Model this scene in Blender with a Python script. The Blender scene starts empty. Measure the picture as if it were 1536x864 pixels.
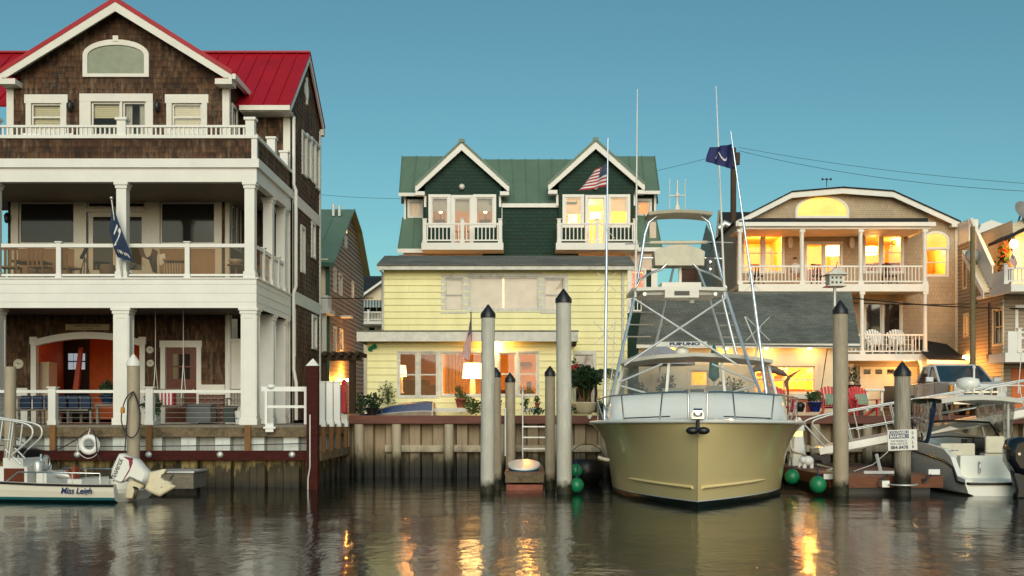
import bpy, math, random
from mathutils import Vector as V, Matrix
random.seed(7)
S = bpy.context.scene
COL = S.collection
F, CX, HY, H = 1650.0, 790.0, 618.0, 2.04      # focal length in photo pixels, principal point, eye height above the water
def X(px, d): return (px - CX) * d / F
def Z(py, d): return H + (HY - py) * d / F
def P(px, py, d): return V((X(px, d), d, Z(py, d)))
UP = V((0, 0, 1))
def FRONT(y): return (V((0, y, 0)), V((1, 0, 0)), V((0, -1, 0)))
def RIGHT(x): return (V((x, 0, 0)), V((0, 1, 0)), V((1, 0, 0)))
def LEFT(x): return (V((x, 0, 0)), V((0, 1, 0)), V((-1, 0, 0)))
def T(fr, u, z, n=0.0):
    return fr[0] + fr[1] * u + UP * z + fr[2] * n

class MB:
    def __init__(s): s.v = []; s.f = []; s.mi = []; s.sm = []; s.m = 0; s.smooth = False; s.M = None
    def face(s, pts):
        i = len(s.v)
        for p in pts:
            p = V(p)
            s.v.append(s.M @ p if s.M else p)
        s.f.append(tuple(range(i, i + len(pts)))); s.mi.append(s.m); s.sm.append(s.smooth)
        return s
    def mesh(s, vs, fs):
        i = len(s.v)
        for p in vs:
            p = V(p); s.v.append(s.M @ p if s.M else p)
        for f in fs:
            s.f.append(tuple(i + k for k in f)); s.mi.append(s.m); s.sm.append(s.smooth)
        return s
    def hexa(s, a):   # 8 corners: bottom loop then top loop
        return s.mesh(a, [(3, 2, 1, 0), (4, 5, 6, 7), (0, 1, 5, 4), (1, 2, 6, 5), (2, 3, 7, 6), (3, 0, 4, 7)])
    def box(s, x0, x1, y0, y1, z0, z1):
        return s.hexa([(x0, y0, z0), (x1, y0, z0), (x1, y1, z0), (x0, y1, z0), (x0, y0, z1), (x1, y0, z1), (x1, y1, z1), (x0, y1, z1)])
    def pb(s, a, b, top, bot, d, t=.1):
        return s.box(X(a, d), X(b, d), d, d + t, Z(bot, d), Z(top, d))
    def fb(s, fr, u0, u1, z0, z1, n0, n1):
        c = [(u0, n1), (u1, n1), (u1, n0), (u0, n0)]
        return s.hexa([T(fr, u, z0, n) for u, n in c] + [T(fr, u, z1, n) for u, n in c])
    def prism(s, pts, vec):
        n = len(pts); vec = V(vec); a = [V(p) for p in pts]; b = [p + vec for p in a]
        return s.mesh(a + b, [tuple(range(n - 1, -1, -1)), tuple(range(n, 2 * n))] + [(i, (i + 1) % n, n + (i + 1) % n, n + i) for i in range(n)])
    def bar(s, p, q, w, h=None, up=UP):
        h = h or w; p = V(p); q = V(q); d = (q - p).normalized()
        if abs(d.dot(up)) > .99: up = V((0, 1, 0))
        x = d.cross(up).normalized() * w / 2; y = x.cross(d).normalized() * h / 2
        return s.hexa([p - x - y, p + x - y, p + x + y, p - x + y, q - x - y, q + x - y, q + x + y, q - x + y])
    def tube(s, pts, r, n=8, closed=False, caps=True):
        pts = [V(p) for p in pts]; k = len(pts)
        rs = r if isinstance(r, (list, tuple)) else [r] * k
        ds = []
        for i in range(k):
            a = pts[i - 1] if (i > 0 or closed) else pts[i]; b = pts[(i + 1) % k] if (i < k - 1 or closed) else pts[i]
            ds.append((b - a).normalized())
        nrm = ds[0].cross(UP)
        if nrm.length < .05: nrm = ds[0].cross(V((0, 1, 0)))
        nrm.normalize(); vs = []
        for i in range(k):
            nrm = (nrm - ds[i] * nrm.dot(ds[i])).normalized(); bn = ds[i].cross(nrm)
            for j in range(n):
                a = 2 * math.pi * j / n
                vs.append(pts[i] + (nrm * math.cos(a) + bn * math.sin(a)) * rs[i])
        fs = []
        for i in range(k if closed else k - 1):
            for j in range(n):
                i2 = (i + 1) % k
                fs.append((i * n + j, i * n + (j + 1) % n, i2 * n + (j + 1) % n, i2 * n + j))
        old = s.smooth; s.smooth = True; s.mesh(vs, fs)
        s.smooth = False
        if caps and not closed:
            s.face([vs[j] for j in range(n)][::-1]); s.face([vs[(k - 1) * n + j] for j in range(n)])
        s.smooth = old
        return s
    def lathe(s, prof, c, n=16, axis=None, smooth=True, caps=True):
        c = V(c); axis = V(axis or UP).normalized()
        x = axis.cross(V((0, 1, 0))); x = x.normalized() if x.length > .1 else V((1, 0, 0)); y = axis.cross(x)
        vs = [c + axis * z + (x * math.cos(2 * math.pi * j / n) + y * math.sin(2 * math.pi * j / n)) * r for r, z in prof for j in range(n)]
        fs = [(i * n + j, i * n + (j + 1) % n, (i + 1) * n + (j + 1) % n, (i + 1) * n + j) for i in range(len(prof) - 1) for j in range(n)]
        old = s.smooth; s.smooth = smooth; s.mesh(vs, fs); s.smooth = False
        if caps:
            s.face(vs[:n][::-1]); s.face(vs[-n:])
        s.smooth = old
        return s
    def ball(s, c, r, n=12, sc=(1, 1, 1)):
        m = n // 2; c = V(c); vs = []; fs = []
        for i in range(m + 1):
            a = math.pi * i / m
            for j in range(n):
                b = 2 * math.pi * j / n
                vs.append(c + V((r * sc[0] * math.sin(a) * math.cos(b), r * sc[1] * math.sin(a) * math.sin(b), r * sc[2] * math.cos(a))))
        for i in range(m):
            for j in range(n):
                fs.append((i * n + j, (i + 1) * n + j, (i + 1) * n + (j + 1) % n, i * n + (j + 1) % n))
        old = s.smooth; s.smooth = True; s.mesh(vs, fs); s.smooth = old
        return s
    def grid(s, fn, nu, nv, matfn=None, smooth=True):
        vs = [fn(i / nu, j / nv) for j in range(nv + 1) for i in range(nu + 1)]
        base = len(s.v); s.mesh(vs, [])
        for j in range(nv):
            for i in range(nu):
                a = base + j * (nu + 1) + i
                s.f.append((a, a + 1, a + nu + 2, a + nu + 1)); s.mi.append(matfn((i + .5) / nu, (j + .5) / nv) if matfn else s.m); s.sm.append(smooth)
        return s
    def disc(s, fr, u, z, r, n0, n1, n=24):
        a = [T(fr, u + r * math.cos(2 * math.pi * i / n), z + r * math.sin(2 * math.pi * i / n), n0) for i in range(n)]
        return s.prism(a, fr[2] * (n1 - n0))
    def wall(s, fr, poly, holes=(), lap=None, ld=.012, reveal=.14):
        us = [p[0] for p in poly]; zs = [p[1] for p in poly]; z0, z1 = min(zs), max(zs)
        def span(z):
            o = []
            for i in range(len(poly)):
                (ua, za), (ub, zb) = poly[i], poly[(i + 1) % len(poly)]
                if abs(zb - za) > 1e-6 and min(za, zb) - 1e-6 <= z <= max(za, zb) + 1e-6:
                    o.append(ua + (ub - ua) * (z - za) / (zb - za))
            return (min(o), max(o)) if o else (0, 0)
        cuts = set(round(z, 4) for z in zs)
        for h in holes:
            for z in h[2:4]:
                if z0 < z < z1: cuts.add(round(z, 4))
        if lap:
            k = math.ceil(z0 / lap)
            while k * lap < z1:
                if k * lap > z0: cuts.add(round(k * lap, 4))
                k += 1
        cs = sorted(cuts); cs = [c for i, c in enumerate(cs) if i == 0 or c - cs[i - 1] > 2e-3 or c == cs[-1]]
        for a, b in zip(cs, cs[1:]):
            m = (a + b) / 2; e = min(1e-4, (b - a) / 4)
            la, ra = span(a + e); lb, rb = span(b - e)
            seg = [(la, ra, lb, rb)]
            cut = sorted((h[0], h[1]) for h in holes if h[2] < m < h[3])
            for h0, h1 in cut:
                q = []
                for (l0, r0, l1, r1) in seg:
                    if h1 <= min(l0, l1) or h0 >= max(r0, r1): q.append((l0, r0, l1, r1)); continue
                    if h0 > min(l0, l1): q.append((min(l0, h0), h0, min(l1, h0), h0))
                    if h1 < max(r0, r1): q.append((h1, max(r0, h1), h1, max(r1, h1)))
                seg = q
            if lap:
                c0 = math.floor(m / lap + 1e-9) * lap
                oa, ob = ld * (1 - (a - c0) / lap), ld * (1 - (b - c0) / lap)
            else: oa = ob = 0
            for l0, r0, l1, r1 in seg:
                s.face([T(fr, l0, a, oa), T(fr, r0, a, oa), T(fr, r1, b, ob), T(fr, l1, b, ob)])
                if lap and oa > ld * .98: s.face([T(fr, l0, a, 0), T(fr, r0, a, 0), T(fr, r0, a, oa), T(fr, l0, a, oa)])
        for h in holes:
            u0, u1, a, b = h[:4]; n = -reveal
            for q in (((u0, a), (u1, a)), ((u1, a), (u1, b)), ((u1, b), (u0, b)), ((u0, b), (u0, a))):
                s.face([T(fr, *q[0], 0), T(fr, *q[1], 0), T(fr, *q[1], n), T(fr, *q[0], n)])
        return s

BASE = {}
def tag(o, label=None, cat=None, group=None, kind=None):
    if label: o['label'] = label
    if cat: o['category'] = cat
    if group: o['group'] = group
    if kind: o['kind'] = kind
    return o
def thing(name, label, cat, loc=(0, 0, 0), group=None):
    o = bpy.data.objects.new(name, None); COL.objects.link(o); o.empty_display_size = .2
    o.location = V(loc); BASE[o.name] = V(loc)
    return tag(o, label, cat, group)
def part(name, mb, mats, parent=None, label=None, base=None, bevel=0):
    me = bpy.data.meshes.new(name)
    if parent: b = BASE[parent.name]
    elif base is not None: b = V(base)
    else:
        xs = [p.x for p in mb.v]; ys = [p.y for p in mb.v]
        b = V(((min(xs) + max(xs)) / 2, (min(ys) + max(ys)) / 2, min(p.z for p in mb.v)))
    me.from_pydata([p - b for p in mb.v], [], mb.f)
    me.polygons.foreach_set('material_index', mb.mi); me.polygons.foreach_set('use_smooth', mb.sm)
    for m in (mats if isinstance(mats, (list, tuple)) else [mats]): me.materials.append(m)
    me.update()
    o = bpy.data.objects.new(name, me); COL.objects.link(o); BASE[o.name] = b
    if parent: o.parent = parent
    else: o.location = b
    if label: o['label'] = label
    if bevel:
        bv = o.modifiers.new('bevel', 'BEVEL'); bv.width = bevel; bv.segments = 2; bv.limit_method = 'ANGLE'
    return o
def solo(name, mb, mats, label, cat, group=None, **k):
    return tag(part(name, mb, mats, None, **k), label, cat, group)
def setting(name, mb, mats, **k):
    o = part(name, mb, mats, base=(0, 0, 0), **k); o['kind'] = 'structure'; return o
def kids(o): return [c for c in bpy.data.objects if c.parent == o]
def copy_tree(o, parent=None, loc=None, rz=None, scale=None):
    c = o.copy(); COL.objects.link(c); c.parent = parent
    for ch in kids(o): copy_tree(ch, c)
    if loc is not None: c.location = V(loc)
    if rz is not None: c.rotation_euler = (0, 0, rz)
    if scale is not None: c.scale = scale if hasattr(scale, '__len__') else (scale,) * 3
    return c
def place(o, loc, rz=0, scale=1):
    o.location = V(loc); o.rotation_euler = (0, 0, rz); o.scale = scale if hasattr(scale, '__len__') else (scale,) * 3
    return o
def text(name, body, mat, parent, origin, right, up, size, extrude=.002, align='CENTER', shear=0, sx=1, bold=0):
    cu = bpy.data.curves.new(name, 'FONT'); cu.body = body; cu.size = size; cu.extrude = extrude; cu.align_x = align; cu.align_y = 'CENTER'; cu.shear = shear; cu.offset = bold
    to = bpy.data.objects.new('tmp', cu); COL.objects.link(to)
    dg = bpy.context.evaluated_depsgraph_get(); me = bpy.data.meshes.new_from_object(to.evaluated_get(dg))
    bpy.data.objects.remove(to)
    r = V(right).normalized(); u = V(up).normalized(); n = r.cross(u); o3 = V(origin)
    mb = MB()
    mb.mesh([o3 + r * (q.co.x * sx) + u * q.co.y + n * q.co.z for q in me.vertices], [tuple(p.vertices) for p in me.polygons])
    return part(name, mb, mat, parent)
def arc(c, r, a0, a1, n, ax=V((1, 0, 0)), ay=UP, ry=None):
    ry = ry or r
    return [V(c) + ax * (r * math.cos(a0 + (a1 - a0) * i / n)) + ay * (ry * math.sin(a0 + (a1 - a0) * i / n)) for i in range(n + 1)]
def spline(pts, n=6):
    pts = [V(p) for p in pts]; o = []
    for i in range(len(pts) - 1):
        p0 = pts[max(i - 1, 0)]; p1 = pts[i]; p2 = pts[i + 1]; p3 = pts[min(i + 2, len(pts) - 1)]
        for k in range(n):
            t = k / n
            o.append(.5 * ((2 * p1) + (p2 - p0) * t + (2 * p0 - 5 * p1 + 4 * p2 - p3) * t * t + (3 * p1 - p0 - 3 * p2 + p3) * t ** 3))
    o.append(pts[-1]); return o
def sag(p, q, s, n=14):
    p, q = V(p), V(q)
    return [p.lerp(q, i / n) - UP * s * 4 * (i / n) * (1 - i / n) for i in range(n + 1)]
def lin(c):
    if isinstance(c, str):
        c = [int(c[i:i + 2], 16) / 255 for i in (0, 2, 4)]
        return tuple(x / 12.92 if x <= .04045 else ((x + .055) / 1.055) ** 2.4 for x in c)
    return c
class NT:
    def __init__(s, name):
        s.mat = bpy.data.materials.new(name); s.mat.use_nodes = True; s.t = s.mat.node_tree; s.b = s.t.nodes['Principled BSDF']; s.out = s.t.nodes['Material Output']
    def n(s, kind, **k):
        o = s.t.nodes.new(kind)
        for a, b in k.items():
            if a in o.inputs: o.inputs[a].default_value = b
            else: setattr(o, a, b)
        return o
    def l(s, a, b): s.t.links.new(a, b)
    def coords(s, scale=(1, 1, 1), kind='Object'):
        tc = s.n('ShaderNodeTexCoord'); mp = s.n('ShaderNodeMapping'); mp.inputs['Scale'].default_value = scale
        s.l(tc.outputs[kind], mp.inputs['Vector']); return mp.outputs[0]
    def noise(s, vec, scale, detail=5, rough=.6):
        n = s.n('ShaderNodeTexNoise'); n.inputs['Scale'].default_value = scale; n.inputs['Detail'].default_value = detail; n.inputs['Roughness'].default_value = rough
        s.l(vec, n.inputs['Vector']); return n.outputs['Fac']
    def ramp(s, fac, stops):
        r = s.n('ShaderNodeValToRGB'); e = r.color_ramp.elements
        while len(e) < len(stops): e.new(.5)
        for q, (p, c) in zip(e, stops):
            q.position = p; q.color = (c, c, c, 1) if isinstance(c, (int, float)) else (*c[:3], 1)
        s.l(fac, r.inputs[0]); return r.outputs[0]
    def mix(s, fac, a, b, blend='MIX'):
        m = s.n('ShaderNodeMix'); m.data_type = 'RGBA'; m.blend_type = blend
        for v, i in ((fac, 0), (a, 6), (b, 7)):
            if hasattr(v, 'default_value') or hasattr(v, 'links'): s.l(v, m.inputs[i])
            else: m.inputs[i].default_value = v if i == 0 else (*v[:3], 1)
        return m.outputs[2]
    def math(s, op, a, b=0.0, c=None):
        m = s.n('ShaderNodeMath'); m.operation = op
        for i, v in enumerate((a, b, c)):
            if v is None: continue
            if hasattr(v, 'links'): s.l(v, m.inputs[i])
            else: m.inputs[i].default_value = v
        return m.outputs[0]
    def bump(s, h, strength=.3, dist=.01):
        b = s.n('ShaderNodeBump'); b.inputs['Strength'].default_value = strength; b.inputs['Distance'].default_value = dist
        s.l(h, b.inputs['Height']); s.l(b.outputs[0], s.b.inputs['Normal'])
    def base(s, c):
        if hasattr(c, 'links'): s.l(c, s.b.inputs['Base Color'])
        else: s.b.inputs['Base Color'].default_value = (*c, 1)
    def worldz(s):
        g = s.n('ShaderNodeNewGeometry'); x = s.n('ShaderNodeSeparateXYZ'); s.l(g.outputs['Position'], x.inputs[0]); return x.outputs
def mat(name, col, rough=.6, metal=0, var=.12, scale=3, bump=0, bscale=40, spec=.5, stretch=(1, 1, 1), stain=0, coat=0):
    t = NT(name); col = lin(col); v = t.coords(stretch)
    f = t.noise(v, scale)
    c = t.mix(t.ramp(f, [(.3, 0), (.7, 1)]), tuple(x * (1 - var) for x in col), tuple(min(1, x * (1 + var)) for x in col))
    if stain:
        f2 = t.ramp(t.noise(v, scale * .45, 8, .7), [(.5, 0), (.75, stain)])
        c = t.mix(f2, c, tuple(x * .45 for x in col))
    t.base(c); t.b.inputs['Roughness'].default_value = rough; t.b.inputs['Metallic'].default_value = metal; t.b.inputs['Specular IOR Level'].default_value = spec
    if coat: t.b.inputs['Coat Weight'].default_value = coat
    if bump: t.bump(t.noise(v, bscale), bump)
    return t.mat
def emit(name, col, s, base=(.8, .8, .8)):
    t = NT(name); t.b.inputs['Emission Color'].default_value = (*lin(col), 1); t.b.inputs['Emission Strength'].default_value = s
    t.base(lin(base)); return t.mat
def glassy(name, tint=(.93, .93, .9), refl=.05, rough=.02, alpha=.0, milk=(.5, .5, .45)):
    t = NT(name); g = t.n('ShaderNodeBsdfGlossy'); g.inputs['Roughness'].default_value = rough
    tr = t.n('ShaderNodeBsdfTransparent'); tr.inputs[0].default_value = (*tint, 1)
    fr = t.n('ShaderNodeLayerWeight'); fr.inputs['Blend'].default_value = .35
    m = t.n('ShaderNodeMixShader'); fac = t.math('MULTIPLY_ADD', fr.outputs['Fresnel'], .6, refl)
    t.l(fac, m.inputs[0]); t.l(tr.outputs[0], m.inputs[1]); t.l(g.outputs[0], m.inputs[2]); o = m.outputs[0]
    if alpha:
        df = t.n('ShaderNodeBsdfDiffuse'); df.inputs[0].default_value = (*milk, 1); m2 = t.n('ShaderNodeMixShader')
        nz = t.noise(t.coords((1, 1, 1)), 4, 4); t.l(t.math('MULTIPLY', nz, alpha * 2), m2.inputs[0])
        t.l(o, m2.inputs[1]); t.l(df.outputs[0], m2.inputs[2]); o = m2.outputs[0]
    t.l(o, t.out.inputs[0]); return t.mat
def brick(name, c1, c2, mortar, w, h, rough=.8, msize=.01, var=.5, bump=.4, bias=0, gap=None, axis='h', big=.25, weather=None):
    t = NT(name); tc = t.n('ShaderNodeTexCoord'); sp = t.n('ShaderNodeSeparateXYZ'); t.l(tc.outputs['Object'], sp.inputs[0])
    cb = t.n('ShaderNodeCombineXYZ')
    if axis == 'h': t.l(t.math('ADD', sp.outputs[0], sp.outputs[1]), cb.inputs[0]); t.l(sp.outputs[2], cb.inputs[1])
    else: t.l(sp.outputs[0], cb.inputs[0]); t.l(t.math('ADD', sp.outputs[1], sp.outputs[2]), cb.inputs[1])
    b = t.n('ShaderNodeTexBrick'); b.offset = .5 if not weather else .37; b.offset_frequency = 2 if not weather else 3; b.squash = 1 if not weather else .7; b.squash_frequency = 2
    for k, x in (('Scale', 1), ('Mortar Size', msize), ('Mortar Smooth', .1), ('Bias', bias), ('Brick Width', w), ('Row Height', h)): b.inputs[k].default_value = x
    for k, x in (('Color1', c1), ('Color2', c2), ('Mortar', mortar)): b.inputs[k].default_value = (*lin(x), 1)
    nzv = t.n('ShaderNodeVectorMath'); nzv.operation = 'MULTIPLY_ADD'
    t.l(cb.outputs[0], b.inputs['Vector'])
    v = t.coords(); f = t.noise(v, 7, 6, .7); f2 = t.noise(v, .7, 4)
    c = t.mix(var, b.outputs['Color'], t.ramp(f, [(.3, .35), (.7, 1.0)]), 'MULTIPLY')
    c = t.mix(big, c, t.ramp(f2, [(.35, .4), (.65, 1.3)]), 'MULTIPLY')
    if weather:
        wv = t.noise(t.coords((9, 9, 1.6)), 1.0, 6, .65); c = t.mix(t.ramp(t.math('ADD', wv, t.math('MULTIPLY_ADD', f2, .5, -.25)), [(.50, 0), (.72, .62)]), c, lin(weather))
    t.base(c); t.b.inputs['Roughness'].default_value = rough
    t.bump(t.math('ADD', t.math('MULTIPLY', b.outputs['Fac'], -1.0), t.math('MULTIPLY', f, .6)), bump, .012)
    return t.mat
def siding(name, col, lap, rough=.6, width=3.66, dark=.5, var=.07, joint=.012, z0=0.0):
    # lap boards: every board a touch different, the shadow gap below each course painted dark
    t = NT(name); col = lin(col); g = t.worldz(); cb = t.n('ShaderNodeCombineXYZ')
    t.l(t.math('ADD', g[0], g[1]), cb.inputs[0]); t.l(t.math('ADD', g[2], -z0 - joint * .3), cb.inputs[1])
    b = t.n('ShaderNodeTexBrick'); b.offset = .37; b.offset_frequency = 3
    for k, x in (('Scale', 1), ('Mortar Size', joint), ('Mortar Smooth', .3), ('Bias', 0), ('Brick Width', width), ('Row Height', lap)): b.inputs[k].default_value = x
    for k, f in (('Color1', 1 + var), ('Color2', 1 - var), ('Mortar', dark)): b.inputs[k].default_value = (*(min(1, x * f) for x in col), 1)
    t.l(cb.outputs[0], b.inputs['Vector'])
    c = t.mix(.35, b.outputs['Color'], t.ramp(t.noise(t.coords((1, 1, .35)), 1.6, 7, .65), [(.3, .72), (.62, 1.05)]), 'MULTIPLY')
    t.base(c); t.b.inputs['Roughness'].default_value = rough; return t.mat
def wood(name, c1, c2, rough=.7, scale=(1, 1, 12), bump=.3, moss=None):
    t = NT(name); v = t.coords(scale); f = t.noise(v, 3, 8, .65)
    c = t.mix(t.ramp(f, [(.25, 0), (.75, 1)]), lin(c1), lin(c2))
    if moss:
        c = t.mix(t.ramp(t.noise(t.coords(), 2.2, 8, .7), [(.48, 0), (.66, .85)]), c, lin(moss))
    t.base(c); t.b.inputs['Roughness'].default_value = rough; t.bump(f, bump, .008); return t.mat
def tidal(name, col, rough=.65, lo=.38, hi=.62, weed='0e0f09', weed2='2a2a14', var=.1, stretch=(1, 1, .15), moss=None, streak=0):
    # clean above the tide line, weed and slime below it
    t = NT(name); col = lin(col); v = t.coords(stretch); f = t.noise(v, 4, 6)
    c = t.mix(t.ramp(f, [(.3, 0), (.7, 1)]), tuple(x * (1 - var) for x in col), tuple(x * (1 + var) for x in col))
    z = t.worldz()[2]; n = t.noise(t.coords((1, 1, .5)), 5, 8, .7)
    if streak: c = t.mix(t.ramp(t.noise(t.coords((14, 14, .5)), 2.0, 7, .7), [(.48, 0), (.72, streak)]), c, tuple(x * .4 for x in col))
    zz = t.math('ADD', z, t.math('MULTIPLY_ADD', n, -.5, .25))
    if moss:
        mm = t.ramp(t.math('ADD', zz, t.math('MULTIPLY_ADD', t.noise(t.coords((1.5, 1.5, .4)), 3, 6), -1.2, .6)), [(moss[0], .9), (moss[1], 0)])
        c = t.mix(mm, c, lin(moss[2]))
    wc = t.mix(t.ramp(t.noise(t.coords(), 14, 6, .7), [(.4, 0), (.65, 1)]), lin(weed), lin(weed2))
    c = t.mix(t.ramp(zz, [(max(lo, 0), 1), (max(hi, .001), 0)]), c, wc) if hi > 0 else c
    t.base(c); t.b.inputs['Roughness'].default_value = rough
    if hi > 0: t.bump(n, .35, .02)
    else: t.b.inputs['Coat Weight'].default_value = .3
    return t.mat
m_white = mat('white_paint', (.80, .78, .73), .5, var=.04, scale=2, stain=.12)
m_trim = mat('cream_trim', (.76, .73, .66), .5, var=.05, scale=2, stain=.15)
m_pvc = mat('white_vinyl', (.84, .84, .82), .35, var=.03)
m_old = mat('weathered_white', (.66, .64, .58), .7, var=.1, scale=5, stain=.75)
m_dark = mat('black_plastic', (.012, .012, .014), .4)
m_steel = mat('stainless', (.62, .62, .62), .22, 1, var=.05)
m_alu = mat('anodised_tube', (.62, .70, .80), .3, .75, var=.05)
m_galv = mat('mill_aluminium', (.62, .63, .62), .42, .55, var=.08)
m_shing = brick('cedar_shingle', '6e4a2e', '3c281a', '2a190e', .125, .165, .85, .003, .6, .6, big=.5, weather='8d7d68')
m_shingfar = brick('green_shingle', '073c2d', '063224', '03170f', .3, .16, .75, .012, .3, .4)
m_bshing = brick('beige_shingle', 'c6b196', 'bea88c', 'a08c72', .16, .19, .8, .006, .2, .3)
m_asph = brick('asphalt_shingle', '84867d', '6d6f69', '4a4c49', .3, .14, .9, .008, .5, .4, axis='r', big=.5)
m_asphd = brick('dark_asphalt_shingle', '2c2b2b', '232223', '171717', .3, .14, .9, .008, .5, .4, axis='r')
m_brick = brick('red_brick', '6e2a1c', '521c14', '8a7f72', .2, .075, .85, .01, .4, .4)
m_red = mat('red_metal_roof', (.38, .010, .02), .42, .0, var=.14, scale=1.2, spec=.3, stain=.12)
m_greenroof = mat('green_metal_roof', (.125, .195, .14), .5, .0, var=.1, scale=1.0)
m_gtrim = mat('green_trim', (.02, .09, .06), .5)
m_yellow = siding('yellow_siding', (.84, .775, .39), .235, .5, var=.035, dark=.87)
m_cream = mat('cream_siding', (.72, .60, .42), .6, var=.06)
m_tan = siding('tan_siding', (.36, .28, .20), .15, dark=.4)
m_brown = siding('brown_siding', (.40, .29, .19), .2, dark=.4)
m_pink = mat('pale_stucco', (.68, .55, .45), .7, var=.05)
m_room = mat('warm_room_wall', (.72, .43, .14), .8, var=.1, scale=2)
m_roomor = mat('orange_room_wall', (.62, .16, .045), .7, var=.15, scale=2)
m_furn = wood('brown_furniture', '5a3016', '2c160a')
m_teak = wood('varnished_teak', '74310f', '431907', .4)
m_mahog = mat('dark_red_timber', (.055, .012, .010), .8, var=.3, spec=.15, scale=4, stretch=(1, 1, 6))
m_deckw = wood('weathered_deck', '8c7a5e', '4b3d2b', .8, (8, 1, 8), moss='2a2414')
m_postw = wood('tan_post', '8a6238', '6a4622', .75, (8, 8, 1))
m_greywood = wood('grey_teak', '8f8577', '645a4e', .8, (2, 2, 8))
m_capw = mat('red_stained_cap', (.14, .043, .026), .6, var=.25, scale=3, stretch=(.4, 3, 3), stain=.2)
m_trex = mat('red_decking', (.16, .075, .05), .65, var=.15, scale=4)
m_dockw = wood('dock_fascia', '7d4420', '4e2812', .6, (1, 8, 8))
m_pole = wood('pole_wood', '5c4a3a', '382a20', .9, (10, 10, 1))
m_vpost = tidal('tan_post_sleeve', (.46, .39, .28), lo=.25, hi=.7, weed='060604', weed2='15130a', moss=(.5, 1.0, '3a3520'))
m_vsheet = tidal('vinyl_sheet_pile', (.33, .25, .16), lo=.25, hi=.7, weed='060604', weed2='15130a', moss=(.5, 1.0, '3a3520'))
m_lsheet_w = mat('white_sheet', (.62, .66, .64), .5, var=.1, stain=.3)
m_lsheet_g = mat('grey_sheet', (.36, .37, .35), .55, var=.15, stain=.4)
m_lsheet_low = tidal('mossy_sheet', (.40, .30, .12), lo=.02, hi=.26, weed='070704', weed2='2e2712', moss=(.52, .72, '0c0a05'), stretch=(2, 2, .4), var=.4)
m_pile = tidal('sleeved_piling', (.54, .52, .46), lo=.18, hi=.38, var=.12, stretch=(1.2, 1.2, .5), weed2='3a3a22', streak=.35)
m_piletan = tidal('tan_piling', (.40, .33, .24), lo=.24, hi=.46, var=.14, stretch=(1.2, 1.2, .5), weed2='3a3a22', streak=.4)
m_pilewood = tidal('weathered_piling', (.34, .30, .24), lo=.46, hi=.78, var=.45, stretch=(9, 9, .35), streak=.6)
m_glass = glassy('clear_glass', refl=.02)
m_railglass = glassy('tinted_rail_glass', (.70, .54, .38), .035, .02, .0, (.36, .22, .10))
m_vinylglass = glassy('clear_vinyl', (.80, .82, .82), .08, .06, .16)
m_win = mat('dark_window', (.016, .016, .018), .06, 0, var=.05, spec=.9)
m_blind = mat('cream_blind', (.72, .66, .46), .7, var=.05)
m_curtain = mat('pale_curtain', (.62, .60, .55), .8, var=.15, scale=6, stretch=(6, 6, .2))
m_navy = mat('navy_cloth', (.012, .03, .075), .8, var=.15)
m_navyp = mat('navy_paint', (.012, .035, .11), .4)
m_terra = mat('terracotta', (.30, .085, .05), .7)
m_gel = mat('white_gelcoat', (.80, .80, .76), .18, var=.03, coat=.3)
m_hull = mat('tan_gelcoat', (.88, .71, .36), .22, var=.025, coat=.3, scale=1.0, stain=.05)
m_canvas = mat('beige_canvas', (.66, .61, .49), .85, var=.1, scale=4)
m_green = mat('green_buoy', (.01, .20, .085), .35)
m_redp = mat('red_chair_paint', (.55, .035, .05), .45)
m_leaf = mat('leaf_green', (.045, .085, .022), .55, var=.5, scale=9)
m_leafd = mat('dark_leaf', (.02, .045, .016), .55, var=.5, scale=9)
m_flower = mat('pink_flower', (.55, .02, .10), .6)
m_flowerr = mat('red_flower', (.6, .03, .02), .6)
m_rope = mat('dark_rope', (.03, .028, .028), .8)
m_wire = mat('black_wire', (.01, .01, .01), .7)
m_usred = mat('flag_red', (.42, .02, .035), .8); m_uswhite = mat('flag_white', (.74, .72, .70), .8); m_usblue = mat('flag_blue', (.012, .02, .09), .8)
m_lamp = emit('lamp_shade_glow', (1, .62, .22), 9)
m_bulb = emit('bulb_glow', (1, .55, .16), 60)
m_globe = emit('ceiling_globe_glow', (1, .58, .18), 34)
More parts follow.
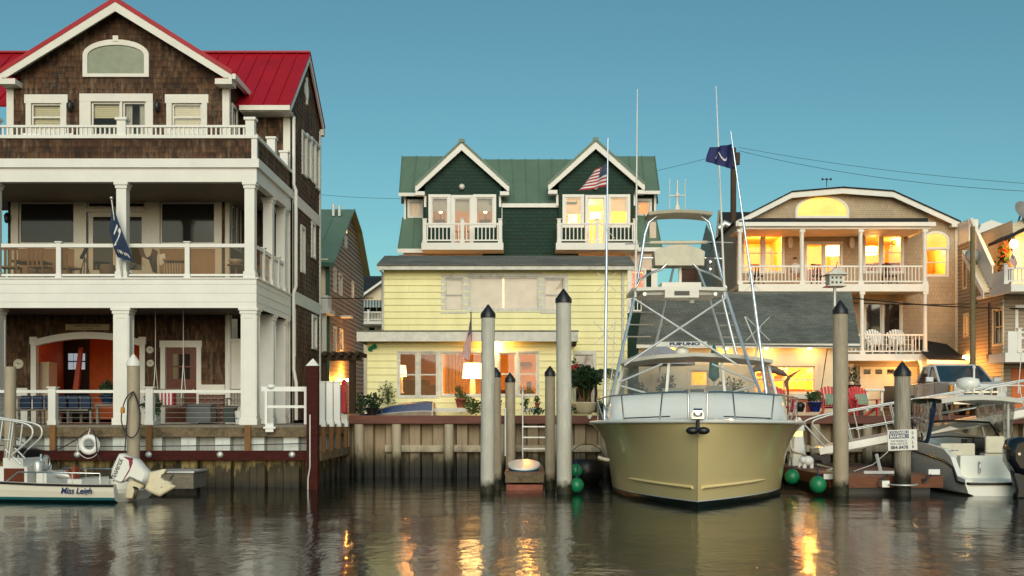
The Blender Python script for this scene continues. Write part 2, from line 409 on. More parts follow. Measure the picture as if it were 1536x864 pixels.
def window(parent, fr, r, c=.11, b=(1, 2), pane=None, trim=None, blind=None, rec=.05, name='window', head=0, sill=0, sw=.05, bm=None, casing=True, curtain=None, proud=.03, label=None):
    u0, u1, z0, z1 = r[:4]; trim = trim or m_trim; pane = pane or m_win
    m = MB()
    if casing:
        m.fb(fr, u0 - c, u0, z0, z1, -.01, proud); m.fb(fr, u1, u1 + c, z0, z1, -.01, proud)
        m.fb(fr, u0 - c - head * .4, u1 + c + head * .4, z1, z1 + c + head, -.01, proud + .004)
        m.fb(fr, u0 - c - sill * .3, u1 + c + sill * .3, z0 - c * .8, z0, -.01, proud + .003 + sill)
    n0, n1 = -rec - .03, -rec + .02
    m.fb(fr, u0, u0 + sw, z0, z1, n0, n1); m.fb(fr, u1 - sw, u1, z0, z1, n0, n1)
    m.fb(fr, u0 + sw, u1 - sw, z0, z0 + sw, n0, n1); m.fb(fr, u0 + sw, u1 - sw, z1 - sw, z1, n0, n1)
    for i in range(1, b[0]):
        u = u0 + (u1 - u0) * i / b[0]; m.fb(fr, u - sw * .6, u + sw * .6, z0 + sw, z1 - sw, n0 + .004, n1 - .004)
    for i in range(1, b[1]):
        z = z0 + (z1 - z0) * i / b[1]; m.fb(fr, u0 + sw, u1 - sw, z - sw * .45, z + sw * .45, n0 + .008, n1 - .008)
    w = part(name, m, trim, parent, label)
    m = MB().face([T(fr, u0 + .01, z0 + .01, -rec), T(fr, u1 - .01, z0 + .01, -rec), T(fr, u1 - .01, z1 - .01, -rec), T(fr, u0 + .01, z1 - .01, -rec)])
    part('pane', m, pane, w)
    if blind:
        zb = z1 - (z1 - z0) * blind
        m = MB(); k = max(2, int((z1 - zb) / .06))
        for i in range(k):
            a = z1 - (z1 - zb) * i / k; e = z1 - (z1 - zb) * (i + 1) / k
            m.face([T(fr, u0 + .03, e, -rec - .075), T(fr, u1 - .03, e, -rec - .075), T(fr, u1 - .03, a, -rec - .095), T(fr, u0 + .03, a, -rec - .095)])
        part('blind', m, bm or m_blind, w)
    if curtain:
        for s_ in curtain:
            ua, ub = (u0 + .03, u0 + (u1 - u0) * .34) if s_ == 'l' else (u1 - (u1 - u0) * .34, u1 - .03)
            m = MB().grid(lambda a, q: T(fr, ua + (ub - ua) * a, z0 + .05 + (z1 - z0 - .1) * q, -rec - .11 + .035 * math.sin(a * 22)), 24, 1)
            part('curtain', m, m_curtain, w)
    return w
def facade(parent, name, fr, poly, mt, lap, wins=(), extra=(), ld=.012, label=None):
    holes = [w['r'] for w in wins] + list(extra)
    o = part(name, MB().wall(fr, poly, holes, lap, ld), mt, parent, label)
    for i, w in enumerate(wins): window(parent, fr, **{**w, 'proud': w.get('proud', .03) + .0027 * (i % 5)})
    return o
def wr(dd, xa, xb, top, bot, **k):          # a window rectangle read off at the depth of its facade
    return dict(r=(X(xa, dd), X(xb, dd), Z(bot, dd), Z(top, dd)), **k)
def rect(d, a, b, top, bot): return [(X(a, d), Z(bot, d)), (X(b, d), Z(bot, d)), (X(b, d), Z(top, d)), (X(a, d), Z(top, d))]
def room(parent, x0, x1, y0, y1, z0, z1, mt=None, name='room_interior'):
    m = MB()
    a = [(x0, y0, z0), (x1, y0, z0), (x1, y1, z0), (x0, y1, z0), (x0, y0, z1), (x1, y0, z1), (x1, y1, z1), (x0, y1, z1)]
    m.mesh(a, [(0, 1, 2, 3), (7, 6, 5, 4), (1, 5, 6, 2), (2, 6, 7, 3), (3, 7, 4, 0)])
    return part(name, m, mt or m_room, parent)
def globe(parent, p, r=.14, mt=None, name='ceiling_lamp'):
    return part(name, MB().ball(p, r, 12, (1, 1, .6)), mt or m_globe, parent)
def light(name, p, col, w, r=.1):
    l = bpy.data.lights.new(name, 'POINT'); l.energy = w; l.color = col; l.shadow_soft_size = r
    o = bpy.data.objects.new(name, l); COL.objects.link(o); o.location = V(p); return o
def railing(parent, p, q, h=.95, gap=.115, mt=None, posts=(), top=.07, bot=.09, bw=.035, name='railing', toplip=.09, post=.12, posth=.1, cap=True, glass=None, cables=0, lo=None):
    """straight rail between two floor points; balusters stay in the rail's own mesh"""
    p, q = V(p), V(q); mt = mt or m_white; m = MB(); L = (q - p).length
    m.bar(p + UP * (h - top / 2), q + UP * (h - top / 2), toplip, top)
    if not cables: m.bar(p + UP * (bot + .03), q + UP * (bot + .03), .05, .06)
    if gap and not glass and not cables:
        n = max(1, int(L / gap))
        for i in range(1, n):
            c = p.lerp(q, i / n); m.bar(c + UP * (bot + .055), c + UP * (h - top - .002), bw, bw, up=q - p)
    o = part(name, m, mt, parent)
    d = (q - p).normalized()
    for t in posts:
        c = p.lerp(q, t); m = MB()
        m.bar(c, c + UP * (h + posth), post, post, up=d)
        if cap: m.bar(c + UP * (h + posth), c + UP * (h + posth + .03), post + .06, post + .06, up=d); m.bar(c + UP * .001, c + UP * .12, post + .04, post + .04, up=d)
        part('rail_post', m, mt, o)
    if glass:
        e = d * .06
        part('glass_panel', MB().face([p + e + UP * (bot + .06), q - e + UP * (bot + .06), q - e + UP * (h - top), p + e + UP * (h - top)]), glass, o)
    if cables:
        m = MB()
        for i in range(cables):
            z = .06 + (h - top - .06) * i / cables; m.tube([p + UP * z, q + UP * z], .0035, 4)
        part('cable', m, m_galv, o)
    return o
def column(parent, x, y, z0, z1, w, mt=None, panel=False, round_=False):
    m = MB(); h = w / 2
    if round_:
        m.lathe([(h, z0 + .2), (h * .96, z0 + .6), (h * .85, z1 - .2)], (x, y, 0), 16, caps=False)
        m.box(x - h * 1.15, x + h * 1.15, y - h * 1.15, y + h * 1.15, z0, z0 + .12); m.lathe([(h * 1.12, z0 + .12), (h * 1.12, z0 + .2)], (x, y, 0), 16)
        m.box(x - h * 1.15, x + h * 1.15, y - h * 1.15, y + h * 1.15, z1 - .12, z1); m.lathe([(h * .98, z1 - .2), (h * 1.08, z1 - .12)], (x, y, 0), 16)
        return part('porch_column', m, mt or m_white, parent)
    m.box(x - h, x + h, y - h, y + h, z0 + .18, z1 - .16)
    m.box(x - h - .03, x + h + .03, y - h - .03, y + h + .03, z0, z0 + .18)
    m.box(x - h - .025, x + h + .025, y - h - .025, y + h + .025, z1 - .16, z1 - .07); m.box(x - h - .055, x + h + .055, y - h - .055, y + h + .055, z1 - .07, z1)
    if panel:
        for fr in (FRONT(y - h), RIGHT(x + h)):
            c = x if fr[1].x else y; a = h - .02; b = h - .085
            for u0, u1, q0, q1 in ((c - a, c - b, z0 + .22, z1 - .2), (c + b, c + a, z0 + .22, z1 - .2), (c - b, c + b, z1 - .28, z1 - .2), (c - b, c + b, z0 + .22, z0 + .3)):
                m.fb(fr, u0, u1, q0, q1, 0, .014)
    return part('porch_column', m, mt or m_white, parent)
def litpane(name, c, s):                      # back-lit blind, uneven like cloth with a lamp behind it
    t = NT(name); v = t.coords((1, 1, 2.2)); f = t.noise(v, 1.1, 3)
    t.base((.08, .05, .02)); t.b.inputs['Roughness'].default_value = .15
    t.b.inputs['Emission Color'].default_value = (*c, 1); t.l(t.math('MULTIPLY_ADD', f, s * .9, s * .5), t.b.inputs['Emission Strength']); return t.mat
WESTTINT = (.98, .90, .66); SKYTINT = (.63, 1.03, .87); SKYS = .10; SUNE = 2.2; EXPO = 0.0
# ---------------------------------------------------------------- water, ground, dockside walls
BH = 34.5; GZ = 1.80
t = NT('harbour_water'); t.base((.006, .011, .010)); t.b.inputs['Roughness'].default_value = .115; t.b.inputs['IOR'].default_value = 1.33
v = t.coords((1, 1, 1)); n1 = t.noise(t.coords((1, .55, 1)), 1.1, 3, .5); n2 = t.noise(t.coords((1, .8, 1)), 5.5, 3, .5)
patch = t.ramp(t.noise(t.coords((.35, 1, 1)), .22, 3), [(.35, .3), (.68, 1.0)])
t.bump(t.math('MULTIPLY', t.math('ADD', n1, t.math('MULTIPLY', n2, .34)), patch), .62, .055); m_water = t.mat
setting('water', MB().face([(-400, -600, 0), (400, -600, 0), (400, BH + 8, 0), (-400, BH + 8, 0)]), m_water)
setting('ground', MB().face([(-1500, BH + .2, GZ), (1500, BH + .2, GZ), (1500, 2500, GZ), (-1500, 2500, GZ)]), mat('gravel_yard', (.16, .14, .11), .95, var=.3, scale=3, bump=.5))
# ---------------------------------------------------------------- brown shingled house with red roof
PF, BAY, MAIN, HX, HL = 30.0, 33.0, 34.4, -7.38, -17.6
DECK = 1.69
house = thing('shingle_house', 'brown cedar shingle house with red metal roof and white porches on two floors', 'house', (-12.3, 34, DECK))
f2 = Z(417, PF); f3 = Z(206, PF)
YB = 39.2
bx0, bx1 = X(12, BAY), X(343, BAY)
# ground floor
g = FRONT(BAY); gx1 = X(338, BAY)
archr = (X(54, BAY), X(211, BAY), DECK, Z(508, BAY)); doorr = (X(248, BAY), X(295, BAY), DECK + .02, Z(521, BAY))
part('ground_wall', MB().wall(g, [(HL, DECK), (gx1, DECK), (gx1, Z(455, BAY)), (HL, Z(455, BAY))], [archr, doorr], .165, .012), m_shing, house)
m = MB()                                     # arch casing: jambs and a shallow arch
ax0, ax1, zc, zs = archr[0], archr[1], archr[3], Z(519, BAY)
def archz(u, hi, lo): t = (u - (ax0 + ax1) / 2) / ((ax1 - ax0) / 2); return lo + (hi - lo) * (1 - t * t)
n = 18
for i in range(n):
    a = ax0 + (ax1 - ax0) * i / n; b = ax0 + (ax1 - ax0) * (i + 1) / n
    lo0, lo1 = archz(a, zc, zs), archz(b, zc, zs)
    m.prism([T(g, a, lo0, .05), T(g, b, lo1, .05), T(g, b, lo1 + .2, .05), T(g, a, lo0 + .2, .05)], (0, .22, 0))
m.fb(g, ax0 - .14, ax0 + .02, DECK, zs + .05, -.14, .05); m.fb(g, ax1 - .02, ax1 + .14, DECK, zs + .05, -.14, .05)
m.fb(g, ax0 - .17, ax0 + .05, zs + .05, zs + .27, -.1, .06); m.fb(g, ax1 - .05, ax1 + .17, zs + .05, zs + .27, -.1, .06)
part('arch_casing', m, m_trim, house)
m = MB().wall(FRONT(BAY + .03), [(ax0, zs), (ax1, zs), (ax1, zc + .01), (ax0, zc + .01)])
m = MB()
for i in range(n):
    a = ax0 + (ax1 - ax0) * i / n; b = ax0 + (ax1 - ax0) * (i + 1) / n
    m.face([T(g, a, archz(a, zc, zs) + .1, .004), T(g, b, archz(b, zc, zs) + .1, .004), T(g, b, zc + .01, .004), T(g, a, zc + .01, .004)])
part('arch_spandrel', m, m_shing, house)
rm = room(house, ax0 - .9, ax1 + .3, BAY + .2, BAY + 4.2, DECK + .005, zc + .35, m_roomor, 'garage_interior')
m = MB().fb(FRONT(BAY + 4.15), X(78, 37), X(131, 37), DECK + .02, Z(500, 37), 0, .05)
part('barn_door', m, m_dark, rm)
m_dusk = emit('dusk_panes', (.35, .5, .6), .6)
for a, b in ((82, 88), (101, 108), (109, 118), (121, 126)):
    for t, q in ((530, 541), (543, 554)): part('door_light', MB().fb(FRONT(BAY + 4.09), X(a, 37), X(b, 37), Z(q, 37), Z(t, 37), 0, .02), m_dusk, rm)
globe(rm, ((ax0 + ax1) / 2 + .9, BAY + 1.6, zc + .2), .09, emit('garage_bulb', (1, .36, .08), 50))
globe(rm, (ax0 - .3, BAY + 1.6, zc + .2), .07, emit('garage_bulb_warm', (1, .5, .12), 60))
# door
w = window(house, g, doorr, c=.14, b=(1, 1), pane=m_teak, head=.06, name='front_door', sw=.01)
m = MB(); u0, u1, z0, z1 = doorr
for k in range(3):
    for j in range(2):
        a = u0 + .2 + k * (u1 - u0 - .4) / 3; m.fb(g, a + .02, a + (u1 - u0 - .4) / 3 - .02, z1 - .95 + j * .4, z1 - .6 + j * .4, -.05, -.035)
part('door_glass', m, m_win, w)
m = MB().fb(g, u0 + .15, u1 - .15, z0 + .9, z0 + .98, -.05, -.02).fb(g, u0 + .15, u0 + .45, z0 + .15, z0 + .8, -.05, -.03).fb(g, u0 + .52, u1 - .15, z0 + .15, z0 + .8, -.05, -.03)
part('door_panel', m, m_teak, w); part('handle', MB().ball((u1 - .1, BAY + .0, z0 + 1.0), .04), m_steel, w)
m = MB().fb(g, X(299, BAY), X(336, BAY), DECK, Z(592, BAY), .005, .06)
part('brick_base', m, m_brick, house); part('base_ledge', MB().fb(g, X(299, BAY), X(338, BAY), Z(592, BAY), Z(577, BAY), .0, .09), m_trim, house)
part('base_panel', MB().fb(g, X(26, BAY), X(42, BAY), DECK, Z(582, BAY), .005, .05), m_trim, house)
m = MB().box(gx1, gx1 + .16, BAY - .02, BAY + .14, DECK, Z(455, BAY)); m.box(gx1 + .16, gx1 + .75, BAY + .05, BAY + .16, DECK, Z(512, BAY)); m.box(gx1 + .14, gx1 + .8, BAY + .0, BAY + .2, Z(512, BAY), Z(508, BAY))
part('corner_trim', m, m_trim, house)
mf = FRONT(MAIN)
part('recess_wall', MB().wall(mf, [(gx1, DECK), (HX, DECK), (HX, Z(158, MAIN)), (gx1, Z(158, MAIN))], [], .165), m_shing, house)
m = MB(); cxg = X(374, MAIN - .3); pts = [(cxg - .42, DECK), (cxg + .42, DECK)] + [(cxg + .42 * math.cos(a), Z(543, MAIN) + .28 * math.sin(a)) for a in [math.pi * i / 12 for i in range(13)]]
m.prism([V((u, MAIN - .35, z)) for u, z in pts], (0, .06, 0))
for i in range(1, 5): m.box(cxg - .42 + i * .168 - .006, cxg - .42 + i * .168 + .006, MAIN - .356, MAIN - .35, DECK, Z(541, MAIN))
part('arched_gate', m, m_trim, house)
# side wall, facing +X
sf = RIGHT(HX); re, rr, rb = 33.7, 36.8, 39.5
ez, rz_, bz = Z(158, re), Z(80, rr), Z(193, rb)
def rz_at(y): return ez + (rz_ - ez) * (y - re) / (rr - re) if y < rr else rz_ + (bz - rz_) * (y - rr) / (rb - rr)
def sidew(pa, pb_, ta, tb, x=HX):        # window on the side wall from two pixel columns and rows at the nearer jamb
    ya = x * F / (pa - CX); yb = x * F / (pb_ - CX)
    return (ya, yb, Z(tb, ya), Z(ta, ya))
side_w = [dict(r=sidew(453, 458, 200, 258), b=(1, 2)), dict(r=sidew(460, 465, 205, 262), b=(1, 2)), dict(r=sidew(467, 471.5, 210, 270), b=(1, 2)), dict(r=sidew(473, 478, 217, 279), b=(1, 2)),
          dict(r=sidew(451, 455, 342, 405), b=(1, 2)), dict(r=sidew(467, 471, 336, 383), b=(1, 2)), dict(r=sidew(437, 440.5, 466, 530), b=(1, 2)), dict(r=sidew(468, 473, 476, 520), b=(1, 2))]
for w_ in side_w: w_['c'] = .1; w_['proud'] = .05; w_['rec'] = .02
facade(house, 'side_wall', sf, [(MAIN, DECK), (YB, DECK), (YB, rz_at(YB) - .1), (rr, rz_ - .12), (MAIN, rz_at(MAIN) - .1)], m_shing, .165, side_w)
m = MB()
for t, b_ in ((285, 303), (434, 453)): m.fb(sf, MAIN - .02, YB + .05, Z(b_, MAIN), Z(t, MAIN), .0, .045)
m.fb(sf, MAIN - .06, MAIN + .14, DECK, ez, .0, .05); m.fb(sf, YB - .1, YB + .04, DECK, bz - .2, .0, .05)
m.box(HX - .22, HX + .05, MAIN - .06, MAIN, DECK, ez)
part('side_trim', m, m_trim, house)
part('gable_medallion', MB().disc(sf, 36.8, Z(137, 36.8), .3, 0, .04, 20).fb(sf, 36.74, 36.86, Z(137, 36.8) - .45, Z(137, 36.8) + .45, 0, .06), m_trim, house)
m = MB(); dx, dy = HX + .12, MAIN - .12
zj = Z(278, MAIN)
m.tube([(dx, dy, ez - .2), (dx, dy, zj), (dx + .08, dy - .05, zj - .2), (dx + .08, dy - .05, Z(430, MAIN)), (dx, dy, Z(440, MAIN)), (dx, dy, Z(555, MAIN)), (dx + .1, dy - .1, Z(575, MAIN)), (dx + .1, dy - .1, DECK + .1)], .055, 8)
part('downspout', m, m_white, house)
# main roof
def metal_roof(parent, p00, p10, p11, p01, mt, seam=.42, name='roof', th=.05, rise=.035, w=.03):
    # quad: p00->p10 along the eave, p01->p11 along the ridge; standing seams run up the slope
    p00, p10, p11, p01 = map(V, (p00, p10, p11, p01)); nn = (p10 - p00).cross(p01 - p00).normalized()
    if nn.z < 0: nn = -nn
    m = MB().prism([p00, p10, p11, p01], -nn * th)
    L = max((p10 - p00).length, (p11 - p01).length); k = max(1, int(L / seam))
    for i in range(k + 1):
        a = p00.lerp(p10, i / k); b = p01.lerp(p11, i / k); m.bar(a + nn * rise / 2, b + nn * rise / 2, w, rise, up=nn)
    return part(name, m, mt, parent)
RX = HX + .14
metal_roof(house, (HL, re, ez), (RX, re, ez), (RX, rr, rz_), (HL, rr, rz_), m_red)
metal_roof(house, (HL, rb, bz), (RX, rb, bz), (RX, rr, rz_), (HL, rr, rz_), m_red, name='rear_roof')
part('ridge_cap', MB().bar((HL, rr, rz_ + .03), (RX, rr, rz_ + .03), .2, .06), m_red, house)
m = MB()
m.bar((RX - .03, re, ez - .14), (RX - .03, rr, rz_ - .14), .05, .2); m.bar((RX - .03, rr, rz_ - .14), (RX - .03, rb, bz - .14), .05, .2)
m.box(X(360, re), RX, re - .1, re + .02, ez - .17, ez - .02); m.box(X(360, re), RX, re, MAIN, ez - .19, ez - .172)
part('eave_trim', m, m_trim, house); part('eave_trim', MB().box(HL, X(-2, re), re - .1, re + .02, ez - .17, ez - .02), m_trim, house); part('eave_return', MB().box(RX - .35, RX, rb - .3, rb, bz - .3, bz - .1), m_trim, house)

# gabled bay, floors two and three
bay_fr = FRONT(BAY); axp = (bx0 + bx1) / 2
RFY = 32.55; raz, rez = Z(-2, RFY), Z(108, RFY); rxl, rxr = X(-2, RFY), X(348, RFY); rxa = (rxl + rxr) / 2
slope = (raz - rez) / (rxa - rxl)
gz = lambda u: rez + (u - rxl) * slope if u < rxa else rez + (rxr - u) * slope
dark = m_win
bayw = [wr(BAY, 47, 92, 155, 196, b=(1, 2), blind=.98, c=.16, head=.1, pane=m_glass), wr(BAY, 137, 181, 153, 203, b=(1, 1), c=.12, pane=m_glass, blind=.45, casing=False), wr(BAY, 184, 219, 153, 203, b=(1, 1), c=.12, curtain='lr', pane=m_glass, casing=False), wr(BAY, 258, 303, 155, 196, b=(1, 2), blind=.98, c=.16, head=.1, pane=m_glass),
        wr(BAY, 28, 112, 303, 366, b=(1, 1), c=.14), wr(BAY, 130, 218, 302, 312, b=(1, 1), c=.06, casing=False), wr(BAY, 132, 176, 318, 412, b=(1, 1), c=.06, name='patio_door', casing=False, sw=.14), wr(BAY, 178, 219, 318, 412, b=(1, 1), c=.06, name='patio_door', casing=False, sw=.14), wr(BAY, 240, 323, 303, 366, b=(1, 1), c=.14)]
facade(house, 'bay_wall', bay_fr, [(bx0, Z(420, BAY)), (bx1, Z(420, BAY)), (bx1, gz(bx1) - .06), (rxa, raz - .12), (bx0, gz(bx0) - .06)], m_shing, .165, bayw)
room(house, bx0 + .3, bx1 - .3, BAY + .3, BAY + .8, Z(205, BAY), Z(150, BAY), mat('dim_room', (.16, .17, .13), .9), 'upper_room')
m = MB()                                     # broad cream casing round the second floor glazing and the slider above
fr = bay_fr
for a, b_, t, q in ((17, 27.8, 289, 415), (112.2, 130, 298, 415), (218.4, 239.8, 298, 415), (323.2, 333, 289, 415), (17, 333, 288, 302), (27.8, 112.2, 366.5, 374), (240, 323, 366.5, 374), (130, 218, 312.4, 317.8)):
    m.fb(fr, X(a, BAY), X(b_, BAY), Z(q, BAY), Z(t, BAY), -.01, .04 + (.006 if b_ - a > 150 else .003 if q - t < 10 else 0))
for a, b_, t, q in ((120, 136.8, 142, 203), (219.2, 230, 142, 203), (120, 230, 141, 152.6), (181, 184, 153, 203)):
    m.fb(fr, X(a, BAY), X(b_, BAY), Z(q, BAY), Z(t, BAY), -.01, .045 + (.006 if b_ - a > 100 else 0))
part('glazing_casing', m, m_trim, house)
part('lower_wainscot', MB().fb(fr, X(27.8, BAY), X(112.2, BAY), Z(415, BAY), Z(374.4, BAY), .0, .02).fb(fr, X(240, BAY), X(323, BAY), Z(415, BAY), Z(374.4, BAY), .0, .02), mat('tan_wainscot', (.40, .25, .13), .6), house)
# arched attic window
acx = X(174.5, BAY); aw = X(222, BAY) - acx - .1; abz, asz, acz = Z(111, BAY), Z(84, BAY), Z(68, BAY)
def arch_pts(w, base, spring, crown, n=16):
    return [(acx - w, base), (acx + w, base)] + [(acx + w * math.cos(math.pi * i / n), spring + (crown - spring) * math.sin(math.pi * i / n)) for i in range(n + 1)]
out = arch_pts(aw + .14, abz - .1, asz + .02, acz + .16); inn = arch_pts(aw, abz, asz, acz); k = len(out); m = MB()
for i in range(k):
    j = (i + 1) % k; m.prism([T(fr, *out[i], .06), T(fr, *out[j], .06), T(fr, *inn[j], .06), T(fr, *inn[i], .06)], (0, .055, 0))
m.fb(fr, acx - .08, acx + .08, acz + .1, acz + .27, .0, .08)
aw_ = part('attic_window', m, m_trim, house); part('pane', MB().face([T(fr, u, z, .02) for u, z in inn]), mat('attic_screen', (.24, .27, .19), .25, spec=.4), aw_)
# bay side return
bs = RIGHT(bx1)
facade(house, 'bay_side_wall', bs, [(BAY, Z(420, BAY)), (35.4, Z(420, BAY)), (35.4, rez - .05), (BAY, rez - .05)], m_shing, .165,
       [dict(r=(BAY + .35, BAY + .8, Z(366, BAY), Z(303, BAY)), b=(1, 2), c=.1), dict(r=(BAY + .95, BAY + 1.3, Z(366, BAY), Z(303, BAY)), b=(1, 2), c=.1), dict(r=(BAY + .4, BAY + .85, Z(198, BAY), Z(155, BAY)), b=(1, 2), c=.1)])
for b_ in ((bx1 - .18, bx1 + .03, BAY - .035, BAY + .12, Z(206, BAY), rez - .1), (bx0 - .03, bx0 + .18, BAY - .035, BAY + .12, Z(206, BAY), rez - .1), (bx1 - .1, bx1 + .03, BAY - .035, BAY + .1, Z(418, BAY), Z(286, BAY))): part('bay_corner_board', MB().box(*b_), m_trim, house)
# bay roof: two slopes with white rake boards and boxed returns
yb2 = 36.7
metal_roof(house, (rxr, RFY, rez), (rxr, 35.9, rez), (rxa, yb2, raz), (rxa, RFY, raz), m_red, name='bay_roof')
metal_roof(house, (rxl, RFY, rez), (rxl, 35.9, rez), (rxa, yb2, raz), (rxa, RFY, raz), m_red, name='bay_roof')
m = MB(); th = .24
for sx in (-1, 1):
    xe = rxr if sx > 0 else rxl; e = .02
    m.prism([V((rxa, RFY - .02, raz - .07)), V((xe, RFY - .02, rez - .07)), V((xe, RFY - .02, rez - .07 - th)), V((rxa, RFY - .02, raz - .07 - th * 1.25))], (0, .06, 0))
    m.prism([V((rxa, RFY + .04, raz - .09)), V((xe, RFY + .04, rez - .09)), V((xe, RFY + .04, rez - .12)), V((rxa, RFY + .04, raz - .12))], (0, BAY - RFY - .04, 0))
    xi = xe - sx * .5
    m.box(min(xe, xi), max(xe, xi), RFY - .03, BAY + .02, rez - .36, rez - .2)
m.box(rxr - .04, rxr + .1, RFY + .02, 35.5, rez - .2, rez - .04); m.box(rxl - .1, rxl + .04, RFY + .02, 35.5, rez - .2, rez - .04)
part('rake_board', m, m_trim, house)
for xe in (rxl, rxr):
    part('rake_flashing', MB().prism([V((rxa, RFY - .035, raz + .06)), V((xe, RFY - .035, rez + .06)), V((xe, RFY - .035, rez - .085)), V((rxa, RFY - .035, raz - .1))], (0, .012, 0)), m_red, house)
for sx in (-1, 1):
    xe = rxr if sx > 0 else rxl; xi = xe - sx * .48
    part('roof_return', MB().prism([V((xi, RFY - .02, rez - .195)), V((xe - sx * .1, RFY - .02, rez - .195)), V((xe - sx * .1, BAY, rez - .08)), V((xi, BAY, rez - .08))], (0, 0, .02)), m_red, house)
# third floor balcony: floor slab, beams, shingled parapet, rail
def ring(name, t, q, mt, grow=0, back=MAIN, lap=None):
    z1, z0 = Z(t, PF), Z(q, PF); x1 = HX + grow; y0 = PF - grow; m = MB()
    if lap:
        m.wall(FRONT(y0), [(HL, z0), (x1, z0), (x1, z1), (HL, z1)], [], lap, .012); m.wall(RIGHT(x1), [(y0, z0), (back, z0), (back, z1), (y0, z1)], [], lap, .012)
    else:
        m.box(HL, x1, y0, y0 + .2, z0, z1); m.box(x1 - .2, x1, y0 + .2, back, z0, z1)
    return part(name, m, mt, house)
ring('balcony_parapet', 207, 239, m_shing, 0, lap=.165)
ring('fascia_upper', 239, 252, m_white, .1); ring('fascia_lower', 252, 273, m_white, .02); ring('parapet_cap', 203, 208, m_white, .06)
part('corner_board', MB().box(HX - .12, HX + .03, PF - .03, PF + .1, Z(238, PF), Z(208, PF)), m_white, house)
part('balcony_floor', MB().box(HL, HX - .22, PF + .22, MAIN - .02, Z(262, PF), Z(256, PF)), m_trim, house)
part('balcony_deck', MB().box(HL, HX - .22, PF + .02, MAIN - .02, Z(236, PF), Z(233, PF)), m_greywood, house)
zr = Z(207, PF)
o = railing(house, (HL, PF + .08, zr), (HX - .1, PF + .08, zr), h=Z(187, PF) - zr, gap=.125, bot=.03, posts=(), bw=.04, top=.06)
for px in (-10, 182, 375):
    c = X(px, PF); part('rail_post', MB().box(c - .12, c + .12, PF - .02, PF + .2, zr - .02, Z(180, PF)).box(c - .16, c + .16, PF - .06, PF + .24, Z(180, PF), Z(176, PF)), m_white, o)
o = railing(house, (HX - .08, PF + .2, zr), (HX - .08, MAIN - .1, zr), h=.18, gap=0, bot=.0, top=.14, posts=(), name='side_railing')
for y in (32.2, 33.9): part('rail_post', MB().box(HX - .2, HX + .04, y - .12, y + .12, zr - .02, zr + .5).box(HX - .23, HX + .07, y - .15, y + .15, zr + .5, zr + .56), m_white, o)
# second floor
part('ceiling_panel', MB().box(HL, HX - .21, PF + .21, MAIN - .03, Z(273, PF) + .02, Z(273, PF) + .05), mat('porch_ceiling_board', (.20, .16, .115), .7), house)
ct = Z(273, PF) - .005
for px in (-8, 184.5, 376): column(house, X(px, PF + .15), PF + .15, f2, ct, .27)
for y in (32.2, 33.85): column(house, HX - .17, y, f2, ct, .27)
for a, b_ in ((0, 177), (192, 368)):
    railing(house, (X(a, PF), PF + .1, f2), (X(b_, PF), PF + .1, f2), h=Z(365, PF) - f2, glass=m_railglass, top=.1, bot=.06, posts=(.49 if a == 0 else .5,), post=.13, posth=.03)
railing(house, (HX - .1, PF + .3, f2), (HX - .1, 32.06, f2), h=Z(365, PF) - f2, glass=m_railglass, top=.1, bot=.06, posts=(.5,), post=.13, posth=.03)
railing(house, (HX - .1, 32.34, f2), (HX - .1, 33.72, f2), h=Z(365, PF) - f2, gap=.14, top=.1, bot=.06, posts=(.5,), post=.13, posth=.03)
ring('deck_fascia', 417, 462, m_white, .02, lap=.24)
part('fascia_cap', MB().box(HL, HX + .06, PF - .06, PF + .2, f2 - .03, f2 + .01).box(HX - .2, HX + .06, PF + .2, MAIN, f2 - .03, f2 + .01), m_white, house)
part('porch_floor', MB().box(HL, HX - .21, PF + .21, MAIN - .02, f2 - .12, f2 - .02), m_greywood, house)
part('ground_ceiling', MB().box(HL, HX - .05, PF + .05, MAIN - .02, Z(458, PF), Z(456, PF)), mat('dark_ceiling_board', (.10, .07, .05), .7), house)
# ground floor posts and rail
ct = Z(462, PF) + .005
for px in (-8, 185.5, 375.5): column(house, X(px, PF + .22), PF + .22, DECK, ct, .42, panel=True)
for y in (32.3, 33.9): column(house, HX - .22, y, DECK, ct, .38, panel=True)
rh = Z(585, PF) - DECK
for a, b_, t in ((-5, 173, .47), (199, 363, .155)):
    railing(house, (X(a, PF), PF + .05, DECK), (X(b_, PF), PF + .05, DECK), h=rh, cables=6, posts=(t,), post=.2, posth=.06, top=.08)
# wall fittings of the porch
def sconce(px, py, d):
    m = MB(); c = P(px, py, d); m.box(c.x - .04, c.x + .04, d - .05, d, c.z - .1, c.z + .1); m.tube([c + V((0, -.03, .06)), c + V((0, -.16, .1)), c + V((0, -.16, .02))], .015, 6)
    m.lathe([(.04, .1), (.09, .02), (.07, -.16), (.03, -.2)], c + V((0, -.16, -.02)), 8)
    return part('wall_lantern', m, m_dark, house)
sconce(108, 158, BAY); sconce(238, 158, BAY); sconce(14, 325, BAY)
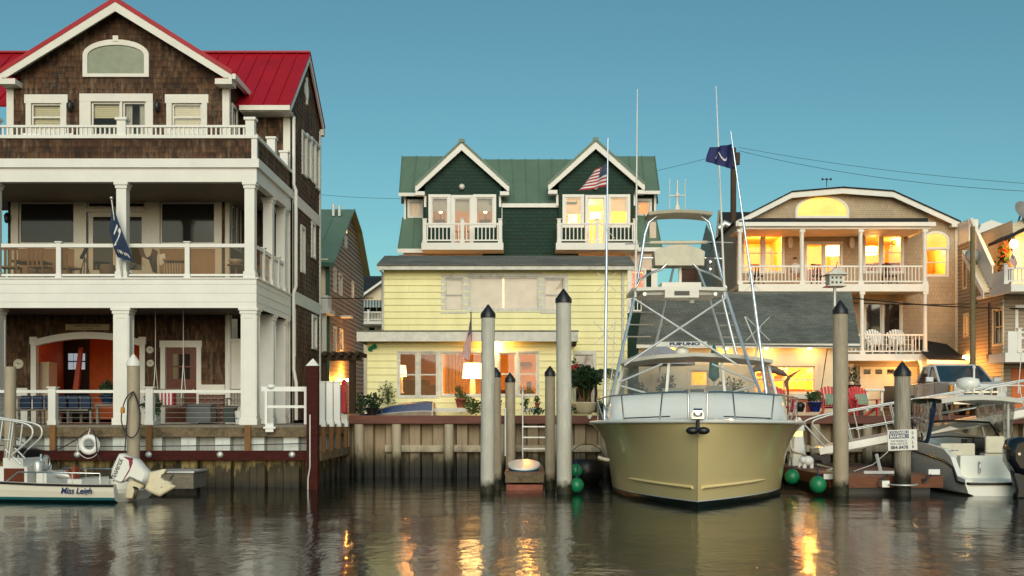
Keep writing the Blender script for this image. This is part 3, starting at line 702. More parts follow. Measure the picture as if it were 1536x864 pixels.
# ---------------------------------------------------------------- yellow house by the bulkhead
YF, YU = 37.0, 39.5
yh = thing('yellow_house', 'pale yellow clapboard house with flat fascia and lit picture window below', 'house', (-1.5, 39, GZ))
yl = FRONT(YF); xl0, xl1 = X(551, YF), X(860, YF)
ywin = [wr(YF, 598, 625, 529, 595), wr(YF, 629, 656, 529, 595), wr(YF, 662, 742, 529, 593, b=(1, 1)), wr(YF, 748, 774, 529, 593), wr(YF, 778, 806, 529, 593)]
for q in ywin: q.update(c=.06, pane=m_glass, trim=m_old, rec=.03)
facade(yh, 'lower_wall', yl, [(xl0, GZ), (xl1, GZ), (xl1, Z(511, YF)), (xl0, Z(511, YF))], m_yellow, .235, ywin, ld=.034)
part('lower_side_wall', MB().wall(RIGHT(xl1), [(YF, GZ), (YU, GZ), (YU, Z(511, YF)), (YF, Z(511, YF))], [], .235), m_yellow, yh)
part('lower_side_wall', MB().wall(LEFT(xl0), [(YF, GZ), (YU + 4, GZ), (YU + 4, Z(511, YF)), (YF, Z(511, YF))], [], .235), m_yellow, yh)
rm = room(yh, xl0 + .2, xl1 - .2, YF + .16, YF + 4.6, GZ + .1, Z(514, YF), m_room, 'living_room')
m = MB(); m.box(X(622, 39), X(660, 39), 39, 40, GZ + .1, Z(578, 39)); m.box(X(600, 40), X(640, 40), 40.2, 41, GZ + .1, Z(570, 40))
part('sideboard', m, m_furn, rm)
part('wall_panel', MB().box(X(600, 41), X(655, 41), 41.3, 41.5, GZ + .1, Z(520, 41)), mat('brown_panel', (.30, .13, .06), .6), rm)
part('curtain', MB().grid(lambda a, q: V((X(660, 41) + a * 1.2, 41.2 + .04 * math.sin(a * 60), GZ + .2 + q * 2.2)), 60, 1), mat('orange_curtain', (.62, .40, .18), .8), rm)
def table_lamp(px, py0, py1, d, r, wsh=None, glow=None):
    m = MB(); x = X(px, d); zt, zb = Z(py0, d), Z(py1, d); s = zt - (zt - zb) * .4
    sh = part('lamp_shade', MB().lathe([(r, s), (r * .82, zt)], (x, d, 0), 20, caps=False), glow or m_lamp, rm)
    part('lamp_base', m.lathe([(r * .5, zb), (r * .5, zb + .03), (r * .22, zb + .08), (r * .3, (zb + s) / 2), (r * .18, s - .02)], (x, d, 0), 12), mat('lamp_ceramic', (.75, .62, .35), .3), rm)
    return x, d, s
lp = table_lamp(709, 545, 600, YF + .7, .36)
part('lamp_table', MB().box(lp[0] - .5, lp[0] + .5, YF + .45, YF + 1.0, GZ + .1, Z(599, YF + .7)), m_furn, rm)
for px in (658.5, 745): part('light_divider', MB().box(X(px, YF) - .03, X(px, YF) + .03, YF + .16, YF + 2.6, GZ + .1, Z(514, YF)), m_room, rm)  # added unseen dividers that keep the lamp light from the side sashes
light('living_room_light', (lp[0], YF + .72, lp[2] + .25), (1, .44, .08), 800, .15); light('den_light', (X(606, YF), YF + .5, lp[2] + .2), (1, .38, .1), 60, .1)
table_lamp(602.5, 548, 590, YF + .5, .17, glow=emit('small_shade_glow', (1, .5, .14), 5))
globe(rm, (X(700, 39.4), 39.4, Z(514, YF) - .1), .1)
light('kitchen_light', (X(790, 40), 39.6, Z(522, 39)), (1, .44, .09), 90, .15)
m = MB(); m.box(X(779, 41), X(797, 41), 41.2, 41.55, Z(548, 41), Z(543, 41)); m.box(X(750, 40.5), X(800, 40.5), 40.6, 41.2, GZ + .1, Z(585, 40.5)); m.box(X(790, 39), X(797, 39), 39, 39.05, GZ + .2, Z(572, 39)); m.box(X(786, 39), X(801, 39), 39, 39.45, Z(590, 39), Z(588, 39))
part('kitchen_counter', m, m_furn, rm)
# flat roof with deep fascia over the ground floor
d = YF - .55; m = MB().pb(535, 867, 497.5, 512, d, .07); m.box(X(535, d), X(535, d) + .07, d + .07, YU, Z(512, d), Z(497.5, d)); m.box(X(867, d) - .07, X(867, d), d + .07, YU, Z(512, d), Z(497.5, d))
part('fascia', m, m_old, yh)
part('soffit', MB().box(X(535, d) + .07, X(867, d) - .07, d + .07, YU, Z(511, d), Z(510, d)), m_old, yh)
part('flat_roof', MB().box(X(534, d), X(868, d), d - .03, YU, Z(497, d), Z(495.5, d)), m_asph, yh)
# upper storey
yu = FRONT(YU); u0, u1 = X(576, YU), X(941, YU)
uw = [wr(YU, 667, 695, 417, 466, b=(1, 2)), wr(YU, 703, 808, 415, 464, b=(1, 1)), wr(YU, 816, 847, 417, 466, b=(1, 2))]
for q in uw: q.update(c=.13, trim=m_old, pane=m_glass, blind=.99, bm=mat('lit_roller_blind', (.74, .68, .60), .8), rec=.03, proud=.025)
dw = wr(YU, 862, 889, 532, 610, c=.14, b=(1, 1), trim=m_old, name='side_door')
facade(yh, 'upper_wall', yu, [(u0, GZ), (u1, GZ), (u1, Z(404, YU)), (u0, Z(404, YU))], m_yellow, .235, uw + [dw], [(xl0 + .25, xl1 - .25, GZ + .06, Z(514, YF) + .02)], ld=.034)
part('upper_side_wall', MB().wall(RIGHT(u1), [(YU, GZ), (YU + 4.5, GZ), (YU + 4.5, Z(404, YU)), (YU, Z(404, YU))], [], .235), m_yellow, yh)
part('upper_side_wall', MB().wall(LEFT(u0), [(YU, GZ), (YU + 4.5, GZ), (YU + 4.5, Z(404, YU)), (YU, Z(404, YU))], [], .235), m_yellow, yh)
rm2 = room(yh, u0 + .2, u1 - .2, YU + .2, YU + 3, Z(480, YU), Z(406, YU), m_room, 'upper_living_room')
light('upper_left_light', (X(755, YU), YU + 1.6, Z(425, YU)), (1, .62, .36), 15, .3); light('upper_right_light', (X(832, YU), YU + 1.0, Z(435, YU)), (1, .55, .2), 14, .2)
m = MB()
for px in (755,): m.pb(px - 1.2, px + 1.2, 415, 464, YU + .10, .03)
part('blind_gap', m, emit('gap_glow', (1, .6, .25), 1.0), yh)
m = MB(); d = YU - .45; m.pb(566, 951, 396.5, 404.5, d, .08)
m.tube([(X(569, d), d, Z(404, d)), (X(574.5, YU), YU - .06, Z(410, YU)), (X(574.5, YU), YU - .06, Z(495, YU))], .045, 6); m.tube([(X(934, YU), YU - .06, Z(404, YU)), (X(934, YU), YU - .06, GZ)], .045, 6)
part('eave_board', m, m_old, yh)
part('eave_soffit', MB().box(X(567, d), X(950, d), d + .08, YU, Z(403, d), Z(402, d)), m_old, yh)
part('roof', MB().prism([P(565, 396.3, d - .04), P(952, 396.3, d - .04), V((X(944, 44), 44, Z(383.5, 44))), V((X(577, 44), 44, Z(383.5, 44)))], (0, 0, -.05)), m_asph, yh)
m = MB(); c = P(562, 517, YF - .06); m.lathe([(.05, 0), (.09, .12)], c, 10, axis=(0, -.8, -.6)); c = P(556, 521, YF - .06); m.lathe([(.05, 0), (.08, .12)], c, 10, axis=(0, -.8, -.6))
part('flood_lamp', m, m_green, yh)
part('corner_lantern', MB().lathe([(.05, 0), (.09, .08), (.07, .25), (.02, .3)], P(861, 520, YF - .2), 8), m_dark, yh)
light('fascia_glow_fill', P(742, 517, YF - .18), (1, .52, .12), 110, .06)  # added light without a fixture, for the warm glow under the fascia

# ---------------------------------------------------------------- green house with two dormers
GF = 50.0
gh = thing('green_house', 'dark green shingle house with green metal roof and two gabled dormers', 'house', (0, 52, GZ))
def yroof(name, pts, seam=.62): return metal_roof(gh, *pts, m_greenroof, seam=seam, name=name, rise=.05, w=.035)
rgy = 53.2
zrg = Z(239, rgy)
yroof('main_roof', [P(735, 305, GF + .1), P(865, 305, GF + .1), V((X(868, rgy), rgy, zrg)), V((X(728, rgy), rgy, zrg))])
yroof('main_roof', [P(599, 289, GF + .9), P(676, 289, GF + .9), V((X(690, rgy), rgy, zrg + .15)), V((X(603, rgy), rgy, zrg + .15))])
yroof('main_roof', [P(905, 286, GF + .9), P(989, 286, GF + .9), V((X(982, rgy), rgy, zrg + .15)), V((X(905, rgy), rgy, zrg + .15))])
m = MB().prism([V((X(603, rgy), rgy, zrg)), V((X(982, rgy), rgy, zrg)), V((X(989, 56), 56.5, Z(300, 56))), V((X(600, 56), 56.5, Z(300, 56)))], (0, 0, -.1)); part('rear_roof', m, m_greenroof, gh)
m = MB(); m.pb(598, 660, 289, 294, GF + .85, .06); m.pb(925, 990, 286, 291, GF + .85, .06); m.pb(748, 844, 305, 311, GF + .05, .06); part('eave_board', m, m_white, gh)
# lower skirts and set-back walls with small windows
sk = GF + 1.4
facade(gh, 'setback_wall', FRONT(sk), rect(sk, 608, 644, 292, 335), m_shingfar, None, [wr(sk, 615, 631, 303, 324, b=(1, 1), pane=m_glass, blind=.99, bm=mat('warm_blind', (.75, .6, .38), .8), c=.12)])
facade(gh, 'setback_wall', FRONT(sk), rect(sk, 949, 985, 292, 335), m_shingfar, None, [wr(sk, 957, 974, 302, 322, b=(1, 1), pane=m_glass, c=.12)])
rr3 = room(gh, X(609, sk), X(640, sk), sk + .2, sk + 1.6, Z(330, sk), Z(296, sk), m_room, 'attic_room'); light('attic_light', P(622, 305, sk + .9), (1, .6, .25), 12)
room(gh, X(950, sk), X(984, sk), sk + .2, sk + 1.6, Z(330, sk), Z(296, sk), m_room, 'attic_room'); light('attic_light', P(965, 305, sk + .9), (1, .55, .18), 22)
m = MB(); m.pb(606, 609, 292, 330, sk - .05, .1); m.pb(981, 984.5, 292, 330, sk - .05, .1); part('corner_board', m, m_white, gh)
yroof('lower_roof', [P(597, 373, GF + .1), P(640, 373, GF + .1), P(640, 327, sk), P(604, 327, sk)])
yroof('lower_roof', [P(950, 373, GF + .1), P(993, 373, GF + .1), P(983, 322, sk), P(950, 322, sk)])
m = MB(); m.pb(596, 636, 373, 379, GF + .02, .08); m.pb(952, 995, 371, 377, GF + .02, .08); part('skirt_fascia', m, m_white, gh)
part('green_panel', MB().wall(FRONT(GF + .2), rect(GF + .2, 752, 840, 308, 390), [], .16), m_shingfar, gh)
m = MB(); m.pb(750, 753.5, 311, 372, GF + .1, .1); m.pb(838, 841, 311, 372, GF + .1, .1); part('panel_trim', m, m_white, gh)
def dormer(ax, ay, ex0, ex1, ey, wx0, wx1, wins, sillx0, sillx1, lit):
    dn = thing_part('dormer', gh)
    fr = FRONT(GF); a = (X(ax, GF), Z(ay, GF)); e0, e1, ez_ = X(ex0, GF), X(ex1, GF), Z(ey, GF); sl_ = (a[1] - ez_) / (a[0] - e0)
    w0, w1 = X(wx0, GF), X(wx1, GF)
    facade(gh, 'dormer_wall', fr, [(w0, Z(376, GF)), (w1, Z(376, GF)), (w1, ez_ + (e1 - w1) * sl_ - .1), (a[0], a[1] - .15), (w0, ez_ + (w0 - e0) * sl_ - .1)], m_shingfar, .16, wins)
    for fx, u in ((LEFT(w0), w0), (RIGHT(w1), w1)):
        part('dormer_side', MB().wall(fx, [(GF, Z(376, GF)), (GF + 2.2, Z(376, GF)), (GF + 2.2, ez_), (GF, ez_)], [], .16), m_shingfar, gh)
    m = MB(); y = GF - .35
    for xe, s_ in ((e0, -1), (e1, 1)):
        m.prism([V((a[0], y, a[1])), V((xe, y, ez_)), V((xe, y, ez_ - .3)), V((a[0], y, a[1] - .36))], (0, .08, 0))
        m.prism([V((a[0], y + .08, a[1] - .03)), V((xe, y + .08, ez_ - .03)), V((xe, y + .08, ez_ - .06)), V((a[0], y + .08, a[1] - .06))], (0, .3, 0))
        m.box(min(xe, xe - s_ * .42), max(xe, xe - s_ * .42), y, GF, ez_ - .42, ez_ - .25)
        m.box(xe - s_ * .42 - .05, xe - s_ * .42 + .05, GF - .05, GF + .05, Z(325, GF) if s_ * 0 else ez_ - .9, ez_ - .4)
    part('rake_board', m, m_white, gh)
    for xe in (e0, e1):
        yroof('dormer_roof', [(xe, y - .04, ez_ + .03), (xe, GF + 2.3, ez_ + .03), (a[0], GF + 3.2, a[1] + .04), (a[0], y - .04, a[1] + .04)])
    part('ridge_knob', MB().box(a[0] - .12, a[0] + .12, y - .08, y + .3, a[1] - .02, a[1] + .14), m_greenroof, gh)
    part('gable_lamp', MB().lathe([(.1, 0), (.14, .12), (.05, .2)], (X(ax, GF), GF - .02, Z(281, GF)), 8, axis=(0, -1, 0)), m_white, gh)
    m = MB(); yb0 = GF - 1.1
    m.box(X(sillx0, yb0), X(sillx1, yb0), yb0, GF + .1, Z(374.5, yb0), Z(364, yb0)); part('balcony_slab', m, m_white, gh)
    fz = Z(364, yb0); hh = Z(334, yb0) - fz
    railing(gh, (X(sillx0 + 3, yb0), yb0 + .1, fz), (X(sillx1 - 3, yb0), yb0 + .1, fz), h=hh, gap=.17, posts=(0.015, .5, .985), bw=.045, top=.08, post=.16, posth=.16)
    for px in (sillx0 + 3, sillx1 - 3): railing(gh, (X(px, yb0), yb0 + .2, fz), (X(px, yb0), GF - .05, fz), h=hh, gap=.17, bw=.045, top=.08, name='side_railing')
def thing_part(*a): return None
dk = dict(trim=m_white, c=.13, pane=m_glass, rec=.03)
dormer(693, 216, 624, 764, 281, 637, 752, [wr(GF, 647, 672, 296, 338, b=(1, 1), **dk), wr(GF, 681, 706, 297, 366, b=(1, 1), name='balcony_door', **dk), wr(GF, 714, 740, 296, 338, b=(1, 1), **dk)], 632, 755, 0)
dormer(893, 214, 822, 966, 279, 838, 952, [wr(GF, 848, 872, 296, 338, b=(1, 1), **dk), wr(GF, 882, 906, 297, 366, b=(1, 1), name='balcony_door', **dk), wr(GF, 915, 941, 296, 338, b=(1, 1), **dk)], 834, 958, 1)
dimr = mat('dim_warm_wall', (.34, .25, .16), .8)
a = room(gh, X(640, GF), X(748, GF), GF + .18, GF + 3.4, Z(372, GF), Z(292, GF), dimr, 'left_bedroom')
for px in (661, 728): part('bedside_lamp', MB().ball(P(px, 318, GF + 1.6), .07, 10), emit('bedside_glow', (1, .6, .2), 30), a)
m = MB()
for px in (661, 728): m.lathe([(.13, 0), (.03, .03), (.03, .35)], P(px, 330, GF + 1.6), 8); m.box(X(px - 8, GF + 2), X(px + 8, GF + 2), GF + 1.3, GF + 2.2, Z(372, GF) + .05, Z(331, GF + 1.6))
part('bedside_table', m, m_furn, a)
light('left_bedroom_light', P(694, 312, GF + 1.6), (1, .52, .2), 120)
part('room_blind', MB().box(X(647, GF), X(740, GF), GF + .2, GF + .22, Z(316, GF), Z(294, GF)), mat('grey_blind', (.36, .32, .25), .9), a)
b = room(gh, X(840, GF), X(950, GF), GF + .18, GF + 3.8, Z(372, GF), Z(292, GF), m_room, 'right_bedroom')
light('right_bedroom_light', P(880, 318, GF + 2), (1, .46, .09), 700); light('right_bedroom_light', P(930, 322, GF + 1.6), (1, .48, .10), 420)
part('roller_blind', MB().box(X(847, GF), X(873, GF), GF + .2, GF + .22, Z(320, GF), Z(294, GF)).box(X(914, GF), X(942, GF), GF + .2, GF + .22, Z(316, GF), Z(294, GF)), litpane('amber_blind', (1, .50, .12), .62), b)
part('hall_opening', MB().box(X(852, 53.6), X(866, 53.6), 53.5, 53.6, Z(350, 53.6), Z(322, 53.6)).box(X(885, 53.6), X(902, 53.6), 53.5, 53.6, Z(330, 53.6), Z(318, 53.6)), emit('hall_glow', (1, .6, .18), 1.6), b)
m = MB(); m.pb(605, 985, 378, 405, GF + .3, .2); part('base_wall', m, m_pink, gh)
part('base_strip', MB().wall(FRONT(GF + .28), rect(GF + .28, 724, 868, 378, 392), [], .16), m_shingfar, gh)
m = MB(); m.box(X(600, GF + 1), X(605, GF + .3) + .2, GF + .5, GF + 6, GZ, Z(380, GF)); m.box(X(985, GF + .3) - .3, X(985, GF + .3), GF + .5, GF + 6, GZ, Z(330, GF)); part('end_wall', m, m_pink, gh)
# lower right corner seen past the yellow house
d = GF + .3
facade(gh, 'rear_entry_wall', FRONT(d), rect(d, 938, 986, 405, 600), m_shingfar, .16, [wr(d, 947, 966, 402 + 4, 440, b=(1, 2), pane=m_glass, c=.1)])
rq = room(gh, X(940, d), X(976, d), d + .2, d + 2, Z(445, d), Z(404, d), m_roomor, 'entry_room'); light('entry_light', P(957, 412, d + 1), (1, .5, .12), 60)
part('entry_post', MB().pb(977, 986, 398, 450, d - .1, .15).pb(938, 947, 380, 470, d - .08, .1), m_white, gh)
railing(gh, P(940, 470, d - .9), P(978, 470, d - .9), h=Z(446, d - .9) - Z(470, d - .9), gap=.16, posts=(0, 1), name='entry_railing')

# ---------------------------------------------------------------- brown gambrel house and pale house in the gap
BX = -8.3; bf, bb_ = 46.0, BX * F / (545 - CX)
bh = thing('gambrel_house', 'brown sided house with green metal gambrel roof beside the shingle house', 'house', (BX - 4, 50, GZ))
def by(px): return BX * F / (px - CX)
ye, ybk, yrd, yb2_ = by(503), by(515), by(523), by(534)
pts = [(bf, GZ), (bb_, GZ), (bb_, Z(405, bb_)), (yb2_, Z(350, yb2_)), (yrd, Z(318, yrd)), (ybk, Z(333, ybk)), (bf, Z(390, bf))]
def bw(pa, pb_, t, b_): y0, y1 = by(pa), by(pb_); return dict(r=(y0, y1, Z(b_, y0), Z(t, y0)), c=.09, b=(1, 2), proud=.04)
facade(bh, 'side_wall', RIGHT(BX), pts, m_brown, .2, [bw(500, 503, 404, 435), bw(508, 512, 412, 440), bw(527.5, 529.5, 424, 446), bw(500, 503, 492, 528), bw(509, 513, 495, 524)], ld=.035)
part('gable_window', MB().face([V((BX + .03, by(515.5), Z(350, by(515.5)))), V((BX + .03, by(520), Z(350, by(520)))), V((BX + .03, by(520), Z(326, by(520)))), V((BX + .03, by(515.5), Z(333, by(515.5))))]), emit('gable_lit_pane', (1, .6, .15), 1.3), bh)
part('gable_shutter', MB().fb(RIGHT(BX), by(516), by(520), Z(370, by(516)), Z(351, by(516)), .0, .04), m_trim, bh)
part('front_wall', MB().wall(FRONT(bf), [(BX - 6, GZ), (BX, GZ), (BX, Z(388, bf)), (BX - 6, Z(388, bf))], [], .2), m_cream, bh)
ox = BX + .3
metal_roof(bh, (BX - 8, bf - .4, Z(396, bf - .4)), (ox, bf - .4, Z(396, bf - .4)), (ox, ybk, Z(331, ybk)), (BX - 8, ybk, Z(331, ybk)), m_greenroof, seam=.8)
metal_roof(bh, (BX - 8, ybk, Z(331, ybk)), (ox, ybk, Z(331, ybk)), (ox, yrd, Z(314, yrd)), (BX - 8, yrd, Z(314, yrd)), m_greenroof, seam=.8, name='upper_roof')
m = MB(); m.prism([V((BX - 8, yrd, Z(314, yrd))), V((ox, yrd, Z(314, yrd))), V((ox, yb2_, Z(347, yb2_))), V((BX - 8, yb2_, Z(347, yb2_)))], (0, 0, -.08)); m.prism([V((BX - 8, yb2_, Z(347, yb2_))), V((ox, yb2_, Z(347, yb2_))), V((ox, bb_ + .3, Z(412, bb_ + .3))), V((BX - 8, bb_ + .3, Z(412, bb_ + .3)))], (0, 0, -.08))
part('rear_roof', m, m_greenroof, bh)
part('gutter', MB().box(BX - 8, ox, bf - .52, bf - .38, Z(400, bf) - .05, Z(396, bf)), m_gtrim, bh)
part('corner_post', MB().box(BX - .1, BX + .06, bf - .06, bf + .1, GZ, Z(398, bf)), m_gtrim, bh)
m = MB()
for px, t in ((500, 306), (509, 308)): m.tube([P(px, 324, yrd - 1), P(px, t, yrd - 1)], .07, 6)
part('vent_pipe', m, m_white, bh)
m = MB(); m.pb(483, 492, 443, 466, bf - 1.2, .8); m.pb(480, 495, 463, 470, bf - 1.3, 1.2)
part('rear_balcony', m, m_white, bh); part('balcony_post', MB().pb(483, 489, 470, 600, bf - 1.0, .15), m_white, bh)
m = MB(); m.box(BX + .02, BX + .5, by(510), by(513), Z(476, by(510)), Z(473, by(510))); part('wall_shelf', m, m_white, bh)
lm = MB(); lc = V((BX + .15, by(512), Z(572, by(512)))); lm.box(BX, BX + .12, lc.y - .08, lc.y + .08, lc.z - .25, lc.z - .05); part('wall_sconce', lm, m_dark, bh)
part('sconce_glow', MB().lathe([(.07, -.15), (.11, .12)], lc + V((.05, 0, 0)), 10), m_bulb, bh); light('sconce_light', lc + V((.3, -.1, .1)), (1, .40, .06), 520, .1)

ph = thing('pale_house', 'pale cream house with striped awning glimpsed in the gap beside the yellow house', 'house', (X(556, 72), 74, GZ))
d = 72
facade(ph, 'front_wall', FRONT(d), [(X(530, d), GZ), (X(600, d), GZ), (X(600, d), Z(400, d)), (X(575, d), Z(415, d)), (X(530, d), Z(448, d))], m_cream, .3, [wr(d, 553, 563, 490, 498, b=(1, 1)), wr(d, 545, 575, 458, 468, b=(3, 1), c=.08)])
m = MB().prism([P(526, 452, d - .5), P(574, 418, d - .5), V((X(574, d + 8), d + 8, Z(414, d + 8))), V((X(526, d + 8), d + 8, Z(414, d + 8)))], (0, 0, -.25)); part('roof', m, m_asphd, ph)
part('rake_board', MB().prism([P(526, 453, d - .55), P(575, 418.5, d - .55), P(575, 422.5, d - .55), P(526, 457, d - .55)], (0, .1, 0)), m_white, ph)
m = MB(); n = 16
for i in range(n):
    m.m = i % 2; a = 539 + 35 * i / n; b_ = 539 + 35 * (i + 1) / n
    m.face([P(a, 458, d - 1.6), P(b_, 458, d - 1.6), P(b_, 450, d - .05), P(a, 450, d - .05)]); m.face([P(a, 461, d - 1.6), P(b_, 461, d - 1.6), P(b_, 458, d - 1.6), P(a, 458, d - 1.6)])
part('awning', m, [mat('awning_teal', (.07, .14, .14), .8), mat('awning_pale', (.5, .5, .45), .8)], ph)
railing(ph, P(540, 482, d - 1.6), P(576, 482, d - 1.6), h=.62, gap=.18, posts=(.35,), name='balcony_railing')
part('balcony_slab', MB().pb(538, 577, 482, 486, d - 1.7, 1.6), m_white, ph)
# ---------------------------------------------------------------- beige house with two porches
EF, EP = 50.0, 47.4
eh = thing('beige_house', 'beige shingle house with curved gable and lit windows behind two white porches', 'house', (X(1290, EF), 51, GZ))
fr = FRONT(EF); gl = dict(trim=m_white, pane=m_glass, rec=.03, c=.085)
ew = [wr(EF, 1115, 1142, 351, 408, b=(1, 2), **gl), wr(EF, 1147, 1174, 351, 408, b=(1, 2), **gl), wr(EF, 1209, 1234, 365, 424, b=(1, 1), name='patio_door', **gl), wr(EF, 1237, 1261, 365, 424, b=(1, 1), name='patio_door', **gl),
      wr(EF, 1297, 1320, 350, 408, b=(1, 2), **gl), wr(EF, 1324, 1353, 350, 408, b=(1, 2), **gl), wr(EF, 1387, 1420, 374, 413, b=(1, 2), **gl),
      wr(EF, 1298, 1322, 455, 532, b=(1, 1), name='patio_door', **gl), wr(EF, 1325, 1351, 455, 532, b=(1, 1), name='patio_door', **gl)]
ew[-1]['pane'] = ew[-2]['pane'] = m_win
poly = [(X(1105, EF), GZ), (X(1436, EF), GZ), (X(1436, EF), Z(332, EF)), (X(1340, EF), Z(290, EF)), (X(1264, EF), Z(285, EF)), (X(1190, EF), Z(291, EF)), (X(1105, EF), Z(330, EF))]
facade(eh, 'front_wall', fr, poly, m_bshing, .19, ew)
def arch_window(parent, fr, u0, u1, zb, zs, zc, pane, trim, c=.1, n=14, proud=.05):
    uc, w_ = (u0 + u1) / 2, (u1 - u0) / 2
    def pts(w, b, s_, t): return [(uc - w, b), (uc + w, b)] + [(uc + w * math.cos(math.pi * i / n), s_ + (t - s_) * math.sin(math.pi * i / n)) for i in range(n + 1)]
    o, i_ = pts(w_ + c, zb - c, zs, zc + c), pts(w_, zb, zs, zc); m = MB(); k = len(o)
    for i in range(k):
        j = (i + 1) % k; m.prism([T(fr, *o[i], proud), T(fr, *o[j], proud), T(fr, *i_[j], proud), T(fr, *i_[i], proud)], -fr[2] * (proud - .002))
    w = part('arched_window', m, trim, parent)
    part('pane', MB().face([T(fr, u, z, .012) for u, z in i_]), pane, w); return w
m_lit = litpane('lit_yellow_blind', (1, .46, .05), 1.7); m_lit2 = litpane('lit_amber_blind', (1, .42, .06), .8)
arch_window(eh, fr, X(1196, EF), X(1270, EF), Z(324, EF), Z(316, EF), Z(296, EF), m_lit, m_white)
arch_window(eh, fr, X(1387, EF), X(1420, EF), Z(371, EF), Z(360, EF), Z(350, EF), m_lit, m_white)
r1 = room(eh, X(1110, EF), X(1185, EF), EF + .2, EF + 4, Z(428, EF), Z(346, EF), m_room, 'corner_room'); light('corner_room_light', P(1140, 358, EF + 1.5), (1, .44, .08), 800)
r2 = room(eh, X(1187, EF), X(1375, EF), EF + .2, EF + 4.5, Z(428, EF), Z(346, EF), m_room, 'sitting_room')
for px, py, dd, wt in ((1238, 362, 52, 420), (1310, 372, 51.2, 290), (1345, 362, 52.5, 290)): light('sitting_room_light', P(px, py, dd), (1, .46, .10), wt * 1.6)
part('drum_lamp', MB().lathe([(.34, 0), (.34, .42)], P(1250, 383, 51.5), 16), m_lamp, r2); part('drum_lamp', MB().lathe([(.30, 0), (.30, .36)], P(1306, 382, 51.2), 16), m_lamp, r2)
m = MB(); c0 = P(1337, 366, 51.3)
for i in range(16): a = i * 2.4; m.tube([c0, c0 + V((math.cos(a) * .35, .1 * math.sin(a * 3), math.sin(a) * .35))], .012, 4)
part('starburst_pendant', m, m_steel, r2)
m = MB()
for px, py, wd, ht in ((1222, 418, .8, .9), (1335, 405, 1.4, .7), (1305, 408, .5, .8), (1260, 416, .4, 1.0)): c = P(px, py, 52.2); m.box(c.x - wd / 2, c.x + wd / 2, 52.2, 52.8, Z(428, EF), c.z + ht / 2)
part('sofa', m, m_furn, r2)
r3 = room(eh, X(1380, EF), X(1433, EF), EF + .2, EF + 3.5, Z(428, EF), Z(346, EF), m_room, 'side_room'); light('side_room_light', P(1402, 370, EF + 1.3), (1, .46, .10), 650)
part('hung_coat', MB().lathe([(.05, .9), (.22, .75), (.3, .1), (.2, 0)], P(1408, 410, 52.6), 10), m_roomor, r3)
m = MB(); y = EF - .4
top = [P(1104, 331, y), P(1188, 288, y), P(1264, 281.5, y), P(1340, 287, y), P(1441, 333, y)]
for a, b_ in zip(top, top[1:]):
    m.prism([a, b_, b_ - UP * .26, a - UP * .26], (0, .07, 0)); m.prism([a + V((0, .07, -.03)), b_ + V((0, .07, -.03)), b_ + V((0, .07, -.06)), a + V((0, .07, -.06))], (0, .33, 0))
m.box(X(1428, y), X(1441, y), y + .002, EF, Z(340, y), Z(336, y)); part('rake_board', m, m_white, eh)
m = MB()
for a, b_ in zip(top, top[1:]): m.prism([a + V((0, -.05, .05)), b_ + V((0, -.05, .05)), b_ + V((0, 7, .05)), a + V((0, 7, .05))], (0, 0, -.06))
part('roof', m, m_asphd, eh)
part('corner_board', MB().pb(1432.5, 1436.5, 336, 610, EF - .04, .12), m_cream, eh)
part('right_wall', MB().wall(LEFT(X(1105, EF)), [(EF, GZ), (EF + 7, GZ), (EF + 7, Z(330, EF)), (EF, Z(330, EF))], [], .19), m_bshing, eh)
# porch roof, columns and floors
m = MB().prism([P(1108, 331, EP - .1), P(1392, 331, EP - .1), P(1392, 327, EF - .01), P(1135, 327, EF - .01)], (0, 0, -.05)); part('porch_roof', m, m_asphd, eh)
m = MB().pb(1107, 1404, 333, 339, EP - .15, .12); m.pb(1110, 1396, 339.2, 343.5, EP, .12); m.box(X(1396, EP) - .12, X(1396, EP), EP + .12, EF, Z(343.5, EP), Z(339.2, EP)); part('porch_fascia', m, m_white, eh)
part('porch_ceiling', MB().box(X(1110, EP), X(1396, EP) - .12, EP + .12, EF, Z(341, EP), Z(340, EP)), m_cream, eh)
zt, fz = Z(343.5, EP), Z(426, EP)
cols = [X(px, EP) for px in (1110.5, 1204, 1292, 1388.5)]
for x in cols: column(eh, x, EP + .13, fz, zt, .2, round_=True)
for a, b_ in zip(cols, cols[1:]): railing(eh, (a + .1, EP + .1, fz), (b_ - .1, EP + .1, fz), h=Z(398, EP) - fz, gap=.15, top=.07)
m = MB().pb(1108, 1393, 426, 437, EP, .2); m.box(X(1393, EP) - .2, X(1393, EP), EP + .2, EF - .03, Z(437, EP), Z(426, EP)); part('floor_fascia', m, m_white, eh)
part('porch_floor', MB().box(X(1108, EP), X(1393, EP) - .2, EP + .2, EF - .03, Z(432, EP), Z(427, EP)), m_cream, eh)
zt2, fz2 = Z(437, EP), Z(531, EP)
c2 = [X(1294, EP), X(1389, EP)]
for x in c2: column(eh, x, EP + .13, fz2, zt2, .2, round_=True)
railing(eh, (c2[0] + .1, EP + .1, fz2), (c2[1] - .1, EP + .1, fz2), h=Z(501, EP) - fz2, gap=.15); railing(eh, (X(1255, EP), EP + .1, fz2), (c2[0] - .1, EP + .1, fz2), h=Z(501, EP) - fz2 - .0, gap=.15)
m = MB().pb(1250, 1393, 531, 541, EP, .2); part('lower_fascia', m, m_white, eh); part('lower_porch_floor', MB().box(X(1240, EP), X(1393, EP), EP + .2, EF - .03, Z(536, EP), Z(532, EP)), m_cream, eh)
column(eh, X(1389, EP), EP + .2, GZ, Z(541, EP), .28)
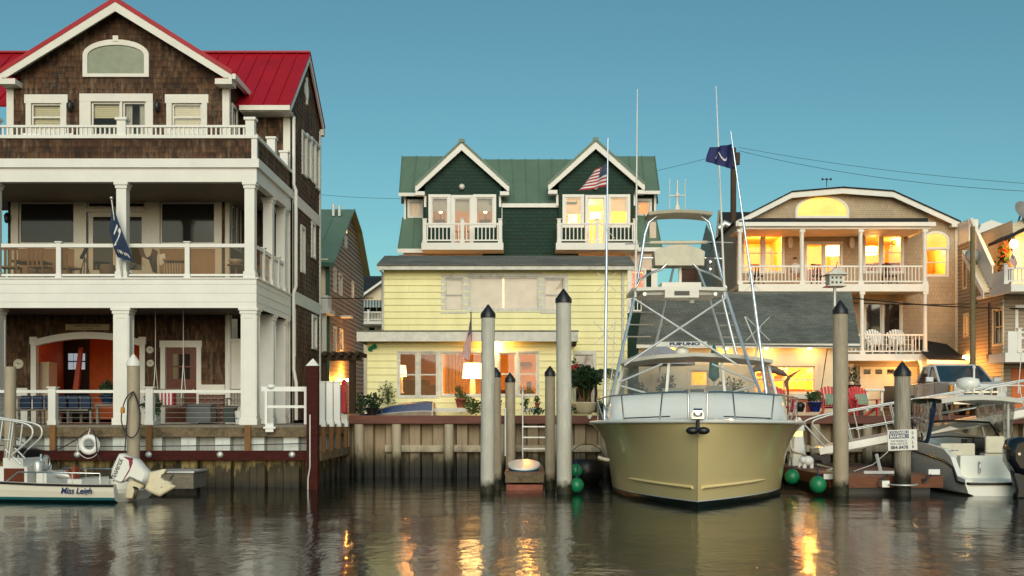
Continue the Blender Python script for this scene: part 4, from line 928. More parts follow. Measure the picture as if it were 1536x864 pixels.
# garage level
d = 48.6
gd = part('garage_door', MB().pb(1290, 1376, 550, 612, d, .1), m_cream, eh)
for px in (1296, 1313.5, 1331, 1348): part('garage_pane', MB().pb(px, px + 10, 554, 561, d - .015, .012), m_win, gd)
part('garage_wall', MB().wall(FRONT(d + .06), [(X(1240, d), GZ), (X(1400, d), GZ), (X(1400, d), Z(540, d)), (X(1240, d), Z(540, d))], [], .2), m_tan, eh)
window(eh, FRONT(d + .06), (X(1262, d), X(1276, d), GZ, Z(550, d)), c=.14, b=(1, 2), trim=m_white, name='entry_door')
part('dark_screen', MB().pb(1327, 1345, 579, 611, d - .6, .1), m_dark, eh)
part('side_light', MB().pb(1385, 1388.5, 552, 566, d + .02, .03), m_lit2, eh)
light('garage_light', P(1360, 546, d - .9), (1, .5, .14), 60, .1)
for px in (1186, 1278): part('porch_lantern', MB().lathe([(.08, 0), (.12, .12), (.12, .4), (.05, .5)], P(px, 372, EF - .14), 8), m_white, eh)
# small hip roof to the right
d = 46.2; m = MB().prism([P(1393, 538, d), P(1450, 539, d), P(1420, 516, d + 2), V((X(1393, EP), EF - .05, Z(506, EF)))], (0, 0, -.05)); part('side_roof', m, m_asphd, eh)
part('side_fascia', MB().pb(1391, 1451, 539.5, 546, d, .1), m_white, eh)
m = MB(); c = P(1240, 280, EF + 3); m.tube([c, c + UP * .35], .02, 5); m.tube([c + V((-.2, 0, .35)), c + V((.2, 0, .35))], .015, 5)
for s_ in (-.2, 0, .2): m.ball(c + V((s_, 0, .36)), .06, 6)
part('wind_gauge', m, m_dark, eh)

# ---------------------------------------------------------------- cottage with the big grey roof
CF = 39.0
ch = thing('cottage', 'low cream cottage with large grey shingle roof and bright yellow window', 'cottage', (X(1120, CF), 41, GZ))
cw = [wr(CF, 1131, 1222, 549, 590, b=(2, 2), trim=m_cream, pane=m_glass, c=.13, sw=.06), wr(CF, 1036, 1062, 556, 579, b=(1, 1), trim=m_cream, pane=m_glass, c=.12)]
facade(ch, 'front_wall', FRONT(CF), [(X(958, CF), GZ), (X(1250, CF), GZ), (X(1250, CF), Z(520, CF)), (X(958, CF), Z(520, CF))], m_cream, .24, cw, ld=.006)
d = CF - .4
part('roof', MB().prism([P(955, 514, d), P(1291, 519, d), V((X(1277, 44), 44, Z(438, 44))), V((X(1080, 44), 44, Z(438, 44))), V((X(1080, 44), 43.9, Z(444, 44))), V((X(965, 44), 43.9, Z(444, 44)))], (0, 0, -.06)), m_asph, ch)
part('eave_board', MB().pb(955, 1290, 515.5, 522, d + .01, .08), m_trim, ch); part('soffit', MB().pb(955, 1290, 521, 521.6, d + .09, .31), m_trim, ch)
part('end_wall', MB().wall(RIGHT(X(1250, CF)), [(CF, GZ), (44, GZ), (44, Z(460, 44)), (CF, Z(520, CF))], [], .24), m_cream, ch)
rc = room(ch, X(1030, CF), X(1240, CF), CF + .15, CF + 3, GZ + .3, Z(524, CF), m_room, 'cottage_room')
for px, wt in ((1140, 330), (1185, 450), (1215, 330), (1048, 100)): light('cottage_light', P(px, 545, CF + 1.0), (1, .46, .08), wt * 1.6)
m = MB()
for i in range(26):
    c = P(random.uniform(1134, 1218), random.uniform(556, 590), CF + random.uniform(.5, 2)); s_ = random.uniform(.05, .2); m.box(c.x - s_, c.x + s_, c.y, c.y + .1, c.z - s_ * random.uniform(.3, 1.2), c.z + s_)
part('shelf_clutter', m, [mat('amber_clutter', (.5, .3, .08), .5)], rc)
part('counter', MB().box(X(1130, 41), X(1225, 41), 40.6, 41.2, GZ + .3, Z(584, 41)), m_furn, rc)
for px, wt in ((1090, 120), (1150, 230), (1215, 230), (1010, 50)): light('eave_light', P(px, 521, CF - .25), (1, .50, .09), wt, .08)
m = MB()
for px in (1090, 1150, 1215): m.lathe([(.05, 0), (.06, .04), (.03, .1)], P(px, 524, CF - .22), 8)
part('eave_fixture', m, m_bulb, ch)
part('window_box', MB().pb(1188, 1224, 590.5, 598, CF - .25, .22), m_old, ch)
m = MB().tube([P(1241, 523, CF - .5), P(1231, 590, CF - .5)], .02, 5); solo('leaning_pole', m, m_furn, 'thin brown pole leaning against the lit cottage wall', 'pole')

# ---------------------------------------------------------------- far right tan house with outside stair
TX = 18.63
def ty(px): return TX * F / (px - CX)
th_ = thing('tan_house', 'tan sided house at right edge with lit stair and balcony', 'house', (TX + 3, 45, GZ))
y0, y1 = ty(1505), ty(1437)
def tw(pa, pb_, t, b_, **k): a, e = ty(pb_), ty(pa); return dict(r=(a, e, Z(b_, a), Z(t, a)), c=.1, proud=.03, trim=m_cream, **k)
facade(th_, 'side_wall', LEFT(TX), [(y0, GZ), (y1, GZ), (y1, Z(366, y1)), (ty(1452), Z(366, y1)), (ty(1474), Z(430, ty(1474))), (y0, Z(435, y0))], m_tan, .15, [tw(1446, 1450, 385, 430, b=(1, 2)), tw(1447, 1452, 473, 502, b=(1, 2), pane=m_lit2), tw(1491, 1504, 463, 515, b=(2, 2))], ld=.03)
part('front_wall', MB().wall(FRONT(y0), [(TX, GZ), (TX + 9, GZ), (TX + 9, Z(437, y0)), (TX, Z(437, y0))], [], .15), m_tan, th_)
window(th_, FRONT(y0 - .01), (X(1527, y0), X(1548, y0), Z(505, y0), Z(462, y0)), c=.12, b=(1, 1), trim=m_white, pane=m_lit)
sx = TX + 1.3
part('upper_side_wall', MB().wall(LEFT(sx), [(45.1, Z(432, y0)), (y1 + 2, Z(432, y0)), (y1 + 2, 9.9), (45.1, 9.9)], [], .17), m_cream, th_)
part('upper_front_wall', MB().wall(FRONT(45.1), [(sx, Z(432, y0)), (TX + 9, Z(432, y0)), (TX + 9, 13.5), (sx, 9.75)], [], .17), m_cream, th_)
m = MB().prism([V((TX + .75, 44.3, 9.1)), V((TX + 9, 44.3, 13.3)), V((TX + 9, 46.2, 13.3)), V((TX + .75, 46.2, 9.1))], (0, 0, -.12)); part('roof', m, m_asphd, th_)
# stair: stringer, treads and its solid white balustrade
sA = V((TX + .05, ty(1455), Z(375, ty(1455)))); sB = V((TX + .05, ty(1487), Z(437, ty(1487))))
m = MB(); q_ = V((-.38, 0, 0)); m.prism([sA + q_, sB + q_, sB + q_ - UP * .3, sA + q_ - UP * .3], (.05, 0, 0)); m.prism([sA + V((-.02, 0, .0)), sB + V((-.02, 0, .0)), sB - UP * .3, sA - UP * .3], (.05, 0, 0)); part('stair_stringer', m, m_white, th_)
m = MB(); n = 13
for i in range(n):
    a = sA.lerp(sB, i / n); b_ = sA.lerp(sB, (i + 1) / n); m.box(TX - .30, TX + .0, min(a.y, b_.y), max(a.y, b_.y), b_.z - .04, b_.z + .01); m.box(TX - .30, TX + .0, a.y - .02, a.y, b_.z, a.z)
part('stair_treads', m, m_cream, th_)
m = MB().prism([sA + V((-.02, 0, .02)), sB + V((-.02, 0, .02)), sB + V((-.02, 0, 1.0)), sA + V((-.02, 0, 1.28))], (.05, 0, 0)); m.bar(sA + V((0, 0, 1.32)), sB + V((0, 0, 1.04)), .14, .08)
m.box(TX - .02, TX + .4, ty(1453), y1, Z(368, y1), Z(336, y1)); part('stair_balustrade', m, m_white, th_)
m = MB(); m.box(TX - .4, TX + 9, y0 - 1.6, y0 - 1.4, Z(437, y0 - 1.6), Z(426, y0 - 1.6)); m.box(TX - .4, TX - .2, y0 - 1.4, y0 + .3, Z(437, y0 - 1.6), Z(426, y0 - 1.6)); m.box(TX - .2, TX + 9, y0 - 1.4, 45.08, Z(434, y0 - 1.6), Z(430, y0 - 1.6)); part('balcony_floor', m, m_white, th_)
bz_ = Z(426, y0 - 1.6); yb_ = y0 - 1.5
part('balcony_panel', MB().box(TX - .35, TX - .3, yb_, y0 + .25, bz_, Z(402, yb_)), m_white, th_)
railing(th_, (X(1508, yb_), yb_, bz_), (X(1570, yb_), yb_, bz_), h=Z(401, yb_) - bz_, gap=.15, posts=(0, .9), post=.14, name='balcony_railing')
m = MB().box(X(1508, yb_), TX + 9, yb_, y0, Z(543, yb_), Z(529, yb_)); part('lower_balcony_floor', m, m_white, th_)
bz2 = Z(529, yb_); railing(th_, (X(1512, yb_), yb_ + .05, bz2), (X(1570, yb_), yb_ + .05, bz2), h=Z(497, yb_) - bz2, gap=.16, posts=(.3,), post=.14, name='balcony_railing')
part('balcony_screen', MB().box(X(1512, yb_), X(1528, yb_), yb_ + .0, yb_ + .03, bz2, Z(497, yb_)), m_white, th_)
lc = P(1521, 366, 44.7); part('wall_lantern', MB().box(lc.x - .08, lc.x + .08, lc.y + .1, lc.y + .38, lc.z + .1, lc.z + .4), m_dark, th_); part('lantern_glow', MB().ball(lc, .16, 10, (1, 1, 1.2)), m_bulb, th_); light('lantern_light', lc + V((-.3, -.3, 0)), (1, .46, .08), 260, .1)
light('carport_light', V((TX - .9, y0 + 2.2, Z(548, y0))), (1, .40, .08), 230, .15)
part('carport_lamp', MB().ball((TX - .12, ty(1452), Z(537, ty(1452))), .12, 8), m_bulb, th_)
part('meter_box', MB().box(TX - .12, TX, ty(1487), ty(1484), Z(545, ty(1486)), Z(531, ty(1486))).tube([(TX - .06, ty(1485.5), Z(540, ty(1485))), (TX - .06, ty(1485.5), Z(455, ty(1485)))], .03, 6), m_dark, th_)
part('door_opening', MB().pb(1518, 1545, 553, 612, y0 - .03, .02), m_roomor, th_)
m = MB(); sc_ = P(1462, 384, ty(1462) - .4); m.tube([sc_, sc_ + V((.2, .1, -.05)), sc_ + V((.4, .1, .1))], .03, 6); m.lathe([(.25, 0), (.3, .08), (.1, .2)], sc_ + V((-.1, 0, 0)), 12, axis=(-.3, -1, .2)); part('flood_light', m, m_galv, th_)
m = MB(); dc = P(1533, 316, 45); n = 16
for r0, r1, z0, z1 in ((0, .2, 0, .02), (.2, .40, .02, .09)):
    m.lathe([(max(r0, .01), z0), (r1, z1)], dc, n, axis=(.25, -.9, .35), caps=False)
m.tube([dc, dc + V((-.1, .2, -.5)), dc + V((0, .2, -.9))], .035, 6); m.tube([dc, dc + V((.2, .2, -.9))], .03, 6); part('satellite_dish', m, mat('dish_grey', (.25, .24, .23), .6), th_)
m = MB()
for i in range(300):
    t_ = random.random(); c = V((sx - .12 - random.random() * .25, 45.4 - t_ * .0 + random.gauss(0, .18), Z(362, 44) - t_ * 1.2 + random.gauss(0, .12))); m.m = random.choice((0, 0, 1))
    a = V((random.gauss(0, 1), random.gauss(0, 1), random.gauss(0, 1))).normalized() * .09; b_ = a.orthogonal() * .6; m.face([c - a, c + b_, c + a, c - b_])
wr_ = thing('wreath', 'bushy red and green wreath hanging on the lit wall beside the stair', 'wreath', (sx, 45.4, Z(380, 44))); part('foliage', m, [m_leaf, m_flowerr], wr_)

# grey gabled house behind the pole
d = 62
vh = thing('grey_house', 'dim grey gabled house behind the utility pole', 'house', (X(1100, d), d + 2, GZ))
part('front_wall', MB().wall(FRONT(d), [(X(1070, d), GZ), (X(1185, d), GZ), (X(1185, d), Z(372, d)), (X(1070, d), Z(372, d))], [(X(1126, d), X(1133, d), Z(390, d), Z(378, d))], .25), m_tan, vh)
part('side_wall', MB().wall(LEFT(X(1077, d)), [(d, GZ), (d + 8, GZ), (d + 8, Z(372, d)), (d + 4, Z(318, d)), (d, Z(372, d))], [], .25), m_tan, vh)
part('roof', MB().prism([P(1074, 372, d - .4), P(1190, 372, d - .4), V((X(1190, d + 4), d + 4, Z(318, d + 4))), V((X(1079, d + 4), d + 4, Z(318, d + 4)))], (0, 0, -.1)), m_asphd, vh)
part('rake_board', MB().bar(P(1074, 373, d - .42), V((X(1078.5, d + 4), d + 4, Z(319, d + 4))), .12, .3), m_tan, vh)
d = 70; vh2 = thing('brick_chimney_house', 'small brown brick building seen through the boat tower', 'house', (X(1045, d), d, GZ))
part('front_wall', MB().wall(FRONT(d), [(X(1022, d), GZ), (X(1085, d), GZ), (X(1085, d), Z(382, d)), (X(1022, d), Z(400, d))], [], .3), m_brick, vh2)
part('roof', MB().prism([P(1018, 402, d - .3), P(1068, 372, d - .3), P(1068, 368, d + 5), P(1018, 398, d + 5)], (0, 0, -.15)), m_asphd, vh2)
# pale roof deck beyond the stair
d = 66; solo('distant_rooftop', MB().prism([P(1466, 350, d), P(1472, 336, d), P(1487, 330, d), P(1512, 338, d), P(1512, 352, d)], (0, 4, 0)), m_white, 'pale rooftop peeking over the lit stair at right', 'rooftop')

# ---------------------------------------------------------------- utility poles and wires
def pole(px, top, d, r, label, mt=None):
    t_ = thing('utility_pole', label, 'utility pole', (X(px, d), d, GZ), 'wooden utility poles')
    part('shaft', MB().lathe([(r, GZ), (r * .8, Z(top, d))], (X(px, d), d, 0), 10), mt or m_pole, t_); return t_
up = pole(1100, 222, 55, .175, 'tall dark wooden utility pole rising behind the sport fishing boat')
m = MB(); c = P(1106, 232, 54.7); m.lathe([(.12, -.5), (.14, 0), (.1, .1)], c, 8); m.bar(c + V((-.2, 0, -.6)), c + V((.1, 0, .1)), .1); part('pole_fitting', m, m_pole, up)
m = MB(); c = P(1093, 340, 54.6); m.tube([c + V((-.5, 0, -.1)), c + V((-.2, -.05, .15)), c + V((.1, 0, 0))], .18, 8); m.tube([c + V((.1, -.1, -1.2)), c + V((.55, -.1, -1.4)), c + V((.5, -.1, -2.2)), c + V((.1, -.1, -2.5)), c + V((-.5, -.1, -2.3)), c + V((-.5, -.1, -1.3))], .035, 5); m.box(c.x + .25, c.x + .5, 54.4, 54.6, c.z - 1.9, c.z - 1.0); part('cable_loop', m, m_galv, up)
pole(1459, 340, 43.5, .12, 'weathered wooden pole standing against the tan house', wood('grey_pole', '8a7f60', '5f563f', .9, (10, 10, 1)))
def wire(name, p, q, s_, label, r=.018, grp='overhead wires'): solo(name, MB().tube(sag(p, q, s_, 20), r, 4), m_wire, label, 'wire', grp)
wire('overhead_wire', P(1108, 221, 54.8), P(1700, 285, 40), .3, 'upper thin wire running from the pole top to the right edge', .008)
wire('overhead_wire', P(1108, 226, 54.8), P(1700, 292, 40), .5, 'lower of two thin wires running from the pole top to the right edge', .009)
wire('overhead_wire', P(1096, 228, 55), P(480, 292, 60), 1.0, 'long faint wire crossing the sky in front of the green dormers', .009)
wire('overhead_wire', P(560, 447, 45.5), P(430, 444, 43), .05, 'wire in the gap beside the shingle house', .02)
wire('overhead_wire', P(1104, 436, 54.5), P(1700, 436, 41), .6, 'black wire sagging across the beige house', .022)
wire('overhead_wire', P(1250, 443, 46.2), P(1700, 458, 41), .3, 'thick black cable below the beige upper porch', .028)
# ---------------------------------------------------------------- left wharf under the shingle house
WX, WY = -5.63, 29.5
wh = thing('timber_wharf', 'weathered timber wharf with white sheet piling in front of the shingle house', 'wharf', (-11.6, 32, 0))
part('deck', MB().box(HL, WX, WY, BH + .3, DECK - .07, DECK), m_greywood, wh)
part('house_pad', MB().box(HL, HX + .4, BH + .3, 40, DECK - .5, DECK), m_greywood, wh)
m = MB().box(HL, WX, WY + .02, WY + .1, Z(655, WY), DECK - .07); m.box(WX - .1, WX - .02, WY + .1, BH, Z(655, WY), DECK - .07); part('rim_joist', m, m_deckw, wh)
def sheets(name, a, b, z0, z1, mats, parent, period=.92, depth=.16, out=None, seam=True):
    # trapezoid sheet piling from a to b (plan points); `out` is the outward direction
    a, b = V((*a, 0)), V((*b, 0)); d = (b - a).normalized(); L = (b - a).length; m = MB(); out = V((*out, 0)); k = int(L / period) + 1
    prof = []
    for i in range(k):
        s = i * period
        prof += [(s, 0, 0), (s + period * .44, 0, 1), (s + period * .5, depth, 0), (s + period * .94, depth, 1)]
    prof = [p for p in prof if p[0] <= L] + [(L, 0, 0)]
    for (s0, o0, _), (s1, o1, _) in zip(prof, prof[1:]):
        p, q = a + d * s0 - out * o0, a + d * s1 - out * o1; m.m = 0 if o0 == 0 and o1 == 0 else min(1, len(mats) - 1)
        m.face([p + UP * z0, q + UP * z0, q + UP * z1, p + UP * z1])
        if seam and s1 - s0 > .1: c = (p + q) / 2; m.face([c - d * .008 + out * .01 + UP * z0, c + d * .008 + out * .01 + UP * z0, c + d * .008 + out * .01 + UP * z1, c - d * .008 + out * .01 + UP * z1]); m.face([c - d * .02 + out * .003 + UP * z0, c + out * .012 + UP * z0, c + out * .012 + UP * z1, c - d * .02 + out * .003 + UP * z1])
    return part(name, m, mats, parent)
zw0, zw1 = Z(690, WY), Z(676, WY)
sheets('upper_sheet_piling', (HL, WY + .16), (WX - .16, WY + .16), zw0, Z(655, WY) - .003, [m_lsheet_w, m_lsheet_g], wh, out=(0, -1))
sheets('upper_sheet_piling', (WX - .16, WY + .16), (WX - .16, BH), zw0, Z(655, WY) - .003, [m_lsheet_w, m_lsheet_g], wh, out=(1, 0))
sheets('lower_sheet_piling', (HL, WY + .2), (WX - .2, WY + .2), -2, zw0, [m_lsheet_low], wh, out=(0, -1)); sheets('lower_sheet_piling', (WX - .2, WY + .2), (WX - .2, BH), -2, zw0, [m_lsheet_low], wh, out=(1, 0))
part('wale', MB().box(HL, WX + .02, WY - .12, WY + .16, zw0, zw1), m_mahog, wh); part('side_wale', MB().box(WX - .16, WX + .1, WY + .16, BH, zw0 - .03, zw1 - .05), m_deckw, wh)
for px in (116, 223, 330, 438): part('bolt_washer', MB().lathe([(.09, 0), (.085, .03), (.03, .045)], P(px, 682, WY - .12), 12, axis=(0, -1, 0)), m_galv, wh)
for px in (80, 224, 372): part('support_post', MB().box(X(px - 4.5, WY), X(px + 4.5, WY), WY - .06, WY + .02, zw1, DECK - .01), m_postw, wh)
m = MB(); m.tube(sag(P(-5, 668, WY + .02), P(460, 665, WY + .02), .05, 10), .012, 5); solo('bulkhead_cable', m, m_wire, 'thin dark cable strung along the white sheet piling', 'cable')
for px in (483, 495, 506, 517):
    y = WX * F / (px - CX)
    t_ = thing('fence_post', ('white fence post on the wharf edge, %s' % {483: 'first behind the dark red piling', 495: 'second behind the dark red piling', 506: 'third behind the dark red piling', 517: 'farthest, next to the red towel'}[px]), 'fence post', (WX, y, .9), 'white posts along the wharf edge')
    part('sleeve', MB().box(WX - .09, WX + .09, y - .09, y + .09, Z(632, y), Z(574, y)).box(WX - .11, WX + .11, y - .11, y + .11, Z(574, y), Z(572, y)).box(WX - .12, WX + .12, y - .12, y + .12, Z(640, y), Z(632, y)), m_pvc, t_)
    part('lower_post', MB().box(WX - .02, WX + .09, y - .08, y + .08, .75, Z(640, y)), m_postw, t_)
y = WX * F / (514 - CX); solo('red_towel', MB().prism([V((WX + .02, y - .5, Z(575, y) - .9)), V((WX + .02, y + .0, Z(575, y) - .95)), V((WX + .02, y + .05, Z(575, y) - .1)), V((WX + .02, y - .2, Z(575, y) + .12)), V((WX + .02, y - .55, Z(575, y) - .1))], (.14, 0, 0)), m_redp, 'dark red towel draped over the last white fence post', 'towel', bevel=.03)
# low white pipe frame on the wharf corner
fm = thing('railing_frame', 'low white railing frame between the porch corner and the red piling', 'railing', (X(430, WY + .1), WY + .1, DECK))
d = WY + .12; part('top_bar', MB().pb(392, 462, 580, 587, d, .1), m_pvc, fm); part('mid_bar', MB().pb(400, 462, 608, 612, d + .02, .06), m_pvc, fm)
for a, b_ in ((397, 401), (456, 461)): part('leg', MB().pb(a, b_, 587, 636.5, d + .0, .09), m_pvc, fm)
part('cleat', MB().pb(398, 410, 635, 648, WY - .1, .08).pb(395, 413, 640, 643, WY - .12, .1), m_pvc, fm); part('lamp_dome', MB().ball(P(407, 580, d + .05), .13, 12, (1, 1, .6)), m_pvc, fm)

# ---------------------------------------------------------------- bulkhead of the yellow house
bk = thing('timber_bulkhead', 'long tan sheet piling bulkhead with red stained cap board', 'bulkhead', (5, BH, 0))
part('cap_board', MB().box(WX + .1, 40, BH - .28, BH + .3, 1.72, 1.93).box(WX + .1, 40, BH - .32, BH - .28, 1.68, 1.9), m_capw, bk)
sheets('sheet_piling', (WX - 1.0, BH), (40, BH), -2, 1.7, [m_vsheet], bk, period=.74, depth=.24, out=(0, -1))
part('wale', MB().box(WX + 1.2, 40, BH - .13, BH - .01, Z(677.5, BH), Z(667.5, BH)), m_vpost, bk)
for px in list(range(596, 1700, 78)) + [540]:
    if px != 540 and px > 1500: continue
    x = X(px, BH); part('round_post', MB().lathe([(.155, -2), (.15, 1.66)], (x, BH - .2, 0), 14), m_vpost, bk)
# ---------------------------------------------------------------- pilings
def piling(px, top, d, wpx, mt, cap, label, group=None, lean=0, caph=None):
    x, r = X(px, d), wpx / 2 * d / F; zt = Z(top, d); caph = caph or r * 1.55
    t_ = thing('piling', label, 'piling', (x, d, 0), group); m = MB(); n = 10
    vs = [(r * 1.03, -2.0)] + [(r * (1.02 - .05 * i / n), -2 + (zt - caph + 2) * i / n) for i in range(1, n + 1)]
    part('shaft', m.lathe(vs, (x, d, 0), 20), mt, t_)
    if cap: part('cone_cap', MB().lathe([(r * 1.08, zt - caph - .06), (r * 1.08, zt - caph + .04), (.015, zt)], (x, d, 0), 20), cap, t_)
    t_.rotation_euler = (random.uniform(-.006, .006), random.uniform(-.007, .007), 0)
    return t_
G = 'pilings round the small dock'
piling(731, 457, 27.5, 21, m_pile, m_dark, 'tall pale grey piling with black cone cap, left of the small dock', G)
piling(846.5, 433, 27.3, 23, m_pile, m_dark, 'tallest pale grey piling with black cone cap, right of the small dock', G)
piling(745, 551, 29, 15, m_piletan, m_dark, 'short tan piling tucked behind the tall left piling', G)
piling(766, 559, 33.6, 15, m_piletan, m_dark, 'thin tan piling at the back of the small dock', G)
piling(825.5, 549, 29, 15.5, m_piletan, m_dark, 'short tan piling just left of the tallest piling', G)
piling(1261.5, 450, 26.8, 22.5, m_piletan, m_dark, 'tall tan piling with black cap at the corner of the red dock')
wp = piling(1354, 542, 26.9, 24, m_pilewood, m_dark, 'weathered grey wood piling carrying the sale sign')
part('dock_hoop', MB().tube(arc((X(1354, 26.9), 26.9, .27), .34, math.pi, 2 * math.pi, 12, ay=V((0, 1, 0))), .025, 6).box(X(1354, 26.9) - .5, X(1354, 26.9) - .32, 26.9, 27.25, .2, .36), m_galv, wp)
piling(200, 531, 28.4, 19, m_piletan, m_white, 'tan piling with white cone cap and black cable before the porch')
piling(15, 537, 28.4, 17, m_piletan, None, 'plain tan piling without a cap at the left edge')
d = 29.2; x = X(469.5, d); rp = thing('piling', 'square dark red piling with white cap at the wharf corner', 'piling', (x, d, 0)); part('shaft', MB().box(x - .145, x + .145, d - .145, d + .145, -2, Z(549, d)), m_mahog, rp)
part('cap', MB().hexa([(x - .165, d - .165, Z(549, d)), (x + .165, d - .165, Z(549, d)), (x + .165, d + .165, Z(549, d)), (x - .165, d + .165, Z(549, d)), (x - .01, d - .01, Z(538, d)), (x + .01, d - .01, Z(538, d)), (x + .01, d + .01, Z(538, d)), (x - .01, d + .01, Z(538, d))]), m_white, rp)
solo('steel_rod', MB().tube([P(465, 622, d - .17), P(465, 700, d - .17), P(462, 718, d - .17), P(462, 735, d - .17)], .022, 6), m_galv, 'thin steel rod running down the dark red piling', 'rod')
d = 28.15; pts = spline([P(200, 587, d), P(190, 596, d), P(183, 617, d), P(183, 636, d), P(193, 655, d), P(204, 652, d), P(210, 633, d), P(208, 606, d), P(200, 587, d), P(205, 600, d), P(211, 622, d)], 6)
solo('cable_loop', MB().tube(spline([P(185, 690, d), P(187, 680, d), P(190, 640, d), P(192, 602, d)], 5) + pts, .016, 6), m_rope, 'black cable hung in a loop on the white capped piling', 'cable')
solo('cable_plug', MB().lathe([(.045, 0), (.06, .05), (.05, .16)], P(184, 620, d - .03), 10), mat('orange_plastic', (.5, .22, .03), .5), 'orange plug on the black cable by the white capped piling', 'plug')
d = 29.3; c = P(134, 667, d)
lr = thing('life_ring', 'white life ring hanging on the sheet piling', 'life ring', c); part('ring', MB().tube(arc(c, .205, 0, 2 * math.pi * 23 / 24, 23), .075, 10, closed=True), m_pvc, lr)
part('grab_line', MB().tube(spline([c + V((-.24, -.06, .1)), c + V((-.3, -.06, -.15)), c + V((-.05, -.06, -.36)), c + V((.2, -.06, -.27)), c + V((.3, -.06, 0)), c + V((.22, -.06, .16))], 6), .01, 5).tube([c + V((-.02, -.02, .27)), c + V((.02, .0, .42))], .016, 5), m_white, lr)
solo('mooring_line', MB().tube(spline([P(22, 657, 29.2), P(50, 672, 29.1), P(80, 676, 29.1), P(110, 662, 29.1), P(135, 645, 29.3), P(143, 655, 29.2), P(146, 680, 29.1), P(152, 692, 29.0)], 6), .016, 5), m_rope, 'dark mooring line drooping along the white sheet piling', 'rope')

# ---------------------------------------------------------------- small centre dock
sd = thing('floating_dock', 'small red brown dock between the pilings with a board on it', 'dock', (-.05, 31, 0)); x0, x1 = X(757, 29), X(817, 29)
part('deck', MB().box(x0, x1, 28.75, 34.1, .40, .46), m_trex, sd); part('fascia', MB().box(x0 + .02, x1 - .02, 28.7, 28.78, .2, .43), m_deckw, sd)
part('float', MB().box(x0 + .05, x1 - .05, 28.72, 34, -.1, .14), mat('float_red', (.26, .07, .04), .6, var=.3), sd)
d = 33.9; ld = thing('dock_ladder', 'aluminium ladder from the small dock up to the bulkhead', 'ladder', (X(800, d), d, .46))
xl, xr = X(784, d), X(819, d)
part('handrail', MB().tube([(xl, d, .46), (xl, d, Z(592, d)), (xl, d + .05, Z(582, d)), (xl, d + .25, Z(580, d))], .03, 8), m_galv, ld); part('handrail', MB().tube([(xr, d, .46), (xr, d, Z(640, d))], .03, 8), m_galv, ld)
for py in (640, 656, 673): part('rung', MB().box(xl, xr, d - .04, d + .06, Z(py, d) - .02, Z(py, d) + .02), m_galv, ld)
solo('white_pole', MB().tube([P(758, 612, 33.2), P(758, 684, 33.2)], .025, 6), m_pvc, 'thin white pole standing at the back of the small dock', 'pole')
c = V((X(786, 29.8), 29.75, .52)); kb = thing('kneeboard', 'white kneeboard with blue rim lying on the small dock', 'board', c)
def oval(sc, z, tilt=.10, n=28): return [c + V((math.cos(2 * math.pi * i / n) * .45 * sc * (1 - .0 * i), math.sin(2 * math.pi * i / n) * .62 * sc, z + tilt * math.sin(2 * math.pi * i / n))) for i in range(n)]
m = MB(); a, b_, e = oval(.93, 0), oval(1.0, .07), oval(.96, .12); n = 28
for p, q in ((a, b_),):
    for i in range(n): m.face([p[i], p[(i + 1) % n], q[(i + 1) % n], q[i]])
part('rim', m, mat('blue_rim', (.03, .16, .30), .4), kb); m = MB()
for i in range(n): m.face([b_[i], b_[(i + 1) % n], e[(i + 1) % n], e[i]])
m.face(e); part('top', m, m_gel, kb); part('underside', MB().face(a[::-1]), m_gel, kb)
for px, py, dd, r, lb in ((864, 706, 27.8, .165, 'upper green ball fender beside the tallest piling'), (865, 728, 27.4, .185, 'lower green ball fender touching the water beside the tallest piling'), (1188, 715, 28.2, .19, 'green ball fender hanging near the boat bow on the red dock'), (1227, 727, 26.9, .205, 'green ball fender at the corner of the red dock, nearer the tan piling')):
    c = P(px, py, dd); bo = thing('ball_fender', lb, 'fender', c, 'round green fenders'); part('ball', MB().ball(c, r, 20, (1, 1, 1.05)), m_green, bo)
    part('neck', MB().lathe([(.05, r * .98), (.04, r + .06)], c, 8).tube([c + UP * (r + .04), c + V((.03, .25, r + .3))], .012, 5), m_navy, bo)
c = P(880, 690, 31.5); dg = thing('black_tub', 'dark round tub hanging beside the boat bow', 'tub', c); part('shell', MB().lathe([(.05, -.75), (.35, -.68), (.48, -.35), (.5, 0), (.47, 0), (.42, -.3)], c, 20), m_dark, dg); part('bail', MB().tube(arc(c, .49, 0, math.pi, 12, ay=V((0, -.3, .9)).normalized()), .012, 5), m_rope, dg)

# ---------------------------------------------------------------- red dock at right with gangway
rd = thing('red_dock', 'wide red brown floating dock beside the sport fishing boat', 'dock', (9, 31, 0)); a0, a1, y0_, y1_ = 7.55, X(1406, 27.5), 27.25, 34.2
m = MB(); n = 40
for i in range(n): b0 = y0_ + (y1_ - y0_) * i / n; m.box(a0, a1, b0 + .004, b0 + (y1_ - y0_) / n - .004, .42, .46)
part('deck_boards', m, m_trex, rd)
m = MB().box(a0 + .01, a1 - .01, y0_ - .05, y0_, .17, .455); m.box(a0 - .05, a0, y0_, y1_, .17, .455); m.box(a1, a1 + .05, y0_, y1_, .17, .455); part('fascia', m, m_dockw, rd)
part('float', MB().box(a0 + .2, a1 - .2, y0_ + .2, y1_, -.2, .17), m_dark, rd)
for px, py in ((1243, 714), (1400, 707)): c = P(px, py, 27.15); part('corner_bracket', MB().box(c.x - .12, c.x + .16, 27.14, 27.2, c.z - .08, c.z + .05), m_pvc, rd)
for px in (1323, 1388): c = P(px, 718, 27.18); part('tie_cleat', MB().tube([c + V((-.06, -.03, -.06)), c + V((0, -.08, 0)), c + V((.12, -.03, .1))], .03, 6).box(c.x - .08, c.x + .02, c.y - .05, c.y, c.z - .1, c.z + .0), m_dark, rd)
